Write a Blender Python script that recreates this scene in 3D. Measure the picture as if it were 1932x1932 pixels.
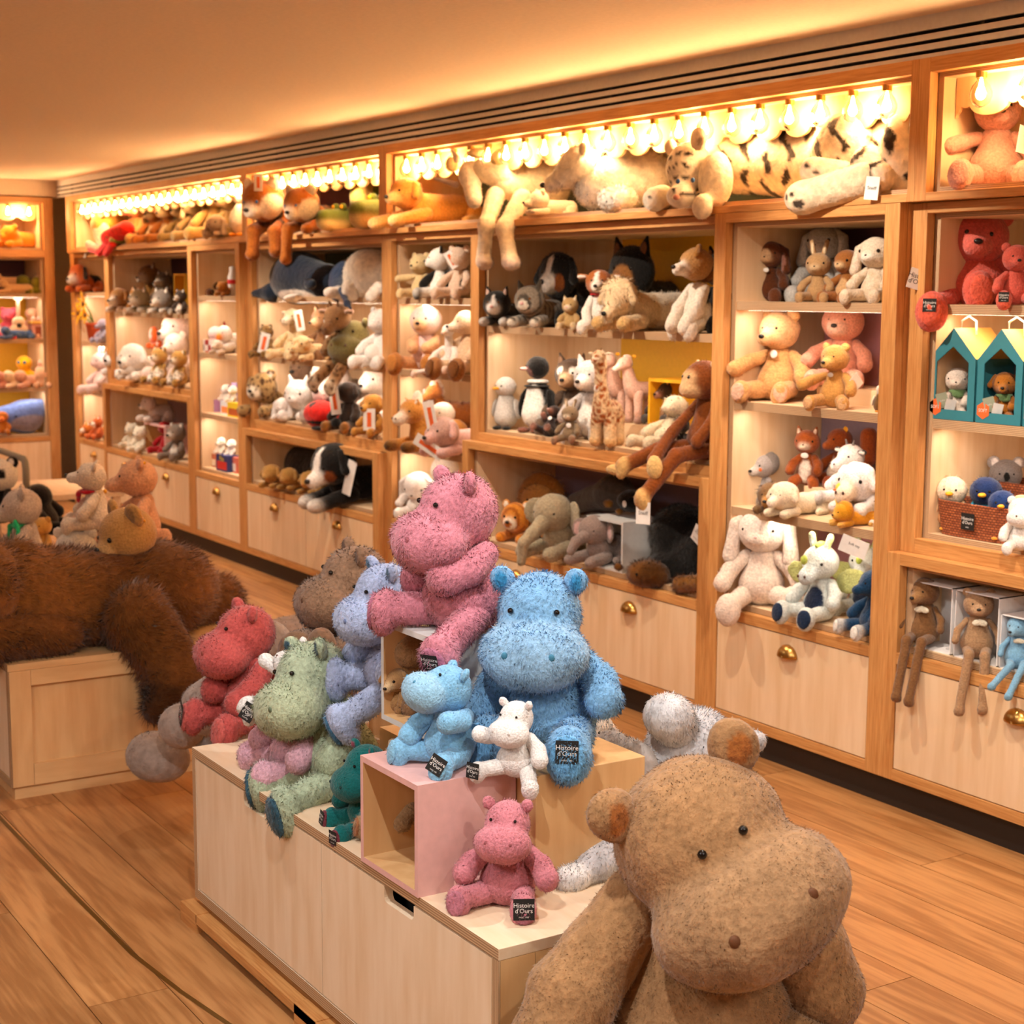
import bpy, math, random
import numpy as np
from mathutils import Matrix, Vector, Euler
random.seed(7); rng = np.random.default_rng(7)
for o in list(bpy.data.objects): bpy.data.objects.remove(o)
SC = bpy.context.scene
COL = SC.collection
# ------------------------------------------------------------------ camera
FPX = 3000.0
CAM = np.array([12.0771, -3.5877, 1.6])
_y, _p, _r = 1.0058, -0.1367, 0.0054
_F = np.array([-math.sin(_y)*math.cos(_p), math.cos(_y)*math.cos(_p), math.sin(_p)])
_R0 = np.array([math.cos(_y), math.sin(_y), 0.0]); _U0 = np.cross(_R0, _F)
_R = _R0*math.cos(_r)+_U0*math.sin(_r); _U = _U0*math.cos(_r)-_R0*math.sin(_r)
cd = bpy.data.cameras.new('camera'); cam = bpy.data.objects.new('camera', cd); COL.objects.link(cam)
cam.matrix_world = Matrix(((_R[0], _U[0], -_F[0], CAM[0]), (_R[1], _U[1], -_F[1], CAM[1]), (_R[2], _U[2], -_F[2], CAM[2]), (0, 0, 0, 1)))
cd.sensor_width = 36.0; cd.lens = FPX/1932*36.0; cd.clip_start = .05
cd.dof.use_dof = True; cd.dof.focus_distance = 3.25; cd.dof.aperture_fstop = 7.0
SC.camera = cam
# ------------------------------------------------------------------ world, exposure
wd = bpy.data.worlds.new('world'); SC.world = wd; wd.use_nodes = True
wd.node_tree.nodes['Background'].inputs[0].default_value = (1.0, .8, .6, 1); wd.node_tree.nodes['Background'].inputs[1].default_value = .02
vs = SC.view_settings; vs.view_transform = 'Standard'; vs.look = 'None'; vs.gamma = 1; vs.exposure = .72
try: vs.use_curve_mapping = False
except Exception: pass
# ------------------------------------------------------------------ ceiling spots (track lights of the shop)
CEIL = 2.415
def spot(x, y, tx, ty, power, col=(1, .86, .70), size=78, blend=.55, rad=.02, z=CEIL-.06, tz=.9):
    l = bpy.data.lights.new('ceiling_spot', 'SPOT'); l.energy = power; l.color = col; l.spot_size = math.radians(size); l.spot_blend = blend; l.shadow_soft_size = rad
    o = bpy.data.objects.new('ceiling_spot', l); COL.objects.link(o); o.location = (x, y, z)
    o.rotation_euler = (Vector((tx, ty, tz))-o.location).to_track_quat('-Z', 'Y').to_euler()
WARM = (1, .86, .70); NEUT = (1, .96, .92)
for sx in (1.0, 2.6, 4.2, 5.7, 7.1, 8.4, 9.7): spot(sx, -.95, sx, .12, 56, WARM)
for sx, sy, tx, ty, pw, c in ((8.6, -2.7, 9.0, -2.0, 30, NEUT), (10.3, -2.8, 9.5, -1.95, 52, NEUT), (9.7, -1.15, 9.3, -1.9, 42, NEUT), (6.7, -1.5, 6.5, -1.8, 18, WARM), (11.3, -2.1, 10.1, -1.7, 30, WARM)):
    spot(sx, sy, tx, ty, pw, c, 84)
for ax, ay, ap in ((10.2, -4.8, 34), (5.0, -4.2, 15), (12.8, -1.9, 26), (2.2, -2.8, 10)):      # added area lights under the ceiling, near-neutral ambient fill without a fixture
    l = bpy.data.lights.new('room_fill_light', 'AREA'); l.shape = 'RECTANGLE'; l.size = 1.2; l.size_y = 1.2; l.energy = ap; l.color = (1, .95, .90)
    o = bpy.data.objects.new('room_fill_light', l); COL.objects.link(o); o.location = (ax, ay, CEIL-.02)
# ------------------------------------------------------------------ helpers
def srgb(*c):
    if len(c) == 1: c = c[0]
    if isinstance(c, str): c = tuple(int(c[i:i+2], 16) for i in (0, 2, 4))
    return tuple(((v/255)/12.92 if v/255 <= .04045 else ((v/255+.055)/1.055)**2.4) for v in c)
def pr(P):
    d = np.array(P)-CAM; w = d@_F; return 966+FPX*(d@_R)/w, 966-FPX*(d@_U)/w, w
def xat(u, z, y):          # x on the line (y, z) that stands at image column u
    k = (u-966)/FPX; dy = y-CAM[1]; dz = z-CAM[2]
    return (k*(dy*_F[1]+dz*_F[2])-(dy*_R[1]+dz*_R[2]))/(_R[0]-k*_F[0])+CAM[0]
def yat(u, z, x):
    k = (u-966)/FPX; dx = x-CAM[0]; dz = z-CAM[2]
    return (k*(dx*_F[0]+dz*_F[2])-(dx*_R[0]+dz*_R[2]))/(_R[1]-k*_F[1])+CAM[1]
def un(u, v, ax, val):
    d = _F*FPX+_R*(u-966)-_U*(v-966); t = (val-CAM[ax])/d[ax]; return CAM+t*d
M = {}
def newmat(name):
    m = bpy.data.materials.new(name); m.use_nodes = True; M[name] = m; nt = m.node_tree
    return m, nt, nt.nodes['Principled BSDF'], nt.nodes, nt.links
def plain(name, col, rough=.6, metal=0, emit=0, ecol=None, spec=.5, sheen=0, bump=0, bscale=60, alpha=1, trans=0, ior=1.45):
    m, nt, b, N, L = newmat(name); b.inputs['Base Color'].default_value = (*col, 1); b.inputs['Roughness'].default_value = rough
    b.inputs['Metallic'].default_value = metal; b.inputs['Specular IOR Level'].default_value = spec
    if emit: b.inputs['Emission Color'].default_value = (*(ecol or col), 1); b.inputs['Emission Strength'].default_value = emit
    if sheen: b.inputs['Sheen Weight'].default_value = sheen
    if trans: b.inputs['Transmission Weight'].default_value = trans; b.inputs['IOR'].default_value = ior
    n = N.new('ShaderNodeTexNoise'); n.inputs['Scale'].default_value = bscale; g = N.new('ShaderNodeNewGeometry'); L.new(g.outputs['Position'], n.inputs['Vector'])
    if bump:
        bp = N.new('ShaderNodeBump'); bp.inputs['Strength'].default_value = bump; bp.inputs['Distance'].default_value = .003; L.new(n.outputs['Fac'], bp.inputs['Height']); L.new(bp.outputs['Normal'], b.inputs['Normal'])
    if not emit and not trans:
        mx = N.new('ShaderNodeMix'); mx.data_type = 'RGBA'; mx.blend_type = 'MULTIPLY'; mx.inputs['Factor'].default_value = .18
        mx.inputs['A'].default_value = (*col, 1); L.new(n.outputs['Fac'], mx.inputs['B']); L.new(mx.outputs['Result'], b.inputs['Base Color'])
        g2 = N.new('ShaderNodeMath'); g2.operation = 'MULTIPLY_ADD'
    return m
def wood(name, c1, c2, axis, dens=26, along=1.6, rough=.5, rnd=0, bump=.12, cathedral=.5, emax=.9):
    """long-grain wood: noise stretched along axis, colours c1..c2, fine pore streaks"""
    m, nt, b, N, L = newmat(name); g = N.new('ShaderNodeNewGeometry'); mp = N.new('ShaderNodeMapping')
    s = [dens]*3; s[axis] = along; mp.inputs['Scale'].default_value = s
    if rnd:
        oi = N.new('ShaderNodeObjectInfo'); ml = N.new('ShaderNodeMath'); ml.operation = 'MULTIPLY'; ml.inputs[1].default_value = 37.0; L.new(oi.outputs['Random'], ml.inputs[0])
        cb = N.new('ShaderNodeCombineXYZ'); [L.new(ml.outputs[0], cb.inputs[i]) for i in range(3)]; ad = N.new('ShaderNodeVectorMath'); ad.operation = 'ADD'
        L.new(g.outputs['Position'], ad.inputs[0]); L.new(cb.outputs[0], ad.inputs[1]); L.new(ad.outputs[0], mp.inputs['Vector'])
    else: L.new(g.outputs['Position'], mp.inputs['Vector'])
    n1 = N.new('ShaderNodeTexNoise'); n1.inputs['Scale'].default_value = .32; n1.inputs['Detail'].default_value = 3; n1.inputs['Distortion'].default_value = .6; L.new(mp.outputs[0], n1.inputs['Vector'])
    # growth rings: sine of warped field
    sn = N.new('ShaderNodeMath'); sn.operation = 'MULTIPLY'; sn.inputs[1].default_value = 34; L.new(n1.outputs['Fac'], sn.inputs[0])
    si = N.new('ShaderNodeMath'); si.operation = 'SINE'; L.new(sn.outputs[0], si.inputs[0])
    n2 = N.new('ShaderNodeTexNoise'); n2.inputs['Scale'].default_value = 3.5; n2.inputs['Detail'].default_value = 5; L.new(mp.outputs[0], n2.inputs['Vector'])
    ma = N.new('ShaderNodeMath'); ma.operation = 'MULTIPLY_ADD'; ma.inputs[1].default_value = .22*cathedral; L.new(si.outputs[0], ma.inputs[0]); L.new(n2.outputs['Fac'], ma.inputs[2])
    cr = N.new('ShaderNodeValToRGB'); cr.color_ramp.elements[0].position = .3; cr.color_ramp.elements[0].color = (*c2, 1); cr.color_ramp.elements[1].position = .68; cr.color_ramp.elements[1].color = (*c1, 1); L.new(ma.outputs[0], cr.inputs[0])
    out = cr.outputs[0]
    if rnd:
        hs = N.new('ShaderNodeHueSaturation'); mr = N.new('ShaderNodeMapRange'); mr.inputs['To Min'].default_value = 1-rnd; mr.inputs['To Max'].default_value = 1+rnd*.6; L.new(oi.outputs['Random'], mr.inputs['Value']); L.new(mr.outputs[0], hs.inputs['Value']); L.new(out, hs.inputs['Color']); out = hs.outputs[0]
    L.new(out, b.inputs['Base Color']); b.inputs['Roughness'].default_value = rough
    bp = N.new('ShaderNodeBump'); bp.inputs['Strength'].default_value = bump; bp.inputs['Distance'].default_value = .001; L.new(n2.outputs['Fac'], bp.inputs['Height']); L.new(bp.outputs['Normal'], b.inputs['Normal'])
    return m
def plyedge(name, c1, c2, axis, pitch):
    m, nt, b, N, L = newmat(name); g = N.new('ShaderNodeNewGeometry'); sp = N.new('ShaderNodeSeparateXYZ'); L.new(g.outputs['Position'], sp.inputs[0])
    ml = N.new('ShaderNodeMath'); ml.operation = 'MULTIPLY'; ml.inputs[1].default_value = 2*math.pi/pitch; L.new(sp.outputs[axis], ml.inputs[0])
    nz = N.new('ShaderNodeTexNoise'); nz.inputs['Scale'].default_value = 30; L.new(g.outputs['Position'], nz.inputs['Vector'])
    ad = N.new('ShaderNodeMath'); ad.operation = 'ADD'; L.new(ml.outputs[0], ad.inputs[0]); L.new(nz.outputs['Fac'], ad.inputs[1])
    s = N.new('ShaderNodeMath'); s.operation = 'SINE'; L.new(ad.outputs[0], s.inputs[0])
    cr = N.new('ShaderNodeValToRGB'); cr.color_ramp.elements[0].color = (*c2, 1); cr.color_ramp.elements[1].color = (*c1, 1)
    mr = N.new('ShaderNodeMapRange'); mr.inputs['From Min'].default_value = -1; L.new(s.outputs[0], mr.inputs['Value']); L.new(mr.outputs[0], cr.inputs[0]); L.new(cr.outputs[0], b.inputs['Base Color']); b.inputs['Roughness'].default_value = .6
    return m
OAK1, OAK2 = srgb('D0995C'), srgb('B5793F')
for i, a in enumerate('xyz'): wood('oak_'+a, OAK1, OAK2, i, dens=60, along=3.0, cathedral=.35)
BI1, BI2 = srgb('E8CCA8'), srgb('DDBC92')
for i, a in enumerate('xyz'): wood('birch_'+a, BI1, BI2, i, dens=9, along=1.0, cathedral=.35, bump=.04)
for i, a in enumerate('xz'): wood('bench_birch_'+a, srgb('ECD8BC'), srgb('E2C8A6'), i*2, dens=9, along=1.4, cathedral=.35, bump=.04)
wood('warm_birch_y', srgb('DDB580'), srgb('CFA26E'), 1, dens=9, along=1.4, cathedral=.4)
wood('warm_birch_z', srgb('DDB580'), srgb('CFA26E'), 2, dens=9, along=1.4, cathedral=.4)
wood('floor_oak', srgb('BE8A55'), srgb('A06C3C'), 0, dens=20, along=1.6, rough=.42, rnd=.16, bump=.2, cathedral=.7)
plyedge('ply_edge_z', srgb('D0B08A'), srgb('8C6A4A'), 2, .005); plyedge('ply_edge_x', srgb('D0B08A'), srgb('8C6A4A'), 0, .005)
plain('kick_black', srgb('211712'), .55); plain('dark_gap', srgb('0d0a08'), .9)
plain('ceiling_paint', srgb('E9D6C2'), .9); plain('wall_paint', srgb('E4D2BC'), .9); plain('vent_paint', srgb('DADADF'), .55)
plain('brass', srgb('C79A54'), .28, 1); plain('panel_yellow', srgb('E3AE22'), .6); plain('panel_pink', srgb('C98F98'), .6); plain('panel_lilac', srgb('8F7C90'), .6); plain('panel_green', srgb('4A5A48'), .6); plain('panel_plum', srgb('5B3A4A'), .6)
plain('bulb_glow', (1, .72, .36), .4, emit=60, ecol=(1, .62, .27)); plain('brass_strip', srgb('8A6A30'), .35, .8)
plain('led_strip', (1, .85, .7), .4, emit=14, ecol=(1, .80, .62))
plain('bulb_glass', (1, .97, .9), .03, trans=1, ior=1.12); M['bulb_glass'].node_tree.nodes['Principled BSDF'].inputs['Specular IOR Level'].default_value = .4
plain('eye_black', srgb('0c0908'), .12); plain('nose_black', srgb('1a1210'), .35); plain('eye_white', srgb('EDE6DA'), .4); plain('eye_blue', srgb('3E6CA8'), .2); plain('eye_amber', srgb('7A4A18'), .2)
plain('paper_white', srgb('F2EFEA'), .7); plain('label_black', srgb('15120f'), .8); plain('ink_black', srgb('161310'), .8); plain('print_orange', srgb('EE6A2C'), .7); plain('card_grey', srgb('5d5854'), .8)
plain('box_pink', srgb('E9B9B4'), .5); plain('box_white', srgb('DADCDB'), .5); plain('box_wood_in', srgb('C79A5E'), .6); plain('box_yellow', srgb('EDB21F'), .5); plain('carton_white', srgb('F1EFEF'), .6); plain('carton_teal', srgb('2F7F8E'), .6); plain('carton_roof', srgb('F1C46A'), .6); plain('carton_dark', srgb('4b4a4c'), .8)
plain('ribbon_green', srgb('2FB573'), .35); plain('ribbon_red', srgb('D31F2C'), .4); plain('tag_yellow', srgb('F0A818'), .6); plain('sage_card', srgb('A9B39C'), .7)
def MC(hexs, rough=.7):
    k = 'paint_'+hexs
    return M[k] if k in M else plain(k, srgb(hexs), rough)
# plush: colour lives in the vertex attribute Col, the shader adds pile
def plushmat(name, bscale, bstr, sheen, var=.25):
    m, nt, b, N, L = newmat(name); at = N.new('ShaderNodeAttribute'); at.attribute_name = 'Col'
    tc = N.new('ShaderNodeTexCoord'); n = N.new('ShaderNodeTexNoise'); n.inputs['Scale'].default_value = bscale; n.inputs['Detail'].default_value = 3; L.new(tc.outputs['Object'], n.inputs['Vector'])
    mr = N.new('ShaderNodeMapRange'); mr.inputs['From Min'].default_value = .3; mr.inputs['From Max'].default_value = .7; mr.inputs['To Min'].default_value = 1-var; mr.inputs['To Max'].default_value = 1+var*.4; L.new(n.outputs['Fac'], mr.inputs['Value'])
    hs = N.new('ShaderNodeVectorMath'); hs.operation = 'SCALE'; L.new(at.outputs['Color'], hs.inputs[0]); L.new(mr.outputs[0], hs.inputs['Scale']); L.new(hs.outputs[0], b.inputs['Base Color'])
    b.inputs['Roughness'].default_value = .95; b.inputs['Specular IOR Level'].default_value = .12; b.inputs['Sheen Weight'].default_value = sheen; b.inputs['Sheen Roughness'].default_value = .5
    bp = N.new('ShaderNodeBump'); bp.inputs['Strength'].default_value = bstr; bp.inputs['Distance'].default_value = .02; L.new(n.outputs['Fac'], bp.inputs['Height']); L.new(bp.outputs['Normal'], b.inputs['Normal'])
    return m
plushmat('plush', 40, .35, .25); plushmat('corduroy', 60, .1, .15)
# ------------------------------------------------------------------ mesh helpers
class MB:
    def __init__(s): s.v = []; s.f = []; s.m = []
    def add(s, vs, fs, mi=0):
        b = len(s.v); s.v += [tuple(map(float, v)) for v in vs]; s.f += [tuple(b+i for i in f) for f in fs]; s.m += [mi]*len(fs); return s
    def box(s, x0, x1, y0, y1, z0, z1, mi=0, mis=None):
        v = [(x, y, z) for x in (x0, x1) for y in (y0, y1) for z in (z0, z1)]
        f = [(0, 1, 3, 2), (4, 6, 7, 5), (0, 4, 5, 1), (2, 3, 7, 6), (0, 2, 6, 4), (1, 5, 7, 3)]   # -x +x -y +y -z +z
        b = len(s.v); s.v += v; s.f += [tuple(b+i for i in q) for q in f]; s.m += (mis or [mi]*6); return s
    def prism(s, poly, axis, a, b, mi=0):
        """poly: list of 2D points in the plane normal to axis"""
        def P(q, t): q = list(q); q.insert(axis, t); return q
        n = len(poly); vs = [P(q, a) for q in poly]+[P(q, b) for q in poly]
        fs = [tuple(range(n))[::-1], tuple(range(n, 2*n))]+[(i, (i+1) % n, n+(i+1) % n, n+i) for i in range(n)]
        return s.add(vs, fs, mi)
    def tube(s, pts, r, n=8, mi=0, closed=False):
        pts = [np.array(p, float) for p in pts]; k = len(pts); rings = []
        for i, p in enumerate(pts):
            t = pts[min(i+1, k-1)]-pts[max(i-1, 0)]; t /= np.linalg.norm(t)+1e-9; a = np.cross(t, (0, 0, 1) if abs(t[2]) < .9 else (1, 0, 0)); a /= np.linalg.norm(a); c = np.cross(t, a); rr = r[i] if hasattr(r, '__len__') else r
            rings.append([p+rr*(a*math.cos(2*math.pi*j/n)+c*math.sin(2*math.pi*j/n)) for j in range(n)])
        vs = [q for rg in rings for q in rg]; fs = [(i*n+j, i*n+(j+1) % n, (i+1)*n+(j+1) % n, (i+1)*n+j) for i in range(k-1) for j in range(n)]
        fs += [tuple(range(n))[::-1], tuple((k-1)*n+j for j in range(n))]; return s.add(vs, fs, mi)
    def lathe(s, prof, n=20, c=(0, 0, 0), mi=0, sx=1, sy=1):
        vs = [(c[0]+r*sx*math.cos(2*math.pi*j/n), c[1]+r*sy*math.sin(2*math.pi*j/n), c[2]+z) for r, z in prof for j in range(n)]
        k = len(prof); fs = [(i*n+j, i*n+(j+1) % n, (i+1)*n+(j+1) % n, (i+1)*n+j) for i in range(k-1) for j in range(n)]; return s.add(vs, fs, mi)
    def build(s, name, mats, parent=None, smooth=False, bevel=0, kind=None):
        me = bpy.data.meshes.new(name); me.from_pydata(s.v, [], s.f)
        for m in (mats if isinstance(mats, (list, tuple)) else [mats]): me.materials.append(M[m] if isinstance(m, str) else m)
        me.polygons.foreach_set('material_index', s.m)
        if smooth: me.polygons.foreach_set('use_smooth', [True]*len(s.f))
        me.update(); return put(name, me, parent, bevel=bevel, kind=kind)
def put(name, me, parent=None, loc=None, bevel=0, kind=None, rot=None, scale=None):
    o = bpy.data.objects.new(name, me); COL.objects.link(o)
    if parent is not None: o.parent = parent
    if loc is not None: o.location = loc
    if rot is not None: o.rotation_euler = rot
    if scale is not None: o.scale = scale
    if bevel: b = o.modifiers.new('bevel', 'BEVEL'); b.width = bevel; b.segments = 2; b.limit_method = 'ANGLE'
    if kind: o['kind'] = kind
    return o
def tag(o, label=None, cat=None, group=None, kind=None):
    if label: o['label'] = label
    if cat: o['category'] = cat
    if group: o['group'] = group
    if kind: o['kind'] = kind
    return o
def empty(name, loc=(0, 0, 0), label=None, cat=None, group=None, rz=0):
    o = bpy.data.objects.new(name, None); o.empty_display_size = .05; COL.objects.link(o); o.location = loc; o.rotation_euler = (0, 0, rz)
    return tag(o, label, cat, group)
def wbox(name, mat, par, x0, x1, y0, y1, z0, z1, bevel=0, mis=None):
    """box given in world coordinates, stored relative to its parent's location"""
    c = par.location if par is not None else Vector((0, 0, 0)); return MB().box(x0-c.x, x1-c.x, y0-c.y, y1-c.y, z0-c.z, z1-c.z, mis=mis).build(name, mat, par, bevel=bevel)
_tc = {}
def textmesh(s, size, lines_gap=1.0, align='CENTER'):
    k = (s, size, align)
    if k in _tc: return _tc[k]
    c = bpy.data.curves.new('t', 'FONT'); c.body = s; c.size = size; c.align_x = align; c.align_y = 'CENTER'; c.space_line = lines_gap; c.resolution_u = 2
    o = bpy.data.objects.new('t', c); COL.objects.link(o); dg = bpy.context.evaluated_depsgraph_get(); me = bpy.data.meshes.new_from_object(o.evaluated_get(dg)); bpy.data.objects.remove(o)
    vs = [tuple(v.co) for v in me.vertices]; fs = [tuple(p.vertices) for p in me.polygons]; _tc[k] = (vs, fs); return _tc[k]
def text_on(mb, s, size, o, ux, uy, off=.0008, mi=1, gap=.9):
    vs, fs = textmesh(s, size, gap); o = np.array(o, float); ux = np.array(ux, float); uy = np.array(uy, float); n = np.cross(ux, uy)
    mb.add([o+ux*v[0]+uy*v[1]+n*off for v in vs], fs, mi)
def label_mesh(name, w, h, mats, txt, tsize, par, o, ux, uy, thick=.001, gap=.85):
    """thin card with printed text; o centre, ux/uy its axes"""
    o = np.array(o, float); ux = np.array(ux, float); ux /= np.linalg.norm(ux); uy = np.array(uy, float); uy /= np.linalg.norm(uy); n = np.cross(ux, uy); mb = MB()
    c = [o+ux*a*w/2+uy*b*h/2+n*t for t in (-thick, 0) for a, b in ((-1, -1), (1, -1), (1, 1), (-1, 1))]
    mb.add(c, [(0, 3, 2, 1), (4, 5, 6, 7), (0, 1, 5, 4), (1, 2, 6, 5), (2, 3, 7, 6), (3, 0, 4, 7)], 0)
    if txt:
        for t, sz, dy in (txt if isinstance(txt, list) else [(txt, tsize, 0)]): text_on(mb, t, sz, o+uy*dy, ux, uy, gap=gap)
    return mb.build(name, mats, par)
# ================================================================== SETTING
def plank_floor():
    fl = MB().box(-1.2, 15.2, -7.4, .9, -.06, -.004).build('floor', 'dark_gap'); fl['kind'] = 'structure'
    rest = MB(); rr = random.Random(3); k = 0
    for row in range(-3, 38):
        ya = .09-.19*row; yb = ya-.19
        x = -1.0-rr.random()*1.8
        joints = []
        while x < 15: joints.append(x); x += 1.6+rr.random()*.7
        if row == 1: joints = [j for j in joints if abs(j-9.045) > .8]+[9.045]
        if row == 5: joints = [j for j in joints if abs(j-9.56) > .8]+[9.56]
        joints = sorted(joints)+[15.1]
        for a, b in zip(joints, joints[1:]):
            g = .0012; bx = (a+g, b-g, yb+g, ya-g, -.012, 0)
            vis = (ya < .1 and yb > -3.9 and a < 12.2)
            if vis:
                # the part of the view frustum on the floor
                c = [pr((px, py, 0)) for px in (a, (a+b)/2, b) for py in (ya, yb)]
                vis = any(q[2] > .3 and -500 < q[0] < 2430 and 300 < q[1] < 2500 for q in c)
            if vis: MB().box(*bx).build('floor_plank', 'floor_oak', fl); k += 1
            else: rest.box(*bx)
    rest.build('outer_planks', 'floor_oak', fl)['kind'] = 'stuff'
plank_floor()
def struct(name, mb, m): o = mb.build(name, m); o['kind'] = 'structure'; return o
struct('ceiling', MB().box(-1.2, 15.2, -7.4, .9, CEIL, CEIL+.1), 'ceiling_paint')
struct('wall_back', MB().box(-1.2, 15.2, .55, .65, 0, CEIL), 'wall_paint')
struct('wall_left', MB().box(-.65, -.55, -7.4, .55, 0, CEIL), 'wall_paint')
struct('wall_front', MB().box(-1.2, 15.2, -7.4, -7.3, 0, CEIL), 'wall_paint')
struct('wall_right', MB().box(15.1, 15.2, -7.4, .9, 0, CEIL), 'wall_paint')
struct('trim_1', MB().box(-.10, 14.5, .012, .05, 2.383, CEIL), 'vent_paint')
struct('trim_2', MB().box(-.02, .0, -4.5, .04, 2.292, CEIL).box(-.5, 0, -4.5, -.02, 2.292, 2.3), 'ceiling_paint')
struct('baseboard_right', MB().box(-.3, 14.5, .032, .06, 0, .097), 'kick_black')
struct('baseboard_left', MB().box(-.10, -.07, -4.5, .04, 0, .097), 'kick_black')
def slot_vent(x0, x1, label):
    r = empty('slot_vent', (x0, .012, 2.292), label, 'vent', 'slot vent sections above the shelves')
    L = x1-x0-.002
    for a, b in ((0, .011), (.0225, .040), (.0515, .0685), (.0805, .091)): MB().box(0, L, 0, .012, a, b).build('vent_slat', 'vent_paint', r)
    MB().box(0, L, .03, .036, 0, .09).build('vent_backing', 'dark_gap', r)
    for q in np.arange(.4, L, .9): MB().box(q, q+.012, .014, .03, .011, .0805).build('vent_spacer', 'kick_black', r)
for a, b, l in ((-.1, 3.55, 'grey slot vent section nearest the far left corner'), (3.55, 5.12, 'grey slot vent section above the tigers and crocodiles'), (5.12, 6.65, 'grey slot vent section above the unicorn'), (6.65, 9.6, 'grey slot vent section above the white tiger'), (9.6, 14.4, 'grey slot vent section at the right edge of the picture')): slot_vent(a, b, l)
# brass strip let into the floor
mb = MB(); pts = [(5.2, -2.30), (6.2, -2.372), (7.274, -2.394), (8.06, -2.393), (8.47, -2.388), (8.73, -2.364), (8.94, -2.334), (9.3, -2.27), (9.8, -2.15)]
P = []
for i in range(len(pts)-1):
    for t in np.linspace(0, 1, 5)[:-1]: P.append((pts[i][0]*(1-t)+pts[i+1][0]*t, pts[i][1]*(1-t)+pts[i+1][1]*t))
P.append(pts[-1]); v = []; f = []
for i, (x, y) in enumerate(P): v += [(x, y-.006, .0012), (x, y+.006, .0012)]
f = [(2*i, 2*i+2, 2*i+3, 2*i+1) for i in range(len(P)-1)]; mb.add(v, f); tag(mb.build('brass_strip', 'brass_strip'), 'thin curved brass strip inlaid in the wooden floor at lower left', 'floor inlay')
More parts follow.
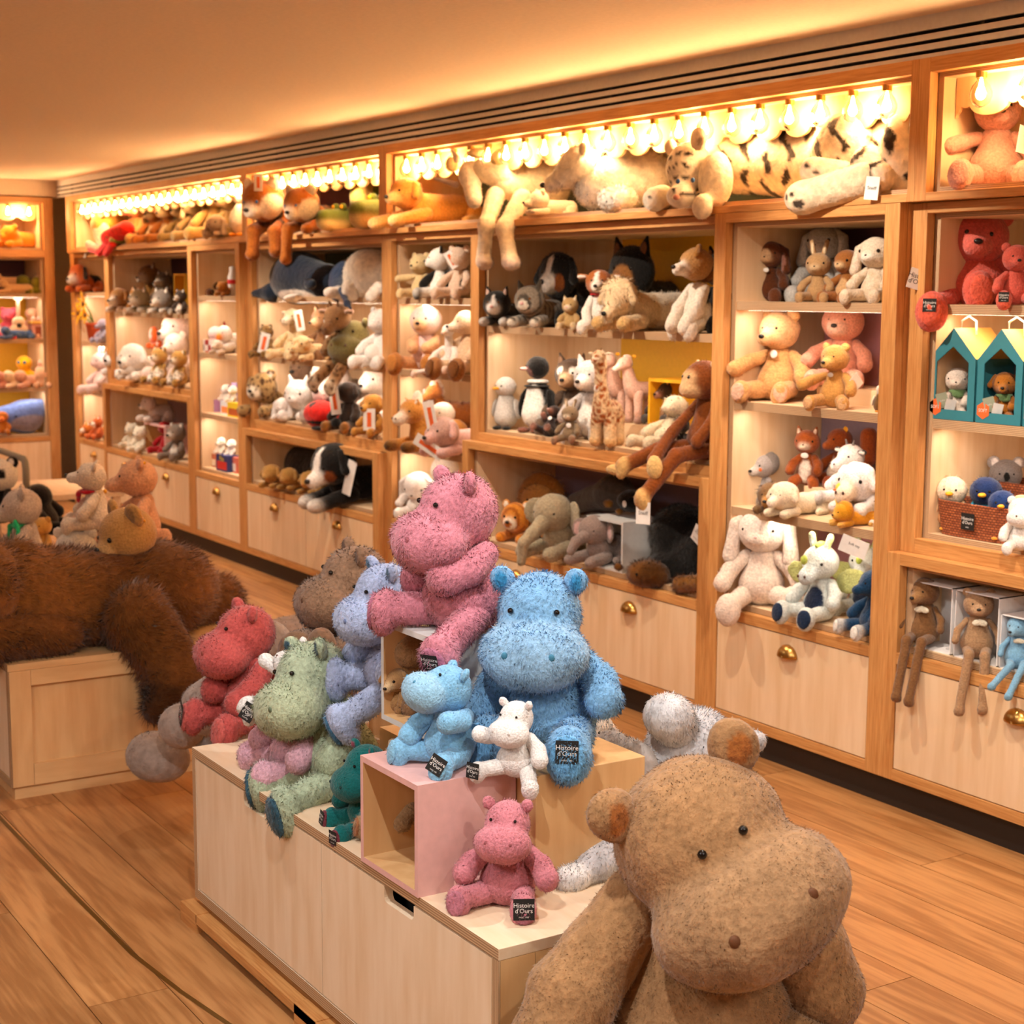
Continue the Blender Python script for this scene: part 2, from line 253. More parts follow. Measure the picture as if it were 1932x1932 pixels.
# ================================================================== SHELVING
def cup_pull(par, x, z, yf):
    n, k = 14, 7; a, b, c = .046, .030, .042; V = []
    for j in range(k+1):
        be = j/k*math.pi/2
        for i in range(n+1):
            al = i/n*math.pi; V.append((x+a*math.cos(al)*math.cos(be), yf-b*math.sin(be)-.001, z+c*math.sin(al)*math.cos(be)-.012))
    F = [(j*(n+1)+i, j*(n+1)+i+1, (j+1)*(n+1)+i+1, (j+1)*(n+1)+i) for j in range(k) for i in range(n)]
    o = MB().add(V, F).build('cup_pull', 'brass', par, smooth=True); s = o.modifiers.new('s', 'SOLIDIFY'); s.thickness = .002; return o
def unit(name, label, cat, group, x0, x1, yf, z0, z1, wl, wr, op=None, floor=None, shelves=(), drawers=(), toprail=.032, backs=(), rz=0, depth=.47, base=.036, led=True, top_cap=0, ends=(0, 0)):
    """frame of oak stiles and rails round a birch ply box. op=(z bottom rail top, z top rail bottom)."""
    ax = 'x' if not rz else 'y'
    r = empty(name, (x0, yf, 0) if not rz else (yf, x0, 0), label, cat, group, rz); W = x1-x0; r['d'] = 0; del r['d']
    B = lambda n, m, a, b, c, d, e, f, bev=0, mis=None, par=None: MB().box(a, b, c, d, e, f, mis=mis).build(n, m, par or r, bevel=bev)
    oz, ox = 'oak_z', 'oak_'+ax; T = .034
    B('stile', oz, 0, wl, 0, T, z0, z1, .0015); B('stile', oz, W-wr, W, 0, T, z0, z1, .0015)
    B('top_rail', ox, wl, W-wr, 0, T, z1-toprail, z1, .0015)
    zb = z0
    if drawers:
        B('bottom_rail', ox, wl, W-wr, 0, T, z0, z0+base, .0015); B('middle_rail', ox, wl, W-wr, 0, T, .467, .503, .0015)
        n = len(drawers); w = (W-wl-wr)/n
        for i in range(n):
            d = B('drawer', 'birch_z', wl+i*w+.003, wl+(i+1)*w-.003, .003, .022, z0+base+.003, .464, .001); cup_pull(d, wl+i*w+w/2, .405, .003)
        B('drawer_case', 'dark_gap', wl, W-wr, .03, depth, z0+.01, .5)
        fl = .523; zr = .503
    else:
        fl = floor; zr = fl-.016; B('bottom_rail', ox, wl, W-wr, 0, T, z0, zr, .0015)
    zt = z1-toprail; i0, i1 = wl+.004, W-wr-.004; e = .017
    # ply box: side panels, floor, roof, back; front edges show the plies
    for q, pxa, pxb in ((0, i0-.004, i0+e), (1, i1-e, i1+.004)):
        B('side_panel', ['birch_z', 'ply_edge_x'] if not rz else ['birch_z', 'ply_edge_z'], pxa, pxb, T+.002, depth, zr-.01, zt+.02, mis=[0, 0, 1, 0, 0, 0])
    B('floor_panel', ['birch_'+ax, 'ply_edge_z'], i0+e, i1-e, T+.002, depth, fl-.02, fl, mis=[0, 0, 1, 0, 0, 0])
    B('roof_panel', ['birch_'+ax, 'ply_edge_z'], i0+e, i1-e, T+.002, depth, zt-.014, zt+.01, mis=[0, 0, 1, 0, 0, 0])
    B('back_panel', 'birch_z', i0, i1, depth-.012, depth+.008, zr, zt)
    if top_cap: B('cap_board', ox, 0, W, T, top_cap, z1-.03, z1)
    for m, za, zb_ in backs: B('colour_panel', m, (i0+e+.002 if m != 'panel_yellow' or rz else .5), i1-e-.002, depth-.018, depth-.013, za, zb_)
    for z in shelves:
        s = B('shelf', ['birch_'+ax, 'ply_edge_z'], i0+e, i1-e, T+.004, depth-.013, z-.030, z, mis=[0, 0, 1, 0, 0, 0])
        if led:
            B('led_strip', 'led_strip', i0+e+.03, i1-e-.03, T+.035, T+.041, z-.0306, z-.0302, par=s)
            l = bpy.data.lights.new('shelf_light', 'AREA'); l.shape = 'RECTANGLE'; l.size = (i1-i0)-.1; l.size_y = .012; l.energy = 1.15*(i1-i0); l.color = (1, .80, .62)
            lo = bpy.data.objects.new('shelf_light', l); COL.objects.link(lo); lo.parent = r; lo.location = ((i0+i1)/2, T+.038, z-.034); lo.rotation_euler = (math.radians(14), 0, 0)
    for side, on in zip((0, 1), ends):
        if on: B('end_panel', oz, *((-.002, wl) if side == 0 else (W-wr, W+.002)), T, on, z0, z1)
    return r
P0 = .048
NS = (1.576, 1.233, .862)
G = 'bays of the long oak shelving wall'
unit('shelf_tower', 'narrow oak shelf tower in the corner, holding the sunflower pot', 'shelving', None, .16, .98, P0, .096, 1.876, .09, .03, shelves=(1.590, 1.233, .868), drawers=(1,))
unit('shelf_bay', 'wide oak bay far left with rows of small dogs and wildcats', 'shelving', None, .98, 2.69, P0, .952, 1.876, .06, .05, floor=1.0, shelves=(1.458,), backs=(('panel_plum', 1.49, 1.84),))
unit('low_cabinet', 'low oak cabinet with the panda bears over two drawers', 'cabinet', None, .98, 2.69, 0, .096, .952, .055, .06, drawers=(1, 1), top_cap=.10, toprail=.034, backs=(('panel_lilac', .53, .90),))
unit('shelf_tower', 'narrow oak shelf tower with boxed toys, second from the far corner', 'shelving', None, 2.69, 3.50, 0, .096, 1.876, .06, .06, shelves=NS, drawers=(1,), ends=(0, .09), backs=(('panel_plum', 1.60, 1.83),))
unit('shelf_bay', 'oak bay with the navy whales, giraffes and ladybird', 'shelving', None, 3.50, 5.19, P0, .822, 1.876, .06, .04, floor=.888, shelves=(1.577, 1.237), toprail=.04, backs=(('panel_green', 1.60, 1.83),))
unit('low_cabinet', 'low oak cabinet with tan puppies and the black mountain dog', 'cabinet', None, 3.50, 5.19, 0, .096, .822, .05, .06, drawers=(1, 1), top_cap=.10, toprail=.038, ends=(0, .10))
unit('shelf_tower', 'narrow oak shelf tower with the foal and white rabbits, behind the pink hippo', 'shelving', None, 5.19, 6.00, P0, .096, 1.876, .055, .01, shelves=NS, drawers=(1,))
unit('shelf_bay', 'wide oak bay with yellow back, giraffe, penguins and orangutan', 'shelving', None, 6.00, 7.72, P0, .952, 1.876, .06, .03, floor=1.004, shelves=(1.458,), backs=(('panel_yellow', 1.49, 1.83), ('panel_yellow', 1.01, 1.42)))
unit('low_cabinet', 'low oak cabinet with the elephants, lion and dark bears', 'cabinet', None, 6.00, 7.72, 0, .096, .952, .05, .055, drawers=(1, 1), top_cap=.10, toprail=.034, backs=(('panel_lilac', .53, .90),))
unit('shelf_tower', 'narrow oak shelf tower with rabbits, teddies, sheep and dragons', 'shelving', None, 7.72, 8.59, 0, .096, 1.876, .06, .062, shelves=NS, drawers=(1,), ends=(0, .09), backs=(('panel_plum', 1.60, 1.83), ('panel_pink', 1.24, 1.54), ('panel_lilac', .87, 1.195), ('panel_pink', .53, .825)))
unit('shelf_bay', 'oak bay at the right edge with coral bears and house boxes', 'shelving', None, 8.59, 10.6, P0, .814, 1.876, .065, .05, floor=.876, shelves=(1.574, 1.229))
unit('low_cabinet', 'low oak cabinet at the right edge with long-legged toys in white boxes', 'cabinet', None, 8.59, 10.6, 0, .096, .814, .055, .06, drawers=(1, 1), top_cap=.10, toprail=.036)
def valance(r, x0, x1, y, zt, zb, zv, pitch, off, axis='x'):
    poly = [(x0, zt), (x0, zb)]; c = x0+off-pitch/2; 
    xs = np.arange(x0+.004, x1-.004, .008)
    for x in xs:
        t = ((x-off-x0)/pitch+.5) % 1.0; d = abs(t-.5)*2        # 0 at bulb centre, 1 between
        z = zb+(zv-zb)*(1-math.sqrt(max(0, 1-min(d/.80, 1)**2))) if d < .80 else zv-.006*math.sin((d-.8)/.2*math.pi/2)
        poly.append((x, z))
    poly += [(x1, zb), (x1, zt)]; n = len(poly)
    mb = MB(); V = [(p[0], y, p[1]) for p in poly]+[(p[0], y+.012, p[1]) for p in poly]
    F = []
    for i in range(1, n-2): F += [(0, i, i+1), ]     # fan is invalid for concave outline; use vertical strips instead
    mb2 = MB(); pl = poly[1:-1]
    for (xa, za), (xb, zb2) in zip(pl, pl[1:]):
        if xb-xa < 1e-6: continue
        mb2.add([(xa, y, za), (xb, y, zb2), (xb, y, zt), (xa, y, zt), (xa, y+.012, za), (xb, y+.012, zb2), (xb, y+.012, zt), (xa, y+.012, zt)], [(0, 1, 2, 3), (5, 4, 7, 6), (4, 5, 1, 0)])
    return mb2.build('scalloped_valance', 'warm_birch_z', r)
def pear(c, s=1.0, mi=0, n=10):
    prof = [(.004, .0), (.007, -.010), (.009, -.020), (.014, -.032), (.0165, -.042), (.0145, -.052), (.008, -.059), (.0005, -.061)]
    return MB().lathe([(a*s, b*s) for a, b in prof], n, c, mi)
_bulb = {}
def bulb(par, x, y, z):
    if not _bulb:
        g = MB().lathe([(.012, 0), (.014, -.012), (.026, -.026), (.033, -.044), (.033, -.056), (.026, -.074), (.012, -.085), (.0005, -.087)], 16).build('light_bulb', 'bulb_glass', par, smooth=True)
        f = pear((0, 0, -.006)).build('glow_filament', 'bulb_glow', g, smooth=True); c = MB().lathe([(.0005, .014), (.016, .014), (.016, -.004), (.0005, -.004)], 14).build('lamp_holder', 'brass', g)
        _bulb['g'], _bulb['f'], _bulb['c'] = g.data, f.data, c.data; g.location = (x, y, z); return
    g = put('light_bulb', _bulb['g'], par, (x, y, z)); put('glow_filament', _bulb['f'], g); put('lamp_holder', _bulb['c'], g)
def topbay(label, x0, x1, wl, wr, n, off, pitch, yf=0, rz=0, backs=()):
    r = unit('top_cabinet', label, 'shelving', None, x0, x1, yf, 1.877, 2.290, wl, wr, floor=1.918, toprail=.042, rz=rz, backs=backs, led=False, depth=.46)
    W = x1-x0; r2 = r
    valance(r2, wl+.025, W-wr-.025, .085, 2.234, 2.118, 2.150, pitch, off-wl-.025)
    for i in range(n):
        bulb(r2, off+i*pitch, .048, 2.222)
    k = max(1, n//2)
    for j in range(k):      # the light the bulbs give, gathered into a few lamps per bay
        l = bpy.data.lights.new('garland_light', 'POINT'); l.energy = 1.5*n/k; l.color = (1, .60, .27); l.shadow_soft_size = .03
        o = bpy.data.objects.new('garland_light', l); COL.objects.link(o); o.parent = r2; o.location = (off+(j+.5)*n/k*pitch-pitch/2, .048, 2.165)
    return r
topbay('top cabinet above the small dogs at far left', .25, 3.58, .09, .03, 21, .24, .148, backs=(('panel_green', 1.93, 2.23),))
topbay('top cabinet with tigers and crocodiles', 3.58, 5.245, .045, .03, 11, .13, .146, backs=(('panel_plum', 1.93, 2.23),))
topbay('long top cabinet with the unicorn, polar bear and white tiger', 5.245, 8.645, .05, .03, 22, .16, .146, backs=(('panel_green', 1.93, 2.23),))
topbay('top cabinet with the pink bear at the right edge', 8.645, 10.6, .045, .05, 11, .195, .175)
unit('shelf_bay', 'oak shelf bay on the left wall with the whale and fruit toys', 'shelving', None, -1.75, -.02, 0, .096, 1.877, .06, .075, shelves=(1.579, 1.240, .874), drawers=(1,), rz=math.pi/2, backs=(('panel_plum', 1.60, 1.83), ('panel_yellow', 1.25, 1.54), ('panel_yellow', .88, 1.2), ('panel_yellow', .53, .84)))
topbay('top cabinet on the left wall', -1.75, -.02, .06, .075, 10, .17, .155, rz=math.pi/2)
# ================================================================== DISPLAY BENCHES
def notched(x0, x1, z0, z1, nx0, nx1, nz, y0, y1):
    r = .012; q = [(x0, z0), (x1, z0), (x1, z1), (nx1, z1)]
    for cx, a0, a1 in ((nx1-r, 0, -90), (nx0+r, -90, -180)):
        for t in range(5):
            a = math.radians(a0+(a1-a0)*t/4); q.append((cx+r*math.cos(a), nz+r+r*math.sin(a)))
    q += [(nx0, z1), (x0, z1)]
    mb = MB(); n = len(q)
    # strips: left block, middle, right block
    mb.box(x0, nx0, y0, y1, z0, z1).box(nx1, x1, y0, y1, z0, z1)
    mid = [(nx0, z0), (nx1, z0), (nx1, nz+r)]+q[4:9][0:0]+[(nx1-r+r*math.cos(math.radians(-90*t/4)), nz+r+r*math.sin(math.radians(-90*t/4))) for t in range(1, 5)]+[(nx0+r+r*math.cos(math.radians(-90-90*t/4)), nz+r+r*math.sin(math.radians(-90-90*t/4))) for t in range(0, 5)]
    mb.prism(mid, 1, y0, y1); return mb
b1 = empty('display_bench', (9.08, -1.82, 0), 'low birch display bench in the foreground heaped with plush hippos', 'bench')
def W1(n, m, *a, **k): return wbox(n, m, b1, *a, **k)
X0, X1, Y0, Y1, H = 8.35, 9.82, -2.18, -1.47, .459
W1('top_panel', ['bench_birch_x', 'ply_edge_z'], X0, X1, Y0, Y1, H-.022, H, mis=[0, 0, 1, 0, 0, 0], bevel=.001)
W1('side_panel', ['bench_birch_z', 'ply_edge_x'], X0, X0+.022, Y0, Y1, .064, H-.0225, mis=[0, 0, 1, 0, 0, 0])
W1('bottom_panel', ['bench_birch_x', 'ply_edge_z'], X0+.022, X1-.022, Y0, Y1, .064, .09, mis=[0, 0, 1, 0, 0, 0])
W1('inner_case', 'dark_gap', X0+.03, X1-.03, Y0+.06, Y1, .09, H-.03)
W1('end_edge', 'ply_edge_x', X1-.021, X1, Y0, Y0+.004, .064, H-.0225)
W1('end_stile', 'oak_z' if 0 else 'warm_birch_z', X1-.021, X1, Y0+.0045, Y0+.077, .064, H-.0225)
W1('end_stile', 'warm_birch_z', X1-.021, X1, Y1-.077, Y1, .064, H-.0225)
W1('end_rail', 'warm_birch_y', X1-.021, X1, Y0+.078, Y1-.078, .371, H-.0225); W1('end_rail', 'warm_birch_y', X1-.021, X1, Y0+.078, Y1-.078, .064, .12)
W1('end_panel', 'warm_birch_z', X1-.034, X1-.014, Y0+.078, Y1-.078, .12, .371)
for nm, xa, xb, na, nb in (('drawer', 8.376, 9.099, 8.680, 8.803), ('drawer', 9.102, 9.796, 9.388, 9.510)):
    c = b1.location; mbn = notched(xa-c.x, xb-c.x, .094, .433, na-c.x, nb-c.x, .402, Y0+.001-c.y, Y0+.021-c.y); mbn.build('drawer', 'bench_birch_z', b1)
for xa in (8.323, 9.017, 9.69): W1('base_block', 'oak_x', xa, xa+.11, Y0-.03, Y1+.03, 0, .050)
W1('base_rail', 'oak_x', 8.43, 9.69, Y0-.03, Y0+.03, .026, .048); W1('base_rail', 'oak_x', 8.43, 9.69, Y1-.03, Y1+.03, .026, .048)
b2 = empty('display_bench', (6.2, -1.86, 0), 'low birch display bench under the huge lying brown bear', 'bench')
def W2(n, m, *a, **k): return wbox(n, m, b2, *a, **k)
A0, A1, C0, C1, H2 = 5.2, 7.133, -2.318, -1.38, .439
W2('top_panel', ['warm_birch_y', 'ply_edge_z'], A0, A1, C0, C1, H2-.022, H2, mis=[0, 0, 1, 0, 0, 0], bevel=.001)
W2('bottom_panel', ['warm_birch_y', 'ply_edge_z'], A0, A1-.022, C0, C1, .042, .064, mis=[0, 0, 1, 0, 0, 0]); W2('inner_case', 'dark_gap', A0+.02, A1-.04, C0+.03, C1-.02, .064, H2-.022)
W2('end_edge', 'ply_edge_x', A1-.021, A1, C0, C0+.004, .042, H2-.0225)
W2('end_stile', 'warm_birch_z', A1-.021, A1, C0+.0045, C0+.071, .042, H2-.0225); W2('end_stile', 'warm_birch_z', A1-.021, A1, C1-.071, C1, .042, H2-.0225)
W2('end_rail', 'warm_birch_y', A1-.021, A1, C0+.072, C1-.072, .366, H2-.0225); W2('end_rail', 'warm_birch_y', A1-.021, A1, C0+.072, C1-.072, .042, .11)
W2('end_panel', 'warm_birch_z', A1-.036, A1-.016, C0+.072, C1-.072, .11, .366)
for i in range(2): W2('drawer', 'bench_birch_z', A0+.02+i*.945, A0+.96+i*.945, C0+.002, C0+.02, .068, H2-.026)
W2('plinth', 'warm_birch_y', A0+.03, A1-.012, C0+.012, C1-.02, 0, .041)
# ---- open cubes and plinth boxes
def cube(name, label, x0, x1, y0, y1, z0, z1, mo, mi, open_='-y', t=.012, cat='display box'):
    r = empty(name, ((x0+x1)/2, (y0+y1)/2, z0), label, cat)
    def W(n, *a): return wbox(n, mo, r, *a)
    if open_ is None: wbox('case', mo, r, x0, x1, y0, y1, z0, z1, bevel=.0015); return r
    def P(n, mis, *a): return wbox(n, [mo, mi], r, *a, mis=mis)
    if open_ == '-y':
        P('top_panel', [0, 0, 0, 0, 1, 0], x0, x1, y0, y1, z1-t, z1); P('bottom_panel', [0, 0, 0, 0, 0, 1], x0, x1, y0, y1, z0, z0+t)
        P('side_panel', [0, 1, 0, 0, 0, 0], x0, x0+t, y0, y1, z0+t, z1-t); P('side_panel', [1, 0, 0, 0, 0, 0], x1-t, x1, y0, y1, z0+t, z1-t); P('back_panel', [0, 0, 1, 0, 0, 0], x0+t, x1-t, y1-t, y1, z0+t, z1-t)
    return r
cube('display_cube', 'pink painted open cube on the bench under the small blue hippo', 9.300, 9.537, -2.185, -1.965, H, .680, 'box_pink', 'warm_birch_z')
cube('display_cube', 'plain birch box under the large blue hippo', 9.32, 9.604, -1.962, -1.70, H, .680, 'warm_birch_z', 'warm_birch_z', None)
wx0, wx1 = 9.077, 9.312
cube('display_cube', 'white painted open cube under the big pink hippo', wx0, wx1, -2.02, -1.79, .680, .900, 'box_white', 'warm_birch_z')
cube('display_cube', 'plain birch box hidden beneath the white cube', 9.08, 9.31, -1.955, -1.74, H, .679, 'warm_birch_z', 'warm_birch_z', None)
rb = MB().box(9.545, 9.565, -2.11, -2.0, H, H+.022).build('wooden_peg', 'box_pink'); tag(rb, 'short pink batten at the foot of the pink cube', 'batten')
# ================================================================== PLUSH ENGINE: blended ellipsoids and tapered limbs -> surface nets -> pile
def rotm(rx=0, ry=0, rz=0):
    return np.array(Euler((math.radians(rx), math.radians(ry), math.radians(rz))).to_matrix())
def E_(c, r, col, rot=None):
    if not hasattr(r, '__len__'): r = (r, r, r)
    return ['e', np.array(c, float), np.array(r, float), rot, col]
def C_(a, b, ra, rb, col): return ['c', np.array(a, float), np.array(b, float), ra, rb, col]
def chain(pts, rs, col): return [C_(pts[i], pts[i+1], rs[i], rs[i+1], col) for i in range(len(pts)-1)]
def xf(prims, R, o):
    out = []
    for p in prims:
        if p[0] == 'e': out.append(['e', R@p[1]+o, p[2], R if p[3] is None else R@p[3], p[4]])
        else: out.append(['c', R@p[1]+o, R@p[2]+o, p[3], p[4], p[5]])
    return out
def sdf(p, X):
    if p[0] == 'e':
        q = X-p[1]
        if p[3] is not None: q = q@p[3]
        k0 = np.sqrt(((q/p[2])**2).sum(-1)); k1 = np.sqrt(((q/p[2]**2)**2).sum(-1))+1e-9
        return k0*(k0-1)/k1
    a, b = p[1], p[2]; ba = b-a; L = ba@ba+1e-12; h = np.clip(((X-a)@ba)/L, 0, 1)
    return np.sqrt((((X-a)-h[..., None]*ba)**2).sum(-1))-(p[3]+(p[4]-p[3])*h)
def nets(prims, cell, k):
    lo = np.min([np.minimum(p[1]-max(p[2]), p[1]-max(p[2])) if p[0] == 'e' else np.minimum(p[1]-p[3], p[2]-p[4]) for p in prims], 0)-cell*1.6
    hi = np.max([p[1]+max(p[2]) if p[0] == 'e' else np.maximum(p[1]+p[3], p[2]+p[4]) for p in prims], 0)+cell*1.6
    n = np.ceil((hi-lo)/cell).astype(int)+1
    ax = [lo[i]+cell*np.arange(n[i]) for i in range(3)]
    X = np.stack(np.meshgrid(*ax, indexing='ij'), -1)
    D = None
    for p in prims:
        d = sdf(p, X)
        if D is None: D = d
        else:
            h = np.maximum(k-np.abs(D-d), 0)/k; D = np.minimum(D, d)-h*h*k*.25
    S = D < 0
    # cells
    c = [D[i:n[0]-1+i, j:n[1]-1+j, l:n[2]-1+l] for i in (0, 1) for j in (0, 1) for l in (0, 1)]
    inside = sum((q < 0).astype(np.int8) for q in c); act = (inside > 0) & (inside < 8)
    idx = -np.ones(act.shape, int); A = np.argwhere(act); idx[act] = np.arange(len(A))
    vals = np.stack([q[act] for q in c], 1); off = np.array([(i, j, l) for i in (0, 1) for j in (0, 1) for l in (0, 1)], float)
    acc = np.zeros((len(A), 3)); cnt = np.zeros(len(A))
    for a in range(8):
        for b in range(a+1, 8):
            if abs(off[a]-off[b]).sum() != 1: continue
            m = (vals[:, a] < 0) != (vals[:, b] < 0); t = vals[m, a]/(vals[m, a]-vals[m, b])
            acc[m] += off[a]+(off[b]-off[a])*t[:, None]; cnt[m] += 1
    V = lo+cell*(A+acc/np.maximum(cnt, 1)[:, None])
    F = []
    for d in range(3):
        e1, e2 = (d+1) % 3, (d+2) % 3
        sl0 = [slice(None)]*3; sl1 = [slice(None)]*3; sl0[d] = slice(0, -1); sl1[d] = slice(1, None)
        for e in (e1, e2): sl0[e] = slice(1, -1); sl1[e] = slice(1, -1)
        s0, s1 = S[tuple(sl0)], S[tuple(sl1)]
        for flip, m in ((0, s0 & ~s1), (1, ~s0 & s1)):
            P = np.argwhere(m)
            if not len(P): continue
            P[:, e1] += 1; P[:, e2] += 1
            q = []
            for o1, o2 in ((-1, -1), (0, -1), (0, 0), (-1, 0)):
                Q = P.copy(); Q[:, e1] += o1; Q[:, e2] += o2; q.append(idx[Q[:, 0], Q[:, 1], Q[:, 2]])
            q = np.stack(q, 1); F.append(q[:, ::-1] if flip else q)
    F = np.concatenate(F); F = F[(F >= 0).all(1)]
    return V, F
def normals(V, F):
    n = np.cross(V[F[:, 2]]-V[F[:, 0]], V[F[:, 3]]-V[F[:, 1]]); N = np.zeros_like(V)
    for i in range(4): np.add.at(N, F[:, i], n)
    return N/(np.linalg.norm(N, axis=1)[:, None]+1e-9)
_hex = {}
def HC(h):
    if h not in _hex: _hex[h] = np.array(srgb(h))
    return _hex[h]
STAT = {'tris': 0}
def plush_mesh(name, prims, paints=(), cell=.03, k=.04, fur=0., dens=0, lump=.004, pattern=None, mat='plush', flow=(0, -.2, -1), fw=.12, tint=.11):
    rmin = min(min(p[2]) if p[0] == 'e' else min(p[3], p[4]) for p in prims); cell = min(cell, max(rmin*.62, cell*.45))
    V, F = nets(prims, cell, k); N = normals(V, F)
    if lump: 
        ph = rng.random(6)*6; w = np.sin(V[:, 0]*23+ph[0]+2*np.sin(V[:, 2]*9+ph[3]))*np.sin(V[:, 1]*19+ph[1])*np.sin(V[:, 2]*21+ph[2]); V = V+N*(w*lump)[:, None]; N = normals(V, F)
    cols = np.array([HC(p[-1]) for p in prims]); Dd = np.stack([sdf(p, V) for p in prims], 1)
    wgt = np.exp(-(Dd-Dd.min(1)[:, None])/(cell*.45)); Cc = (wgt/wgt.sum(1)[:, None])@cols
    for c, r, col in paints:
        r = np.array(r if hasattr(r, '__len__') else (r, r, r), float); q = np.sqrt((((V-np.array(c))/r)**2).sum(1)); t = np.clip((1.04-q)/.10, 0, 1)[:, None]; Cc = Cc*(1-t)+HC(col)*t
    if pattern: Cc = pattern(V, N, Cc)
    me = bpy.data.meshes.new(name); nv = len(V); nb = 0; VV, NN, CC = V, N, Cc
    fq = F
    if dens:
        tri = np.concatenate([F[:, [0, 1, 2]], F[:, [0, 2, 3]]]); ar = np.linalg.norm(np.cross(V[tri[:, 1]]-V[tri[:, 0]], V[tri[:, 2]]-V[tri[:, 0]]), axis=1)
        nb = int(dens); ti = rng.choice(len(tri), nb, p=ar/ar.sum()); u = rng.random((nb, 2)); u = np.where((u.sum(1) > 1)[:, None], 1-u, u); b = np.stack([1-u.sum(1), u[:, 0], u[:, 1]], 1)
        T = tri[ti]; P = (V[T]*b[..., None]).sum(1); n = (N[T]*b[..., None]).sum(1); n /= np.linalg.norm(n, axis=1)[:, None]+1e-9; c = (Cc[T]*b[..., None]).sum(1)
        fl = np.array(flow, float); cl = np.sin(P*31+1.3).sum(1)[:, None]*.25; d = n*.42+(fl-n*(n@fl)[:, None])*.8+rng.normal(0, .26, (nb, 3))+np.stack([np.sin(P[:, 2]*27), np.sin(P[:, 0]*25), np.sin(P[:, 1]*29)], 1)*.35
        d /= np.linalg.norm(d, axis=1)[:, None]; s = np.cross(d, n+rng.normal(0, .4, (nb, 3))); s /= np.linalg.norm(s, axis=1)[:, None]+1e-9
        L = fur*(.55+.8*rng.random(nb))[:, None]; w = L*fw*(.7+.6*rng.random(nb))[:, None]
        B = np.stack([P-s*w-n*fur*.15, P+s*w-n*fur*.15, P+d*L], 1).reshape(-1, 3)
        n2 = n+rng.normal(0, .16, (nb, 3)); n2 /= np.linalg.norm(n2, axis=1)[:, None]; br = (1+tint*rng.normal(0, 1, nb)).clip(.5, 1.45)[:, None]
        VV = np.concatenate([V, B]); NN = np.concatenate([N, np.repeat(n2, 3, 0)]); cb = np.repeat(c*br, 3, 0).reshape(-1, 3, 3); cb[:, 2] *= 1.10; CC = np.concatenate([Cc, cb.reshape(-1, 3)])
    me.vertices.add(len(VV)); me.vertices.foreach_set('co', VV.astype(np.float32).ravel())
    nl = fq.size+nb*3; me.loops.add(nl); me.loops.foreach_set('vertex_index', np.concatenate([fq.ravel(), nv+np.arange(nb*3)]).astype(np.int32))
    st = np.concatenate([np.arange(len(fq))*4, fq.size+np.arange(nb)*3]).astype(np.int32); me.polygons.add(len(st)); me.polygons.foreach_set('loop_start', st)
    me.polygons.foreach_set('use_smooth', np.ones(len(st), bool)); me.update(calc_edges=True)
    a = me.attributes.new('Col', 'FLOAT_COLOR', 'POINT'); a.data.foreach_set('color', np.concatenate([CC.clip(0, 1), np.ones((len(CC), 1))], 1).astype(np.float32).ravel())
    if nb:
        me.normals_split_custom_set_from_vertices(NN.astype(np.float32))
    me.materials.append(M[mat]); STAT['tris'] += len(fq)*2+nb; return me
_sph = {}
def ball(name, mat, par, c, r, rot=None):
    if mat not in _sph:
        mb = MB(); mb.lathe([(math.sin(a)+1e-4, math.cos(a)) for a in np.linspace(0, math.pi, 9)], 12); o = mb.build('eye', mat, None, smooth=True); _sph[mat] = o.data; bpy.data.objects.remove(o)
    r = r if hasattr(r, '__len__') else (r, r, r)
    o = put(name, _sph[mat], par, c, scale=r)
    if rot is not None: o.rotation_euler = Matrix(rot.tolist()).to_euler()
    return o
_cache = {}
MUZ = dict(bear=lambda h: [('e', (0, -h*.85, -h*.28), (h*.46, h*.42, h*.38))], hippo=lambda h: [('e', (0, -h*.84, -h*.60), (h*1.20, h*.92, h*.80))], dog=lambda h: [('c', (0, -h*.5, -h*.2), (0, -h*1.25, -h*.38), h*.46, h*.36)],
           cow=lambda h: [('c', (0, -h*.5, -h*.2), (0, -h*1.3, -h*.55), h*.5, h*.46)], long=lambda h: [('c', (0, -h*.4, -h*.1), (0, -h*1.55, -h*.85), h*.58, h*.42)], flat=lambda h: [('e', (-h*.17, -h*.88, -h*.28), (h*.27, h*.24, h*.24)), ('e', (h*.17, -h*.88, -h*.28), (h*.27, h*.24, h*.24))],
           monkey=lambda h: [('e', (0, -h*.75, -h*.42), (h*.62, h*.55, h*.46)), ('e', (0, -h*.80, h*.12), (h*.55, h*.26, h*.34))], none=lambda h: [], beak=lambda h: [])
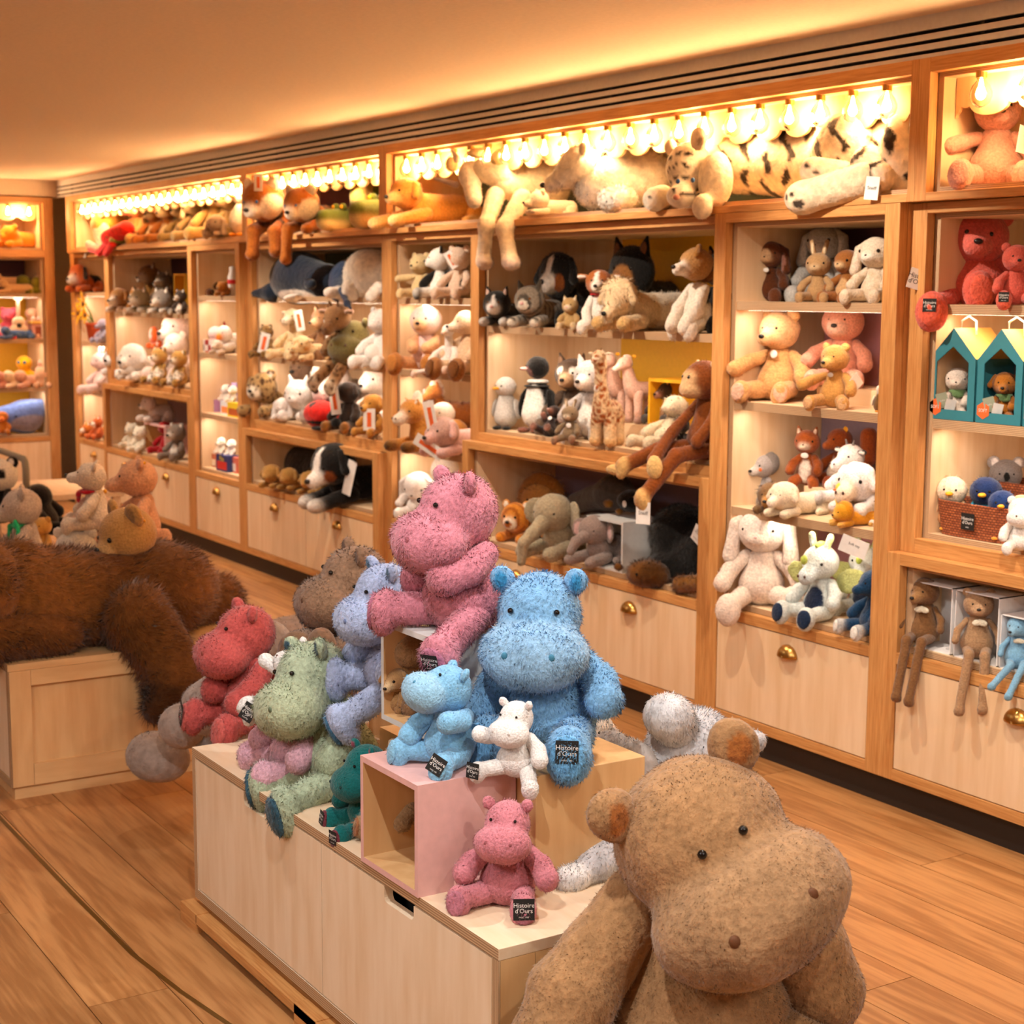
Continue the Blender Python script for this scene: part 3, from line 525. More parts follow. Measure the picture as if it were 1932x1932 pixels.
def head_parts(h, o):
    """head in its own frame, facing -Y. returns {part:(prims, paints)}, extras"""
    c = o['c']; cm = o.get('c2', c); P = {}; X = []
    sq = o.get('hw', 1.0); pr_ = [E_((0, 0, 0), (h*1.02*sq, h*.98, h*.95*o.get('hz', 1)), o.get('ch', c))]
    for m in MUZ[o.get('muz', 'bear')](h):
        pr_.append(E_(m[1], m[2], cm) if m[0] == 'e' else C_(m[1], m[2], m[3], m[4], cm))
    P['head'] = (pr_, [(np.array(q[0])*h, np.array(q[1])*h, q[2]) for q in o.get('face', ())])
    e = o.get('ear', 'round'); ce = o.get('ce', cm); ec = o.get('ec', c); es = o.get('es', 1.0); ears = []
    for s in (-1, 1):
        if e == 'round': A = [E_((s*h*.74, h*.05, h*.74), (h*.36*es, h*.15*es, h*.36*es), ec, rotm(0, s*25, s*12))]; pt = [((s*h*.74, -h*.12*es, h*.76), (h*.24*es, h*.12, h*.24*es), ce)]
        elif e == 'hippo': A = [E_((s*h*.80, h*.02, h*.80), (h*.27*es, h*.17*es, h*.32*es), ec, rotm(0, s*32, s*-20))]; pt = [((s*h*.82, -h*.16, h*.82), (h*.15, h*.12, h*.20), ce)]
        elif e == 'droop': A = [C_((s*h*.62, 0, h*.62), (s*h*1.15, -h*.05, h*.2), h*.20, h*.26, ec), C_((s*h*1.15, -h*.05, h*.2), (s*h*1.3, -h*.2, -h*1.05*es), h*.26, h*.36, ec)]; pt = [((s*h*1.1, -h*.42, -h*.5*es), (h*.2, h*.25, h*.7*es), ce)]
        elif e == 'up': A = [C_((s*h*.38, 0, h*.75), (s*h*.62, h*.15, h*1.9*es), h*.20, h*.20, ec)]; pt = [((s*h*.52, -h*.18, h*1.4*es), (h*.12, h*.22, h*.55), ce)]
        elif e == 'point': A = [C_((s*h*.58, 0, h*.62), (s*h*.76, -h*.05, h*1.22*es), h*.30, h*.07, ec)]; pt = [((s*h*.67, -h*.26, h*.85), (h*.16, h*.16, h*.26), ce)]
        elif e == 'flop': A = [C_((s*h*.75, 0, h*.55), (s*h*1.12, -h*.22, -h*.15*es), h*.22, h*.25, ec)]; pt = []
        elif e == 'side': A = [C_((s*h*.75, 0, h*.42), (s*h*1.45, -h*.05, h*.45), h*.12, h*.20, ec)]; pt = [((s*h*1.3, -h*.18, h*.42), (h*.35, h*.12, h*.14), ce)]
        elif e == 'eleph': A = [E_((s*h*1.15, h*.15, -h*.05), (h*.66*es, h*.12, h*.72*es), ec, rotm(0, s*10, s*-28))]; pt = [((s*h*1.15, -h*.1, -h*.05), (h*.45, h*.2, h*.5), ce)]
        else: continue
        if o.get('ear1') and s == o['ear1']: continue
        ears.append((A, pt))
    P['ear'] = ears
    if o.get('horn'): P['horn'] = [([C_((s*h*.3, -h*.1, h*.8), (s*h*.42, -h*.15, h*1.25), h*.12, h*.06, o['horn'])], []) for s in (-1, 1)]
    if o.get('tuft'): P['mane'] = [([E_(np.array(q[0])*h, np.array(q[1])*h, o['tuft']) for q in o.get('tufts', [((0, -.1, .95), (.35, .4, .2)), ((0, .5, .8), (.3, .4, .35))])], [])]
    if o.get('trunk'): P['trunk'] = [(chain([np.array(q)*h for q in o.get('trunkp', ((0, -.7, -.3), (0, -1.25, -.7), (-.1, -1.5, -1.3), (-.3, -1.8, -1.6)))], [h*.42, h*.33, h*.27, h*.24], cm), [])]
    m = o.get('muz', 'bear'); ey = dict(hippo=(.50, -.80, .36), flat=(.62, -.72, .1), monkey=(.26, -.98, .16), long=(.72, -.62, .1), cow=(.62, -.74, .1)).get(m, (.38, -.86, .12)); ey = o.get('eye', ey); er = o.get('er', .085)
    for s in (-1, 1):
        em = o.get('em', 'eye_black')
        if o.get('ew'): X.append(('eye_patch', 'eye_white', (s*ey[0]*h, ey[1]*h*.97, ey[2]*h), h*er*1.7))
        if em: X.append(('eye', em, (s*ey[0]*h, ey[1]*h, ey[2]*h), h*er))
    nz = dict(bear=((0, -1.26, -.16), (.15, .10, .10)), dog=((0, -1.60, -.26), (.16, .12, .12)), flat=((0, -1.08, -.16), (.09, .07, .06)), cow=None, long=None, hippo=None, monkey=None, none=None, beak=((0, -1.2, -.1), (.26, .36, .15))).get(m)
    if nz and o.get('nm', 'nose_black'): X.append(('nose' if m != 'beak' else 'beak', o.get('nm', 'nose_black') if m != 'beak' else o.get('bm', 'tag_yellow'), tuple(h*v for v in nz[0]), tuple(h*v*o.get('ns', 1) for v in nz[1])))
    if m in ('hippo', 'cow', 'long'):
        q, qr = dict(hippo=((.50, -1.62, -.36), .07), cow=((.22, -1.72, -.42), .07), long=((.18, -1.95, -.85), .06))[m]
        for s in (-1, 1): X.append(('nostril', MC(o.get('cn', '5a3a30')).name, (s*q[0]*h, q[1]*h, q[2]*h), (h*qr, h*.05, h*qr*1.2)))
    return P, X
D0 = dict(hy=0, hp=0, hr=0, bw=1.0, hs=.215)
def plush(name, kind, x, y, z, size, rz, label, cat='plush toy', group=None, px=None, tilt=(0, 0), fur=.020, dens=None, lod=None, **o):
    """size: real height (m) the toy would have; geometry is authored at height 1 and the root is scaled"""
    o = {**D0, **o}; px = px or 100
    key = (kind, round(px/60), fur, repr(sorted((a, str(b)) for a, b in o.items() if a not in ('lab',))))
    if group: o['_g'] = 1
    root = empty(name, (x, y, z), label, cat, group); root.scale = (size,)*3; root.rotation_euler = (math.radians(tilt[0]), math.radians(tilt[1]), math.radians(rz))
    if key in _cache:
        src = _cache[key]
        for ch in src.children:
            c = ch.copy(); COL.objects.link(c); c.parent = root
            for g in ch.children: d = g.copy(); COL.objects.link(d); d.parent = c
        return root
    _cache[key] = root
    cell = max(1.0/95, (4.8 if px > 200 else 4.6)/px); small = px < 62
    cell = min(cell, .055)
    nb = dens if dens is not None else (int(px*px*.36) if px > 200 else int(px*px*.13+150))
    parts, extras, at = KIND[kind](o)
    tot = 0; jobs = []
    for pn, prims, paints in parts: 
        a = sum((max(p[2])**2*9 if p[0] == 'e' else (np.linalg.norm(p[2]-p[1])+p[3]+p[4])*max(p[3], p[4])*6) for p in prims); jobs.append((pn, prims, paints, a)); tot += a
    if small:
        SM = ('torso', 'head', 'arm', 'leg', 'ear', 'tail', 'foreleg', 'hind_leg', 'neck'); mg = [j for j in jobs if j[0] in SM]; rest = [j for j in jobs if j[0] not in SM]
        if mg: jobs = [('body', [p for j in mg for p in j[1]], [q for j in mg for q in j[2]], sum(j[3] for j in mg))]+rest
    made = {}
    for pn, prims, paints, a in jobs:
        me = plush_mesh(pn, prims, paints, cell=cell, k=.05 if pn in ('head', 'torso', 'body') else .03, fur=fur*o.get('pf', {}).get(pn, 1), dens=int(nb*a/tot), pattern=o.get('pat') if pn not in o.get('nopat', ()) else None, mat=o.get('mat', 'plush'), flow=o.get('flow', (0, -.15, -1)), fw=o.get('fw', .12), lump=o.get('lump', .004))
        made.setdefault(pn, []).append(put(pn, me, root))
    hd = (made.get('head') or made.get('body') or [root])[0]
    for nm, mt, c, r in extras:
        Rr = at['R'] if isinstance(at, dict) else np.eye(3); ball(nm, mt, root if 0 else hd, tuple(np.array(c)), r, Rr)
    if o.get('flab'): foot_label(root, o, s=o.get('ls', .12), rot=o.get('lrot', 0))
    return root
def sitkind(o):
    bw, hs = o['bw'], o['hs']; c = o['c']; cb = o.get('cb'); hz = o.get('neckz', .745)
    H = np.array(o.get('ho', (0, -.04, hz)), float); R = rotm(o['hp'], o['hr'], 0); R = rotm(0, 0, o['hy'])@R
    parts = []; tz = o.get('tz', .46)
    parts.append(('torso', [C_((0, 0, .20), (0, .0, tz), .205*bw, .135*bw, o.get('ct', c)), E_((0, -.02, .2), (.225*bw, .2*bw, .2), o.get('ct', c))], ([((0, -.2*bw, .25), (.15*bw, .16*bw, .22), cb)] if cb else [])+list(o.get('tp', ()))))
    hp, X = head_parts(hs, o)
    parts.append(('head', xf(hp['head'][0], R, H), [(R@np.array(q[0])+H, q[1], q[2]) for q in hp['head'][1]]))
    for n in ('ear', 'horn', 'mane', 'trunk'):
        for A, pt in hp.get(n, []): parts.append((n, xf(A, R, H), [(R@np.array(q[0])+H, q[1], q[2]) for q in pt]))
    ca, cf = o.get('ca', c), o.get('cf', c); ar = o.get('ar', .085); al = o.get('al')
    for i, s in enumerate((-1, 1)):
        hand = o.get('hl' if s < 0 else 'hr_', (s*.30*bw, -.20, .26)); sh = np.array((s*.15*bw, -.01, tz+.02)); hand = np.array(hand, float); el = (sh+hand)/2+np.array((s*.045, .0, -.01))
        parts.append(('arm', chain([sh, el, hand], [ar*.8, ar*.95, ar*1.1], ca)[0:1]+[C_(el, hand, ar*.95, ar*1.08, o.get('chd', ca))], []))
    fr = o.get('fr_', .10); lr = o.get('lr', .095)
    for s in (-1, 1):
        ft = np.array(o.get('fl' if s < 0 else 'fr', (s*.25, -.44, .105)), float); hip = np.array((s*.13*bw, -.08, .12)); kn = o.get('kl' if s < 0 else 'kr'); d = ft-hip
        pts = [hip]+([np.array(kn, float)] if kn is not None else [])+[ft]; rs = [lr*1.08]+([lr] if kn is not None else [])+[lr*.92]
        fd = np.array(o.get('fd' if s < 0 else 'fe', (s*.18, -.92, .15)), float); fd /= np.linalg.norm(fd)     # sole direction
        upv = np.array((0, 0, 1.0)) if abs(fd[2]) < .8 else np.array((0, -1.0, 0)); sx = np.cross(upv, -fd); sx /= np.linalg.norm(sx); uz = np.cross(-fd, sx)*-1; uz = np.cross(sx, -fd); Rf = np.stack([sx, -fd, uz], 1)
        fs = o.get('fs', 1.0); parts.append(('leg', chain(pts, rs, c)+[E_(ft+uz*.02*fs, (fr*fs, .075*fs, fr*1.28*fs), cf, Rf)], []))
        if o.get('cp'): parts.append(('foot_pad', [E_(ft+uz*.02*fs+fd*.062*fs, (fr*.76*fs, .026*fs, fr*1.0*fs), o['cp'], Rf)], []))
        if o.get('flab') and (o['flab'] in (s, 2)): o.setdefault('_lab', []).append((ft+fd*(.062*fs+.024*fs)+uz*-.01, Rf[:, 0], uz, fs*fr))
    if o.get('tail'): parts.append(('tail', chain([np.array(q) for q in o['tail']], [o.get('tr', .04)]*len(o['tail']), o.get('ctl', c)), []))
    for q in o.get('extra', ()): parts.append(q)
    return parts, [(n, m, R@np.array(p)+H, r) for n, m, p, r in X]+list(o.get('xx', ())), {'R': R}
def liekind(o):
    hs = o['hs'] if o['hs'] != .215 else .17; c = o['c']; bw = o['bw']; H = np.array(o.get('ho', (0, -.30, .36)), float); R = rotm(0, 0, o['hy'])@rotm(o['hp'], o['hr'], 0); L = o.get('len', .5); parts = []; cb = o.get('cb')
    parts.append(('torso', [C_((0, -.12, .20), (0, L-.05, .19), .175*bw, .19*bw, o.get('ct', c))]+[C_((0, -.12, .24), H*.8+np.array((0, -.0, .03)), .13, .11, o.get('ct', c))], ([((0, -.25, .12), (.13, .2, .16), cb)] if cb else [])+list(o.get('tp', ()))))
    hp, X = head_parts(hs, o)
    parts.append(('head', xf(hp['head'][0], R, H), [(R@np.array(q[0])+H, q[1], q[2]) for q in hp['head'][1]]))
    for n in ('ear', 'horn', 'mane', 'trunk'):
        for A, pt in hp.get(n, []): parts.append((n, xf(A, R, H), [(R@np.array(q[0])+H, q[1], q[2]) for q in pt]))
    for s in (-1, 1):
        fp = o.get('pl' if s < 0 else 'pr', ((s*.15, -.15, .10), (s*.18, -.50, .07)))
        parts.append(('foreleg', chain([np.array(q, float) for q in fp], [.085]*(len(fp)-1)+[.075], c)+[E_(np.array(fp[-1], float), (.08, .10, .07), o.get('cf', c))], []))
        if o.get('hind', 1): parts.append(('hind_leg', [E_((s*.2*bw, L-.1, .13), (.09, .17, .13), c), C_((s*.24*bw, L-.08, .06), (s*.27*bw, L-.34, .06), .065, .06, o.get('cf', c))], []))
    if o.get('tail'): parts.append(('tail', chain([np.array(q) for q in o['tail']], [o.get('tr', .035)]*len(o['tail']), o.get('ctl', c)), []))
    for q in o.get('extra', ()): parts.append(q)
    return parts, [(n, m, R@np.array(p)+H, r) for n, m, p, r in X]+list(o.get('xx', ())), {'R': R}
def standkind(o):
    c = o['c']; ll = o.get('ll', .36); nk = o.get('nk', ((0, -.24, .5), (0, -.34, .72))); hs = o['hs'] if o['hs'] != .215 else .13; R = rotm(0, 0, o['hy'])@rotm(o['hp'], o['hr'], 0); H = np.array(o.get('ho', np.array(nk[-1])+np.array((0, -.05, .08))), float); parts = []; w = o.get('w', .12); L = o.get('len', .22); r = o.get('tr_', .14)
    parts.append(('torso', [C_((0, -L, ll+r*.7), (0, L, ll+r*.7), r, r*.95, c)]+chain([np.array(q, float) for q in nk], [o.get('nr', .11), o.get('nr2', .075)]+[.07]*(len(nk)-2), c), ([((0, 0, ll), (.2, .5, .09), o['cb'])] if o.get('cb') else [])+list(o.get('tp', ()))))
    hp, X = head_parts(hs, o)
    parts.append(('head', xf(hp['head'][0], R, H), [(R@np.array(q[0])+H, q[1], q[2]) for q in hp['head'][1]]))
    for n in ('ear', 'horn', 'mane', 'trunk'):
        for A, pt in hp.get(n, []): parts.append((n, xf(A, R, H), [(R@np.array(q[0])+H, q[1], q[2]) for q in pt]))
    for s in (-1, 1):
        for yy in (-L, L): parts.append(('leg', [C_((s*w*.8, yy, ll+.05), (s*w, yy-.01, .05), .072, .058, c), E_((s*w, yy-.015, .045), (.062, .07, .045), o.get('cf', c))], []))
    if o.get('tail'): parts.append(('tail', chain([np.array(q) for q in o['tail']], [.03]*len(o['tail']), o.get('ctl', c)), []))
    for q in o.get('extra', ()): parts.append(q)
    return parts, [(n, m, R@np.array(p)+H, r) for n, m, p, r in X], {'R': R}
def eggkind(o):
    c = o['c']; hs = o['hs'] if o['hs'] != .215 else .19; H = np.array((0, -.02, o.get('neckz', .79)), float); R = rotm(0, 0, o['hy'])@rotm(o['hp'], 0, 0); parts = []; bw = o['bw']
    parts.append(('torso', [C_((0, 0, .25), (0, 0, .52), .23*bw, .165*bw, c)], [((0, -.2, .34), (.21*bw, .19, .33), o['cb'])] if o.get('cb') else []))
    hp, X = head_parts(hs, {**o, 'ear': o.get('ear', 'none'), 'muz': 'beak'}); parts.append(('head', xf(hp['head'][0], R, H), [(R@np.array(q[0])+H, q[1], q[2]) for q in hp['head'][1]]))
    for s in (-1, 1):
        parts.append(('wing', [E_((s*.235*bw, .0, .38), (.045, .11, .2), o.get('cw', c), rotm(0, s*-14, 0))], []))
        parts.append(('foot', [E_((s*.1, -.17, .035), (.075, .11, .035), o.get('cf', 'F0A030'))], []))
    for q in o.get('extra', ()): parts.append(q)
    return parts, [(n, m, R@np.array(p)+H, r) for n, m, p, r in X], {'R': R}
def freekind(o): return o['parts'], list(o.get('xx', ())), {'R': np.eye(3)}
KIND = dict(sit=sitkind, lie=liekind, stand=standkind, egg=eggkind, free=freekind)
def P(name, kind, u, z, y, hpx, rz, label, cat='plush toy', group=None, **o):
    """toy whose base stands on height z at depth y, seen at column u, hp pixels tall in the photograph"""
    vb = o.pop('vb', None)
    if vb is not None: q = un(u, vb, 1, y); o['x'] = q[0]; z = q[2]
    x = o.pop('x', None); x = xat(u, z, y) if x is None else x; w = pr((x, y, z))[2]; hfac = o.pop('hf', None) or {'sit': lambda: (o['ho'][2] if 'ho' in o else o.get('neckz', .745))+o.get('hs', .215)*.93, 'lie': lambda: (o['ho'][2] if 'ho' in o else .36)+o.get('hs', .17)*.93, 'egg': lambda: o.get('neckz', .79)+o.get('hs', .19)*.9}.get(kind, lambda: 1.0)()
    r = plush(name, kind, x, y, z, hpx*w/FPX/hfac, rz, label, cat, group, px=hpx/hfac, **o)
    if kind == 'lie' and y > .12: r.scale = (r.scale[0], r.scale[1]*(.55 if y > .25 else .75), r.scale[2])
    return r
def foot_label(root, o, txt='Histoire\nd\'Ours', s=.14, rot=0):
    for (c, ux, uy, f) in o.get('_lab', []):
        a = math.radians(rot+180); u2 = ux*math.cos(a)+uy*math.sin(a); v2 = -ux*math.sin(a)+uy*math.cos(a); leg = [ch for ch in root.children if ch.name.startswith('leg')]
        label_mesh('fabric_label', s, s, ['label_black', 'paper_white'], [(txt, s*.30, s*.06), ('PARIS 1985', s*.10, -s*.36)], 0, leg[0] if leg else root, c+np.cross(u2, v2)*.004, u2, v2)
def hangtag(par, c, w, h, label_txt=None, bar=None, rz=0, tilt=0, name='hang_tag'):
    """paper tag in the toy's own frame (unit = toy height)"""
    a = math.radians(rz); t = math.radians(tilt); ux = np.array((math.cos(a)*math.cos(t), math.sin(a)*math.cos(t), math.sin(t))); uy = np.array((-math.cos(a)*math.sin(t), -math.sin(a)*math.sin(t), math.cos(t))); c = np.array(c, float)
    o = label_mesh(name, w, h, ['paper_white', 'ink_black'], label_txt, w*.34, par, c, ux, uy, thick=.004)
    if bar: n = np.cross(ux, uy); label_mesh('tag_band', w*.36, h*.66, [bar], None, 0, o, c+n*.003, ux, uy, thick=.001)
    return o
# ================================================================== FOREGROUND PLUSH
def HIP(c, **k):
    d = dict(muz='hippo', ear='hippo', hs=.215, c=c, fur=.024, lr=.105, ar=.105, fs=1.1, er=.065, hw=.90, bw=1.15); d.update(k); return d
HG = 'hippos heaped on the foreground bench'
P('plush_hippo', 'sit', 878, .900, -1.905, 292, 14, 'big rose pink plush hippo sitting on the white cube', group=HG, **HIP('CF8494', cp='B8728C', flab=1, ls=.11, hy=-20, hp=6, hs=.25, bw=1.2, ho=(-.0, -.06, .73),
  fl=(-.34, -.36, .12), fd=(-.85, -.5, .1), fr=(.24, -.46, -.06), fe=(.25, -.85, -.35), hr_=(.12, -.30, .36), hl=(-.30, -.12, .28), cn='9c5560', fs=1.2))
P('plush_hippo', 'sit', 1040, .680, -1.815, 330, 44, 'large sky blue plush hippo sitting on the birch box', group=HG, **HIP('7FB4E0', c2='94C0E4', cp='74B4E4', ce='3F97CF', flab=1, ls=.12, hy=4, hp=8, hs=.25, ho=(-.06, -.06, .74), ar=.1,
  fl=(-.30, -.34, .10), fr=(.20, -.50, .12), fe=(.12, -.95, .12), hr_=(.32, -.16, .32), hl=(-.36, -.1, .2), cn='3f86a8', fs=1.25))
P('plush_hippo', 'sit', 850, .680, -2.055, 188, 30, 'small sky blue plush hippo sitting on the pink cube', group=HG, **HIP('86C2EA', c2='98C9E8', cp='86C0E4', flab=1, ls=.17, hy=-42, hp=-30, hs=.24, fl=(-.42, -.26, .13), fd=(-.6, -.8, .2), fr=(.16, -.46, .10), fe=(.1, -.9, .3), hr_=(.18, -.36, .50), cn='4a8fb5', fs=1.25, lrot=-25))
P('plush_hippo', 'sit', 975, .680, -1.985, 142, 44, 'small snow white plush hippo on the birch box before the large blue one', group=HG, **HIP('F1EFEC', cp='ECE8E4', ce='EAD9D4', flab=-1, ls=.2, hy=-18, hs=.235, hp=4, fl=(-.44, -.30, .10), fd=(-.4, -.9, .1), fr=(.26, -.36, -.06), fe=(.2, -.7, -.3), hl=(-.46, -.1, .52), cn='cfc4be', fs=1.15))
P('plush_hippo', 'sit', 958, H, -2.045, 196, 50, 'small rose pink plush hippo sitting on the bench beside the pink cube', group=HG, **HIP('D28490', cp='C07A8C', flab=1, ls=.19, hy=-6, hs=.225, hp=-2, hl=(-.38, -.16, .30), hr_=(.38, -.20, .30), fl=(-.40, -.34, .12), fr=(.20, -.46, .12), cn='a25a62', fs=1.2))
P('plush_hippo', 'sit', 655, H, -1.985, 280, 12, 'sage green plush hippo leaning back on the bench front edge', group=HG, tilt=(4, -10), **HIP('AFC0A4', c2='B2BF9F', cp='35586A', ce='35586A', hy=-10, hp=4, hs=.245, ho=(-.06, -.07, .73), flab=0,
  fl=(-.36, -.38, .10), fd=(-.8, -.55, .0), fr=(.10, -.56, .02), fe=(-.25, -.9, -.1), hr_=(.16, -.20, .22), hl=(-.3, -.1, .25), cn='5d6b52', fs=1.35))
P('plush_hippo', 'sit', 482, H, -1.96, 228, 2, 'coral red plush hippo at the left end of the bench', group=HG, **HIP('BC5450', c2='BC5653', cp='C6605A', hy=-8, hp=2, hs=.235, ho=(-.04, -.05, .73), flab=-1, ls=.17, lrot=-15, fl=(-.22, -.42, .10), fd=(-.25, -.9, .1), fr=(.25, -.36, .08), hr_=(.22, -.24, .25), cn='8c3d36', fs=1.15, hl=(-.12, -.28, .30)))
P('plush_lamb', 'sit', 528, H+.125, -2.06, 150, 10, 'small white plush toy leaning back on the coral hippo', group=HG, tilt=(-22, 14), c='F0F0EE', muz='hippo', ear='hippo', hs=.20, fur=.03, hl=(-.52, -.12, .48), hr_=(.42, -.02, .5), cp='EDEBE8', flab=1, ls=.2, em=None, fl=(-.12, -.44, .02), fr=(.1, -.5, -.02))
P('plush_hippo', 'sit', 570, H, -2.045, 205, 0, 'pale pink plush hippo squeezed between the coral and green ones', group=HG, **HIP('DDAFC0', hy=20, bw=1.25, hp=0, fl=(-.46, -.28, .12), fd=(-.8, -.5, .1), fr=(.1, -.4, .1), hs=.18, cn='b58a9a'))
P('plush_hippo', 'sit', 698, H, -2.075, 160, 0, 'small dark teal plush hippo in tartan soles beside the pink cube', group=HG, **HIP('0F6767', c2='0F6262', cp='7A3440', ce='8c2f4a', hy=0, hp=10, hs=.26, fl=(-.34, -.34, .06), fr=(.18, -.46, .02), fe=(.1, -.95, 0), cn='083c3c', fs=1.3, flab=2, ls=.16))
P('plush_hippo', 'sit', 690, 0, -1.66, 255, 0, 'large taupe brown plush hippo at the back of the heap', group=HG, vb=1285, **HIP('8F7058', c2='8B6C54', hy=-14, hp=2, hs=.255, ho=(-.05, -.05, .74), cn='5c3a22', ce='6e4f3a', hl=(-.34, -.12, .30), hr_=(.26, -.26, .32)))
P('plush_hippo', 'sit', 752, 0, -1.90, 250, -6, 'pale lilac blue plush hippo wedged beside the white cube', group=HG, vb=1312, **HIP('A9B8DA', c2='AEBFE2', ct='9AA4C4', cp='3E6784', ce='2f5a78', hy=0, hp=10, hs=.24, ho=(-.06, -.07, .76), fl=(-.26, -.40, .13), fd=(-.65, -.75, -.05), fr=(.02, -.46, -.14), fe=(-.35, -.75, -.5), fs=1.35, cn='6f80a8'))
hb = empty('display_cube', (8.93, -1.74, H), 'plain birch box buried under the heap of hippos', 'display box'); wbox('case', 'warm_birch_z', hb, 8.80, 9.04, -1.88, -1.62, H, .575)
hb = empty('display_cube', (8.60, -1.62, H), 'plain birch box at the back, buried below the taupe hippo', 'display box'); wbox('case', 'warm_birch_z', hb, 8.47, 8.74, -1.74, -1.50, H, .60)
P('plush_dog', 'sit', 812, .693, -1.90, 175, -10, 'brown plush toy sitting inside the white cube', c='8A6A4C', c2='A88660', ear='flop', muz='hippo', hs=.235, fur=.03, em=None, hl=(-.34, -.26, .36), fl=(-.25, -.3, .08), fr=(.2, -.3, .08), hy=-10)
P('plush_dog', 'sit', 748, .693, -1.985, 84, 22, 'little tan plush dog peeking out at the foot of the white cube', c='A98154', c2='D8B88C', ear='flop', muz='dog', hs=.30, fur=.04, er=.12, hy=10, hp=4, fl=(-.16, -.12, .1), fr=(.16, -.12, .1), hl=(-.2, -.1, .2), hr_=(.2, -.1, .2))
P('plush_bear', 'sit', 765, H+.0125, -2.055, 178, 0, 'brown plush bear sitting inside the pink cube', c='A58763', c2='B0926E', ear='round', hs=.20, fur=.035, hy=14, cp='A86F48', fl=(-.26, -.34, .10), fr=(.12, -.36, .10), fe=(.2, -.9, .1), hl=(-.30, -.24, .22))
# ---- free-form toys: anchor points picked on a depth plane, true radii
def RP(root):
    def f(u, v, x=None, y=None): q = un(u, v, 0 if x is not None else 1, x if x is not None else y); return q-np.array(root)
    return f
r0 = (8.45, -1.86, H); q = RP(r0); T = 'A8978C'; T2 = '9A8272'
plush('plush_elephant', 'free', *r0, 1.0, 0, 'huge taupe plush elephant lying across the back with its trunk hanging off', group=HG, px=1500, fur=.006, dens=26000, lump=.0015, parts=[
  ('torso', [E_(q(560, 1215, y=-1.62), (.13, .16, .085), T2), E_(q(650, 1230, y=-1.60), (.12, .12, .07), T2)], []),
  ('head', [E_(q(492, 1215, y=-1.78), (.085, .095, .075), T), E_(q(455, 1255, y=-1.86), (.07, .075, .07), T)], []),
  ('trunk', [C_(q(445, 1290, y=-1.88), q(395, 1335, y=-1.95), .070, .082, T), E_(q(345, 1370, y=-1.98), (.070, .072, .068), T), E_(q(298, 1428, y=-2.0), (.095, .10, .070), T, rotm(0, 20, 30))], []),
  ('leg', [C_(q(590, 1215, y=-1.80), q(560, 1225, y=-1.88), .045, .05, '7E6048'), E_(q(606, 1228, y=-1.92), (.042, .04, .06), '7A5C46')], []),
  ('leg', [C_(q(650, 1285, y=-1.80), q(600, 1250, y=-1.88), .045, .05, '7E6048')], [])], xx=[('eye', 'eye_black', q(452, 1180, y=-1.885), (.011, .004, .004))], k=.03)
r0 = (8.42, -1.74, H); q = RP(r0)
plush('plush_blanket', 'free', *r0, 1.0, 0, 'pale grey plush belly of a toy under the taupe trunk', 'plush toy', px=1200, fur=.008, dens=5000, lump=.002, parts=[('torso', [C_(q(395, 1385, y=-1.90), q(470, 1340, y=-1.72), .055, .075, 'B9BDC6')], [])])
# right end: grey elephant, pale grey big one, cream one
r0 = (9.5, -1.62, H); q = RP(r0); Gc = 'B5ADA8'
plush('plush_elephant', 'free', *r0, 1.0, 0, 'grey plush elephant with folded ear behind the birch box', px=1500, fur=.007, dens=16000, lump=.002, parts=[
  ('torso', [C_(q(1175, 1590, y=-1.56), q(1180, 1500, y=-1.56), .07, .055, 'A39B96')], []),
  ('head', [E_(q(1180, 1445, y=-1.60), (.058, .06, .062), Gc)], []), ('ear', [E_(q(1150, 1420, y=-1.63), (.045, .03, .055), Gc, rotm(0, 35, 30)), ], []), ('ear', [E_(q(1205, 1440, y=-1.65), (.045, .022, .05), 'BDB5B0', rotm(0, -40, 20))], []),
  ('trunk', [C_(q(1190, 1480, y=-1.63), q(1175, 1560, y=-1.66), .03, .024, 'A8A09B')], [])])
r0 = (9.72, -1.55, H); q = RP(r0); Lg = 'C9C8CB'
plush('plush_dog', 'free', *r0, 1.0, 0, 'large pale grey plush animal sprawled on its belly at the bench end', px=1500, fur=.008, dens=30000, lump=.002, parts=[
  ('torso', [C_(q(1200, 1560, y=-1.62), q(1310, 1420, y=-1.50), .085, .085, Lg), E_(q(1300, 1395, y=-1.50), (.075, .08, .055), 'D0D0D4')], []),
  ('hind_leg', [C_(q(1300, 1400, y=-1.52), q(1268, 1362, y=-1.58), .04, .045, Lg), E_(q(1258, 1348, y=-1.60), (.052, .05, .045), 'D9D8DA')], []),
  ('tail', [C_(q(1345, 1430, y=-1.45), q(1425, 1398, y=-1.42), .026, .024, Lg)], []),
  ('foreleg', [C_(q(1190, 1590, y=-1.72), q(1120, 1638, y=-1.84), .042, .036, 'BFBDC0'), E_(q(1078, 1660, y=-1.90), (.034, .036, .028), 'EDEBEA')], [])])
P('plush_lamb', 'sit', 1108, H, -1.60, 190, 60, 'cream woolly plush lamb half hidden behind the large blue hippo', c='E8DACB', ear='flop', hs=.2, muz='dog', fur=.04)
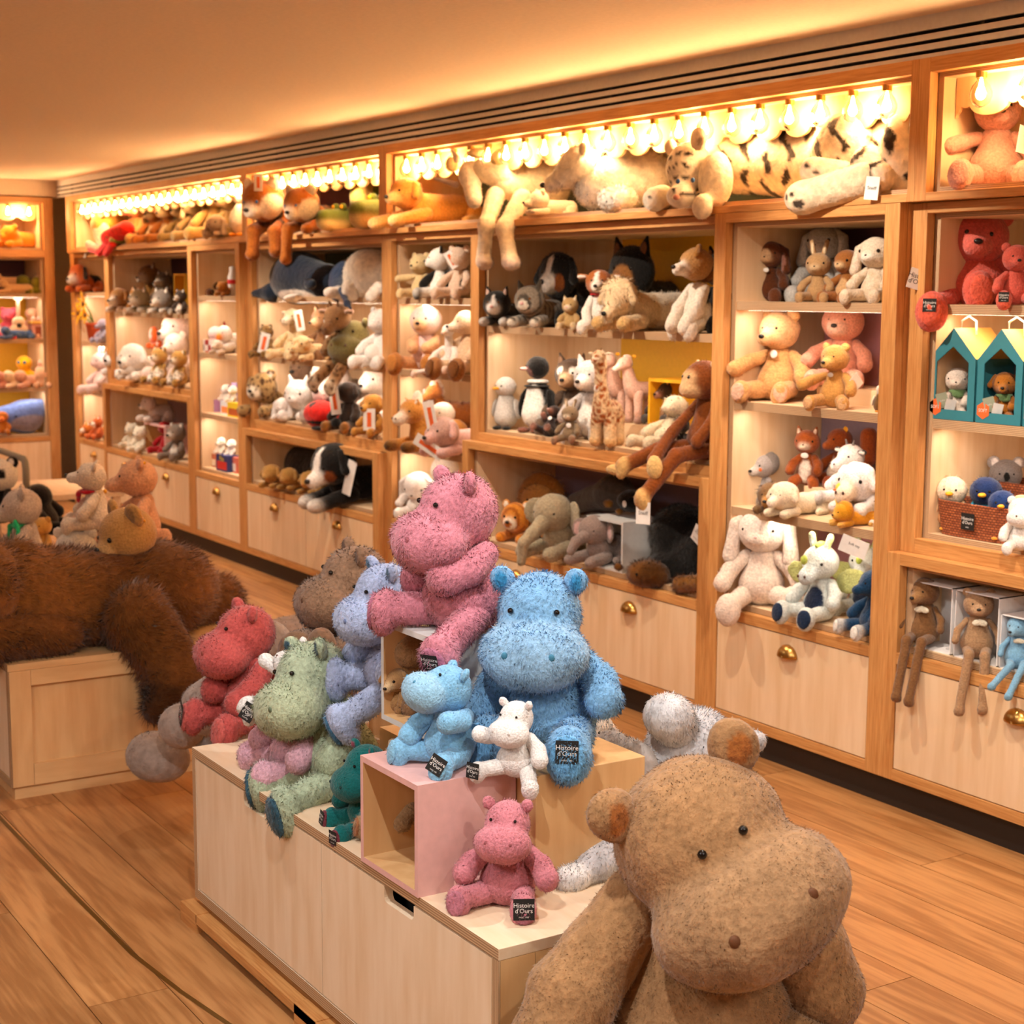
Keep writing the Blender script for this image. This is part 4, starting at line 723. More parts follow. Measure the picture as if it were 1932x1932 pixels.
# ---- the giant hippo on the right
def pat_soft(V, N, C):
    w = np.sin(V[:, 0]*13+2*np.sin(V[:, 2]*7))*np.sin(V[:, 1]*15+1)*np.sin(V[:, 2]*17+V[:, 0]*5); return C*(1+.13*w[:, None])
BH = dict(c='A67F57', c2='A8845F', ce='A8662F', muz='hippo', ear='hippo', cn='6b3f1e')
gp = empty('round_pouf', (10.05, -1.90, 0), 'round green pouf under the giant brown hippo', 'pouf'); MB().lathe([(.0005, .24), (.20, .24), (.235, .215), (.24, .12), (.235, .02), (.20, 0), (.0005, 0)], 36).build('cushion', MC('4E7A5A').name, gp, smooth=True)
plush('plush_hippo', 'sit', 10.02, -1.90, .238, .62, 66, 'giant brown plush hippo at right leaning over the bench end', px=420, fur=.009, dens=110000, lump=.007, fw=.11, flow=(0, -.1, -1), group=None, **BH, hy=8, hp=2, hr=-26, hs=.235, ho=(-.01, -.06, .72), eye=(.27, -.92, .34), pat=pat_soft, bw=1.18, tz=.50, er=.055, es=1.15,
  hl=(-.46, -.16, .10), hr_=(.36, .0, .24), ar=.125, fl=(-.30, -.34, .0), fr=(.42, -.18, .02), fe=(.5, -.8, 0), lr=.13)
# ---- huge brown bear on the far bench
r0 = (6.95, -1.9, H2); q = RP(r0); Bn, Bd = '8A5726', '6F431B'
X6 = 6.93
plush('plush_bear', 'free', *r0, 1.0, 0, 'huge long-haired dark brown plush bear sprawled on the far bench', px=1400, fur=.030, dens=70000, lump=.004, fw=.05, flow=(0, .9, -.5), parts=[
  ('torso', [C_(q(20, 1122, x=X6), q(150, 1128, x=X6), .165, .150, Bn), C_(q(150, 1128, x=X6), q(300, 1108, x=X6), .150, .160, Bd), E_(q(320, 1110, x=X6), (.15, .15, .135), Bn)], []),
  ('head', [E_(q(-60, 1110, x=X6+.05), (.17, .18, .16), Bn)], []), ('ear', [E_(q(30, 1045, x=X6+.02), (.055, .07, .05), '7a4d20')], []), ('ear', [E_(q(-6, 1100, x=X6+.16), (.05, .05, .06), '7a4d20')], []),
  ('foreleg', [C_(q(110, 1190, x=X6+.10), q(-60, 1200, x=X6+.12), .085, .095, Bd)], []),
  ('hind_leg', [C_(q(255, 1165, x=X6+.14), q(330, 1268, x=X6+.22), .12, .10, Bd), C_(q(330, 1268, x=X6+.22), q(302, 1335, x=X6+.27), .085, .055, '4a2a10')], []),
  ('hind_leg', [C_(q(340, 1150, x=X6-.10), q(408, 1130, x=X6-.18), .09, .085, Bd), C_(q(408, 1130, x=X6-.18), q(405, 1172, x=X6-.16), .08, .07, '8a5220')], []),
  ('tail', [E_(q(370, 1100, x=X6+.02), (.05, .07, .045), '7c5226')], [])])
# ---- toys behind the bear on the far bench
cube('display_cube', 'white painted box behind the lying brown bear', 6.0, 6.35, -2.00, -1.62, H2, .600, 'box_white', 'box_white', None)
cube('display_cube', 'lower white painted box at the right end of the far bench', 6.40, 6.70, -1.66, -1.40, H2, .525, 'box_white', 'box_white', None)
BG = 'bears sitting behind the lying brown bear'
P('teddy_bear', 'sit', 182, 0, -1.80, 128, -14, 'cream curly teddy bear with a red bow and black nose', group=BG, vb=1000, c='E6CDB0', c2='EFE0CC', muz='dog', ear='round', fur=.03, hs=.21, hp=-14, hy=-10, fl=(-.30, -.34, .12), fr=(.2, -.40, .12), lump=.008,
  extra=[('bow', [E_((0, -.10, .545), (.15, .13, .035), 'C9162A'), E_((-.04, -.22, .50), (.07, .04, .05), 'C9162A'), E_((-.12, -.22, .44), (.03, .03, .09), 'D8283A', rotm(0, 30, 0))], [])], nopat=())
P('teddy_bear', 'sit', 272, 0, -1.56, 156, -4, 'peach plush bear sitting upright, tallest behind the brown bear', group=BG, vb=1022, c='DB9F74', c2='E2AC86', muz='dog', ear='round', fur=.028, hs=.23, hy=-12, hp=-2, bw=.95, fl=(-.2, -.4, .1), fr=(.3, .15, .08), ho=(-.02, -.05, .74), xx=[('ear_tag', 'tag_yellow', (.17, -.02, .93), (.02, .02, .02))])
P('teddy_bear', 'lie', 232, 0, -1.70, 92, -20, 'pale peach plush bear lying down with a yellow ear tag', group=BG, vb=1022, c='E3B592', c2='E6BE9E', muz='dog', ear='round', fur=.04, hs=.27, len=.3, ho=(0, -.34, .42), hp=10, xx=[('ear_tag', 'tag_yellow', (-.02, -.22, .70), (.03, .03, .03))])
P('teddy_bear', 'sit', 250, 0, -1.84, 165, 30, 'golden tan teddy bear with large ears peering over the brown back', group=BG, vb=1120, c='BE8C4C', c2='D8A96C', ce='8f6a3c', muz='bear', ear='round', es=1.25, fur=.012, hs=.33, hy=-22, hp=14, ho=(0, -.05, .70), er=.10, xx=[('ear_tag', 'tag_yellow', (.29, -.10, .88), (.022, .012, .014))])
P('teddy_bear', 'sit', 150, 0, -1.86, 104, 40, 'small white plush bear looking down beside the golden teddy', group=BG, vb=1098, c='E9DDC8', muz='dog', ear='round', fur=.03, hs=.36, hp=24, hy=20, ho=(0, -.05, .64))
P('teddy_bear', 'sit', 52, 0, -1.90, 150, -8, 'grey beige teddy bear with a green satin bow', group=BG, vb=1070, c='BFA893', c2='CDB6A0', muz='dog', ear='round', fur=.025, hs=.24, hy=-8, hp=2, extra=[('bow', [E_((.04, -.10, .53), (.13, .12, .03), '1FA35F'), E_((.14, -.14, .56), (.05, .03, .07), '2CC077', rotm(0, 30, 0)), E_((.05, -.2, .42), (.035, .03, .13), '26B06A', rotm(0, 12, 0)), E_((.22, -.12, .44), (.035, .03, .11), '26B06A', rotm(0, -20, 0))], [])])
P('teddy_bear', 'sit', 84, 0, -1.70, 70, 30, 'little golden plush bear behind the bow bear', group=BG, vb=1045, c='CB9648', muz='bear', hs=.25, fur=.04)
P('plush_panda', 'sit', 8, 0, -1.60, 120, 20, 'black and white plush panda at the left edge near the trolley', vb=985, c='16120f', ch='EFE8DC', c2='EFE8DC', ec='16120f', ct='16120f', muz='bear', hs=.27, fur=.02, hy=30, face=(((-.42, -.8, .12), (.26, .3, .3), '16120f'), ((.42, -.8, .12), (.26, .3, .3), '16120f')))
P('plush_panda', 'sit', 68, H2, -1.47, 95, 150, 'black plush back just right of the grey trolley post', c='16120f', muz='none', ear='none', em=None, hs=.2, bw=1.4, neckz=.5)
ty = -1.16; tx = xat(49, .6, ty); tz_ = un(49, 872, 1, ty)[2]; cart = empty('display_trolley', (tx-.35, ty+.25, 0), 'grey wooden trolley handle with rounded corner at the left edge', 'trolley')
MB().tube([(-.35, -.25, tz_+.02), (.30, -.25, tz_+.015), (.335, -.25, tz_), (.35, -.25, tz_-.04), (.35, -.25, .46)], .020, 8).build('handle_frame', MC('8F8672').name, cart, smooth=True)
MB().box(-.4, .37, -.27, .3, .43, .46).build('tray', 'birch_x', cart)
for x_, y_ in ((-.36, -.24), (-.36, .26), (.34, -.24), (.34, .26)): MB().box(x_-.02, x_+.02, y_-.02, y_+.02, 0, .43).build('leg', 'birch_z', cart)
# ================================================================== SHELF TOYS
def seeds(n, sc): g = np.random.default_rng(n); return g
def pat_cells(base, dark, size=.085, gap=.016, zmin=-9, seed=1):
    b, d = HC(base), HC(dark)
    def f(V, N, C):
        lo, hi = V.min(0)-size, V.max(0)+size; n = np.maximum(((hi-lo)/size).astype(int)+1, 1); g = np.random.default_rng(seed)
        G = np.stack(np.meshgrid(*[np.arange(k) for k in n], indexing='ij'), -1).reshape(-1, 3); S = lo+(G+g.random(G.shape)*.8)*size
        out = C.copy()
        for i in range(0, len(V), 4000):
            D = np.sqrt(((V[i:i+4000, None]-S[None])**2).sum(-1)); D.sort(1); t = np.clip((D[:, 1]-D[:, 0]-gap)/(gap*.6), 0, 1)[:, None]; t = t*(V[i:i+4000, 2:3] > zmin); out[i:i+4000] = out[i:i+4000]*(1-t)+d*t
        return out
    return f
def pat_spots(dark, size=.07, r=.024, seed=2, ring=None):
    d = HC(dark)
    def f(V, N, C):
        lo, hi = V.min(0)-size, V.max(0)+size; n = np.maximum(((hi-lo)/size).astype(int)+1, 1); g = np.random.default_rng(seed)
        G = np.stack(np.meshgrid(*[np.arange(k) for k in n], indexing='ij'), -1).reshape(-1, 3); S = lo+(G+g.random(G.shape)*.8)*size; out = C.copy()
        for i in range(0, len(V), 4000):
            D = np.sqrt(((V[i:i+4000, None]-S[None])**2).sum(-1)).min(1); t = np.clip((r-D)/(r*.3), 0, 1)[:, None]; out[i:i+4000] = out[i:i+4000]*(1-t)+d*t
        return out
    return f
def pat_stripe(dark, axis=1, f=30, thr=.55, warp=9., k=1.6):
    d = HC(dark)
    def g(V, N, C):
        w = V[:, axis]*f+np.sin(V[:, (axis+1) % 3]*warp)*k+np.sin(V[:, 2]*warp*1.7+1)*k*.7; t = np.clip((np.sin(w)-thr)/.15, 0, 1)[:, None]*np.clip((V[:, 2:3]-.06)/.05, 0, 1)
        return C*(1-t)+d*t
    return g
def pat_mottle(dark, f=26, a=.6):
    d = HC(dark)
    def g(V, N, C):
        w = np.sin(V[:, 0]*f+np.sin(V[:, 2]*f*.7)*2)*np.sin(V[:, 1]*f*1.1+1)*np.sin(V[:, 2]*f*.9+2); t = (np.clip(w*2.2+.35, 0, 1)*a)[:, None]; return C*(1-t)+d*t
    return g
S1, S2, S3, FL = 1.576, 1.233, .862, .523
WT, WF = 1.458, 1.004; TB = 1.918
def T(name, kind, u, z, y, hpx, rz, label, group=None, tags=None, **o):
    r = P(name, kind, u, z, y, hpx, rz, label, 'plush toy', group, **o)
    for t in (tags or ()): hangtag(r, *t[:3], bar=t[3] if len(t) > 3 else None, rz=t[4] if len(t) > 4 else 20, tilt=t[5] if len(t) > 5 else 0, label_txt=t[6] if len(t) > 6 else None)
    return r
WHT, CRM, TAN, BRN, GRY, BLK = 'EDE8E0', 'E6D6BE', 'B98A58', '6A4022', '8E8782', '14110f'
# ---- tower with rabbits (N4)
G = None
T('plush_rabbit', 'sit', 1452, S1, .20, 112, 28, 'dark brown lop-eared plush rabbit with tan face, top shelf left', c='5A2E14', c2='C9A27A', ch='6b3a1c', ear='droop', ce='9c6a5c', muz='flat', hs=.23, er=.09, fl=(-.42, -.34, .1), fs=1.1, face=(((0, -.9, -.1), (.45, .4, .45), 'C9A27A'),), xx=[('chest_tag', 'paper_white', (0, -.20, .50), (.05, .012, .035))])
T('plush_rabbit', 'sit', 1543, S1, .13, 92, 30, 'small tan plush rabbit with one ear up beside the brown rabbit', c='B08A5E', c2='CDAE86', ear='up', ce='E0C6A0', muz='flat', hs=.25, es=.95, er=.1)
T('plush_rabbit', 'sit', 1556, S1, .34, 142, 22, 'large pale grey plush rabbit at the back of the rabbit shelf', c='B9B6B2', c2='D2CEC8', ear='droop', muz='flat', hs=.23, er=.1, hy=-6)
T('plush_rabbit', 'sit', 1598, S1, .17, 98, 5, 'chestnut plush rabbit in profile between the tan and the cream ones', c='9A5F2C', c2='D8B78A', ear='none', muz='flat', hs=.24, er=.11, cb='C9A070')
T('plush_rabbit', 'sit', 1652, S1, .13, 122, 12, 'cream plush rabbit with beige flecks and a big black eye', c='DCCBB4', c2='F0E6D6', ear='droop', ce='E6D2C0', muz='flat', hs=.25, er=.12, pat=pat_mottle('C29F78', 24, .45), nopat=('head',))
T('plush_owl', 'sit', 1672, S1+.08, .36, 60, 20, 'fluffy blue grey plush peeking at the back right of the rabbit shelf', c='7C858C', muz='flat', ear='round', hs=.30, fur=.06)
T('teddy_bear', 'sit', 1468, S2, .19, 166, 36, 'light golden curly teddy bear with a round white chest button', c='D9A368', c2='E2B27C', ch='E0B582', muz='dog', cp='DBAE94', hs=.215, hy=-20, lump=.010, fl=(-.32, -.40, .12), fr=(.12, -.46, .12), hl=(-.42, -.26, .34), nb=1, xx=[('chest_tag', 'paper_white', (-.02, -.19, .50), (.045, .012, .045))])
T('teddy_bear', 'sit', 1588, S2+.055, .33, 156, 34, 'salmon pink teddy bear with cream muzzle sitting at the back', c='E09A80', c2='EFC0A8', cp='EBA890', muz='bear', hs=.24, hy=-8, ns=1.1, hl=(-.36, -.2, .3), er=.07)
T('teddy_bear', 'sit', 1574, S2, .11, 118, 30, 'small golden teddy bear in front of the salmon pink one', c='C9934E', c2='D8A660', ch='C48E4C', muz='dog', cp='D6A878', hs=.215, hy=-14, lump=.010, hl=(-.42, -.30, .34), xx=[('chest_tag', 'paper_white', (-.02, -.19, .50), (.05, .012, .035))], tags=[((.34, -.05, .40), .20, .22, None, 60, 40)])
rs = empty('display_riser', (8.2, .3, S2), 'low birch riser under the salmon pink teddy', 'riser'); wbox('riser_block', 'birch_x', rs, 8.0, 8.5, .24, .44, S2, S2+.055)
T('plush_cookie', 'egg', 1662, S2, .10, 52, 30, 'brown and white plush figure cut by the right post', c='6E4A20', ch='EFE3D2', cb='6E4A20', cw='EFE3D2', bw=1.2, er=.06, bm='ribbon_red')
rs = empty('display_riser', (8.25, .3, S3), 'birch step under the squirrel and the cow', 'riser'); wbox('riser_block', 'birch_x', rs, 7.95, 8.5, .24, .44, S3, S3+.075)
T('plush_hedgehog', 'sit', 1436, S3, .19, 92, 18, 'grey plush hedgehog sitting upright with an orange ear mark', c='A89E9A', c2='C9BFB8', ear='none', muz='dog', hs=.26, fl=(-.36, -.30, .05), extra=[('spines', [E_((.10, .10, .80), (.22, .20, .24), '8C8480')], [])], xx=[('cheek_tag', 'print_orange', (.12, -.28, .70), (.05, .02, .035))])
T('plush_hedgehog', 'lie', 1466, S3, .09, 58, 30, 'brown bristly plush hedgehog lying with its nose to the left', c='7A5A38', c2='B5803E', ear='none', muz='dog', hs=.24, fur=.07, len=.35, ho=(0, -.30, .30), nopat=())
T('plush_lamb', 'lie', 1500, S3, .07, 66, 8, 'cream plush lamb lying flat in front of the step', c='E9D8BC', c2='F0E2CC', ear='flop', muz='dog', hs=.26, ho=(0, -.30, .36), len=.62, lump=.012, em='eye_black', nm=None)
T('plush_squirrel', 'sit', 1522, S3+.075, .27, 104, 30, 'upright reddish plush squirrel with a white belly and chest tag', c='A3511C', c2='EBD9C4', cb='EFE4D6', ear='point', muz='flat', hs=.22, bw=.8, pat=pat_mottle('7c3a10', 30, .4), er=.1, fl=(-.18, -.2, .07), fr=(.18, -.2, .07), xx=[('chest_tag', 'paper_white', (0, -.17, .52), (.07, .02, .05))])
T('plush_squirrel', 'sit', 1585, S3+.075, .36, 108, -6, 'rust red plush squirrel with bushy tail and yellow ear flag', c='8E3F12', c2='9a4c1c', cb='E6D6C2', ear='none', muz='dog', hs=.21, tail=((.1, .15, .2), (.45, .2, .5), (.5, .15, .85)), tr=.14, nm=None, xx=[('ear_tag', 'tag_yellow', (.12, -.02, .93), (.06, .01, .05))])
T('plush_cow', 'sit', 1606, S3+.04, .24, 112, -4, 'white plush cow with grey horns, looking left', c='EDE6E2', c2='F2ECE8', ear='side', ec='1c1a19', horn='8C8480', muz='cow', hs=.22, cf='8C8480', er=.09)
T('plush_sheep', 'lie', 1640, S3+.03, .19, 96, 6, 'large white plush sheep with a cream face lying at the right', c='ECE5E2', c2='F0DFC6', ear='flop', muz='cow', hs=.24, lump=.014, er=.10, len=.4)
T('plush_duck', 'egg', 1588, S3, .09, 76, -6, 'yellow plush duckling standing in front of the step', c='F2C83C', ch='F4CC44', bm='print_orange', hs=.17, neckz=.80, cw='F0C030')
T('plush_lion', 'lie', 1608, S3, .06, 44, -8, 'golden yellow plush lion cub lying on the shelf edge', c='E09A1E', c2='EAB04A', ear='none', muz='bear', hs=.26, len=.7, tuft='D88E14', tufts=[((0, .2, .1), (1.2, .7, 1.1))], cf='E8B868', em='eye_black')
T('plush_rabbit', 'sit', 1648, S3, .15, 58, 10, 'tiny white plush lamb beside the yellow lion', c='EFE8E4', ear='flop', muz='flat', hs=.26)
hangtag(empty('price_card', (8.44, .01, S3-.045), 'white price card curling over the shelf edge under the lion', 'price card'), (0, -.005, -.01), .09, .055, [('Soft toy', .012, .006)], None, 30, -18, 'card')
T('plush_rabbit', 'sit', 1436, FL, .10, 182, 40, 'big cream white lop-eared plush rabbit at the bottom of the rabbit tower', c='E6D3C4', c2='EBDACC', ch='ECDDD2', ear='droop', ce='E9D8CC', ec='E6D6C8', muz='flat', hs=.235, es=1.1, er=.08, nm='box_pink', hy=-6, fl=(-.26, -.40, .02), fr=(.36, -.36, .12), fs=1.3, hl=(-.36, -.2, .22), hr_=(.40, -.26, .30))
def dragon(u, y, hpx, rz, lab, **k):
    T('plush_dragon', 'sit', u, FL, y, hpx, rz, lab, c='CFD6D2', c2='C6D0D2', cb='1D2A44', cp='1B2C48', muz='cow', ear='up', ec='C4CE86', es=.75, hs=.235, fl=(-.34, -.38, .12), fr=(.08, -.46, .10), fs=1.25, extra=[('crest', [E_((0, -.05, .97), (.05, .12, .05), 'B9CC5A')], []), ('nose_horn', [E_((0, -.42, .82), (.05, .05, .07), 'B9CC5A')], []), ('wing', [E_((-.34, .14, .52), (.26, .03, .16), 'B9BE78', rotm(0, 20, 10))], []), ('wing', [E_((.34, .14, .52), (.26, .03, .16), 'B9BE78', rotm(0, -20, -10))], [])], **k)
dragon(1548, .09, 142, 14, 'pale grey plush dragon with navy belly and lime crest, in front', hy=-4, hp=6)
dragon(1632, .30, 128, 30, 'pale grey plush dragon with spread green wings at the back right')
T('plush_dragon', 'sit', 1650, FL, .08, 122, -14, 'dark navy plush dragon cut by the right post of the tower', c='12385A', c2='12385A', cp='E6E2DA', muz='dog', ear='none', hs=.22, cf='DCD8D0', nm=None)
# ---- right-edge bay (D)
T('teddy_bear', 'sit', 1876, TB, .20, 182, 44, 'big dusty pink teddy bear in the top cabinet, wearing a navy tag', c='D59A86', c2='DBA08E', cp='CF9486', ce='C98a78', muz='bear', hs=.225, ns=.9, bw=1.15, fs=1.25, fl=(-.34, -.40, .13), hl=(-.46, -.14, .40), hy=6, tags=[((.25, -.40, .42), .20, .26, None, 40, -10)])
T('teddy_bear', 'sit', 1838, 1.574, .26, 176, 44, 'big coral red teddy bear with a grey tag on its arm', c='D45F50', c2='D86A5C', cp='E0654E', ch='C9584C', muz='bear', hs=.30, neckz=.66, tz=.42, bw=1.5, fs=1.6, ar=.12, lr=.12, fl=(-.42, -.52, -.04), fr=(.02, -.46, .16), hl=(-.56, -.22, .30), flab=-1, ls=.13, nm='nose_black', hr=6, tags=[((-.56, -.42, .24), .20, .20, None, 20, -16, 'Histoire\nd\'Ours')])
T('teddy_bear', 'sit', 1914, 1.574, .14, 112, 48, 'small coral red teddy bear at the right picture edge', c='D45F50', c2='D8695B', cp='E0654E', muz='bear', hs=.23, fs=1.3, fl=(-.22, -.42, .1), flab=-1, ls=.16)
T('plush_monster', 'sit', 1892, 1.233, .30, 128, 40, 'shaggy pale pink plush toy behind the house-shaped boxes', c='E3C6BE', muz='none', ear='round', hs=.26, fur=.09, bw=1.2)
def house(u0, u1, lab, who):
    y = .085; x0, x1 = xat(u0, S2, y), xat(u1, S2, y); zb = 1.2295; h, hh = .185, .275; r = empty('house_box', ((x0+x1)/2, y, zb), lab, 'toy box', 'house-shaped gift boxes'); w = (x1-x0)/2-.002; d = .16; cx = 0
    out = [(-w, 0), (w, 0), (w, h), (0, hh), (-w, h)]; k = .70; inn = [(-w*k, .03), (w*k, .03), (w*k, h-.012), (0, hh-.055), (-w*k, h-.012)]
    mb = MB(); n = 5
    for yy, nn in ((0, 1), (.003, -1)):
        V = [(a, yy, b) for a, b in out]+[(a, yy, b) for a, b in inn]; mb.add(V, [((i, (i+1) % n, n+(i+1) % n, n+i) if nn > 0 else (n+i, n+(i+1) % n, (i+1) % n, i)) for i in range(n)])
    mb.build('window_front', 'carton_teal', r)
    MB().box(-w, -w+.003, .003, d, 0, h).box(w-.003, w, .003, d, 0, h).box(-w, w, d-.003, d, 0, h).box(-w, w, .003, d, 0, .003).build('carton_wall', ['carton_teal'], r)
    MB().box(-w+.003, w-.003, d-.006, d-.003, .003, h).build('inner_back', 'carton_dark', r)
    MB().add([(-w, 0, h), (0, 0, hh), (0, d, hh), (-w, d, h), (w, 0, h), (w, d, h)], [(0, 1, 2, 3), (1, 4, 5, 2)]).build('roof', 'carton_roof', r)
    MB().tube([(-.03, d*.4, hh-.02), (-.028, d*.4, hh+.02), (0, d*.4, hh+.035), (.028, d*.4, hh+.02), (.03, d*.4, hh-.02)], .0035, 6).build('rope_handle', 'paper_white', r, smooth=True)
    s = MB(); V = [(-w+.028+.026*math.cos(math.radians(60*i+30)), -.001, .036+.026*math.sin(math.radians(60*i+30))) for i in range(6)]; s.add(V, [tuple(range(6))]); text_on(s, '1. + 9M', .013, (-w+.028, -.0015, .036), (1, 0, 0), (0, 0, 1), 0, 1) if 0 else text_on(s, 'SOFT', .014, (-w+.028, -.0018, .036), (1, 0, 0), (0, 0, 1), 0, 1); s.build('sticker', ['print_orange', 'paper_white'], r)
    return x0, x1
def boxtoy(u, lab, c, c2, ear, muz, **k):
    r = T('plush_toy_in_box', 'sit', u, 1.2335, .155, 92, 34, lab, c=c, c2=c2, ear=ear, muz=muz, hs=.25, bw=.8, extra=[('neckerchief', [E_((0, -.06, .52), (.18, .16, .05), '6E8F5C'), E_((.03, -.17, .46), (.12, .05, .08), '6E8F5C')], [])], hl=(-.18, -.24, .3), hr_=(.18, -.24, .3), fl=(-.14, -.3, .08), fr=(.14, -.3, .08), **k)
    label_mesh('greeting_card', .22, .30, ['sage_card', 'paper_white'], 'hello', .05, r, (-.24, -.34, .34), (.95, .3, .28), (-.25, -.1, .95), thick=.006); label_mesh('greeting_card', .20, .26, ['paper_white', 'ink_black'], None, .05, r, (-.08, -.38, .24), (.95, .3, -.2), (.2, -.1, .95), thick=.006)
house(1750, 1837, 'teal house-shaped box holding the cream rabbit', 0); house(1839, 1926, 'teal house-shaped box holding the ginger dog', 1); house(1928, 2015, 'teal house-shaped box at the picture edge, mostly cut off', 2)
boxtoy(1805, 'small cream plush rabbit inside the left house box', 'E2D2C4', 'EFE0D0', 'none', 'flat'); boxtoy(1893, 'small ginger plush dog inside the middle house box', 'A8641C', 'B06C22', 'flop', 'dog')
def basket(name, lab, x0, x1, y0, y1, z0, h):
    r = empty(name, ((x0+x1)/2, (y0+y1)/2, z0), lab, 'basket'); w, d = (x1-x0)/2, (y1-y0)/2; n = 40; V = []; F = []
    for j, t in enumerate(np.linspace(0, 1, 9)):
        for i in range(n):
            a = 2*math.pi*i/n; s = .90+.10*t+(.006 if (i+j) % 2 else 0); ca, sa = math.cos(a), math.sin(a); px = w*s*np.sign(ca)*abs(ca)**.5; py = d*s*np.sign(sa)*abs(sa)**.5; V.append((px, py, h*t))
    for j in range(8):
        for i in range(n): F.append((j*n+i, j*n+(i+1) % n, (j+1)*n+(i+1) % n, (j+1)*n+i))
    F.append(tuple(range(n))[::-1]); o = MB().add(V, F).build('woven_wall', weave, r); s = o.modifiers.new('s', 'SOLIDIFY'); s.thickness = .006
    label_mesh('fabric_label', .05, .05, ['label_black', 'paper_white'], [("Histoire\nd'Ours", .014, .003), ('PARIS', .005, -.017)], 0, r, (-.0, -d*1.01-.002, h*.5), (1, 0, 0), (0, 0, 1)); return r
def weavemat():
    m, nt, b, N, L = newmat('weave'); tc = N.new('ShaderNodeTexCoord'); w = N.new('ShaderNodeTexBrick'); mp = N.new('ShaderNodeMapping'); mp.inputs['Rotation'].default_value = (math.radians(90), 0, 0); L.new(tc.outputs['Object'], mp.inputs[0]); L.new(mp.outputs[0], w.inputs['Vector'])
    w.inputs['Scale'].default_value = 26; w.inputs['Color1'].default_value = (*srgb('B5653A'), 1); w.inputs['Color2'].default_value = (*srgb('8F4726'), 1); w.inputs['Mortar'].default_value = (*srgb('5d2c16'), 1); w.inputs['Mortar Size'].default_value = .03; w.inputs['Brick Width'].default_value = .32; w.inputs['Row Height'].default_value = .2
    L.new(w.outputs['Color'], b.inputs['Base Color']); b.inputs['Roughness'].default_value = .7; bp = N.new('ShaderNodeBump'); bp.inputs['Strength'].default_value = .8; bp.inputs['Distance'].default_value = .004; L.new(w.outputs['Fac'], bp.inputs['Height']); L.new(bp.outputs[0], b.inputs['Normal']); return m
weave = weavemat()
bx0, bx1 = xat(1760, .88, .11), xat(1912, .88, .11)
basket('woven_basket', 'low terracotta woven basket with chick and blue bird toys', bx0, bx1, .09, .26, .877, .105); basket('woven_basket', 'terracotta woven basket with the koala, behind the first', xat(1852, .95, .34), xat(1990, .95, .34), .29, .45, .877, .155)
BB = dict(fur=.05, hs=.27, neckz=.72)
T('plush_chick', 'egg', 1793, .885, .155, 100, 34, 'cream and apricot fluffy plush chick in the low basket', c='EFB06A', ch='F0DCC0', cb='F0B878', cw='EFC090', **BB)
T('plush_bird', 'egg', 1857, .885, .185, 106, 30, 'navy plush bird with turquoise feathers at the back of the basket', c='3E96B0', ch='152A58', cw='3E9AB8', **BB)
T('plush_bird', 'egg', 1888, .885, .135, 92, 36, 'navy blue plush bird at the front of the basket', c='2A5F96', ch='1A356A', cw='4FA8C4', **BB)
T('plush_bird', 'egg', 1926, .885, .185, 84, 30, 'peach plush chick at the right end of the basket', c='EDAF80', ch='F0BE94', **BB)
T('plush_dog', 'sit', 1922, .877, .055, 100, 46, 'plain white plush toy sitting before the basket at the right edge', c='EFEAE4', muz='hippo', ear='round', hs=.22, em=None)
T('plush_koala', 'sit', 1893, .90, .35, 118, 44, 'grey plush koala with black nose in the rear basket', c='827A78', c2='827A78', ec='A09896', ce='E8E0DC', muz='none', ear='round', es=1.2, hs=.25, eye=(.42, -.88, .12), er=.06, extra=[('nose', [E_((0, -.30, .74), (.05, .035, .075), '151312')], [])], tags=[((.02, -.32, .50), .16, .12, None, 0, 0, None)], hl=(-.34, -.2, .46))
for i, (u, lab, c, c2, ear, op) in enumerate(((1742, 'long-legged brown plush kangaroo hanging from the first white box', '7E5836', '9C744A', 'none', {}), (1842, 'long-legged beige plush bear hanging from the middle white box', 'A68260', 'C29C78', 'round', {}), (1918, 'long-legged pale blue plush bear hanging over the cabinet edge', '7FAFCF', '8CB9D6', 'none', {}))):
    ux0, ux1 = ((1705, 1790), (1796, 1878), (1882, 1970))[i]; x0, x1 = xat(ux0, .52, .045), xat(ux1, .52, .045); ht = (.205, .205, .16)[i]; r = empty('gift_carton', ((x0+x1)/2, .05, FL), ('white open carton around the brown kangaroo', 'white open carton around the beige bear', 'white open carton around the pale blue bear')[i], 'box', 'white open cartons')
    for a, b_, c_, d_, e_, f_ in ((x0, x0+.003, .05, .17, FL, FL+ht), (x1-.003, x1, .05, .17, FL, FL+ht), (x0, x1, .05, .17, FL+ht-.003, FL+ht), (x0, x1, .05, .17, FL, FL+.003), (x0, x1, .167, .17, FL, FL+ht)): wbox('carton_wall', 'carton_white', r, a, b_, c_, d_, e_, f_)
    T('long_legged_toy', 'sit', u, FL+.003, .085, (128, 130, 100)[i], (26, 42, 40)[i], lab, c=c, c2=c2, ear=ear, muz=('dog', 'bear', 'dog')[i], hs=.20, lr=.068, fs=.75, ar=.05, bw=.95, tz=.50, hy=(-14, 0, -26)[i], fur=.012,
      kl=(-.10, -.42, .13), kr=(.10, -.42, .12), fl=((-.14, -.66, -.62), (-.20, -.62, -.60), (-.40, -.95, -.15))[i], fr=((.03, -.66, -.66), (.10, -.62, -.56), (-.12, -.95, -.30))[i], fd=(0, -.7, -.7), fe=(0, -.7, -.7), extra=[('cloud_tag', [E_((.02, -.20, .53), (.07, .012, .045), 'E9E0C8'), E_((-.04, -.20, .51), (.045, .012, .035), 'E9E0C8'), E_((.08, -.20, .51), (.045, .012, .035), 'E9E0C8')], [])])
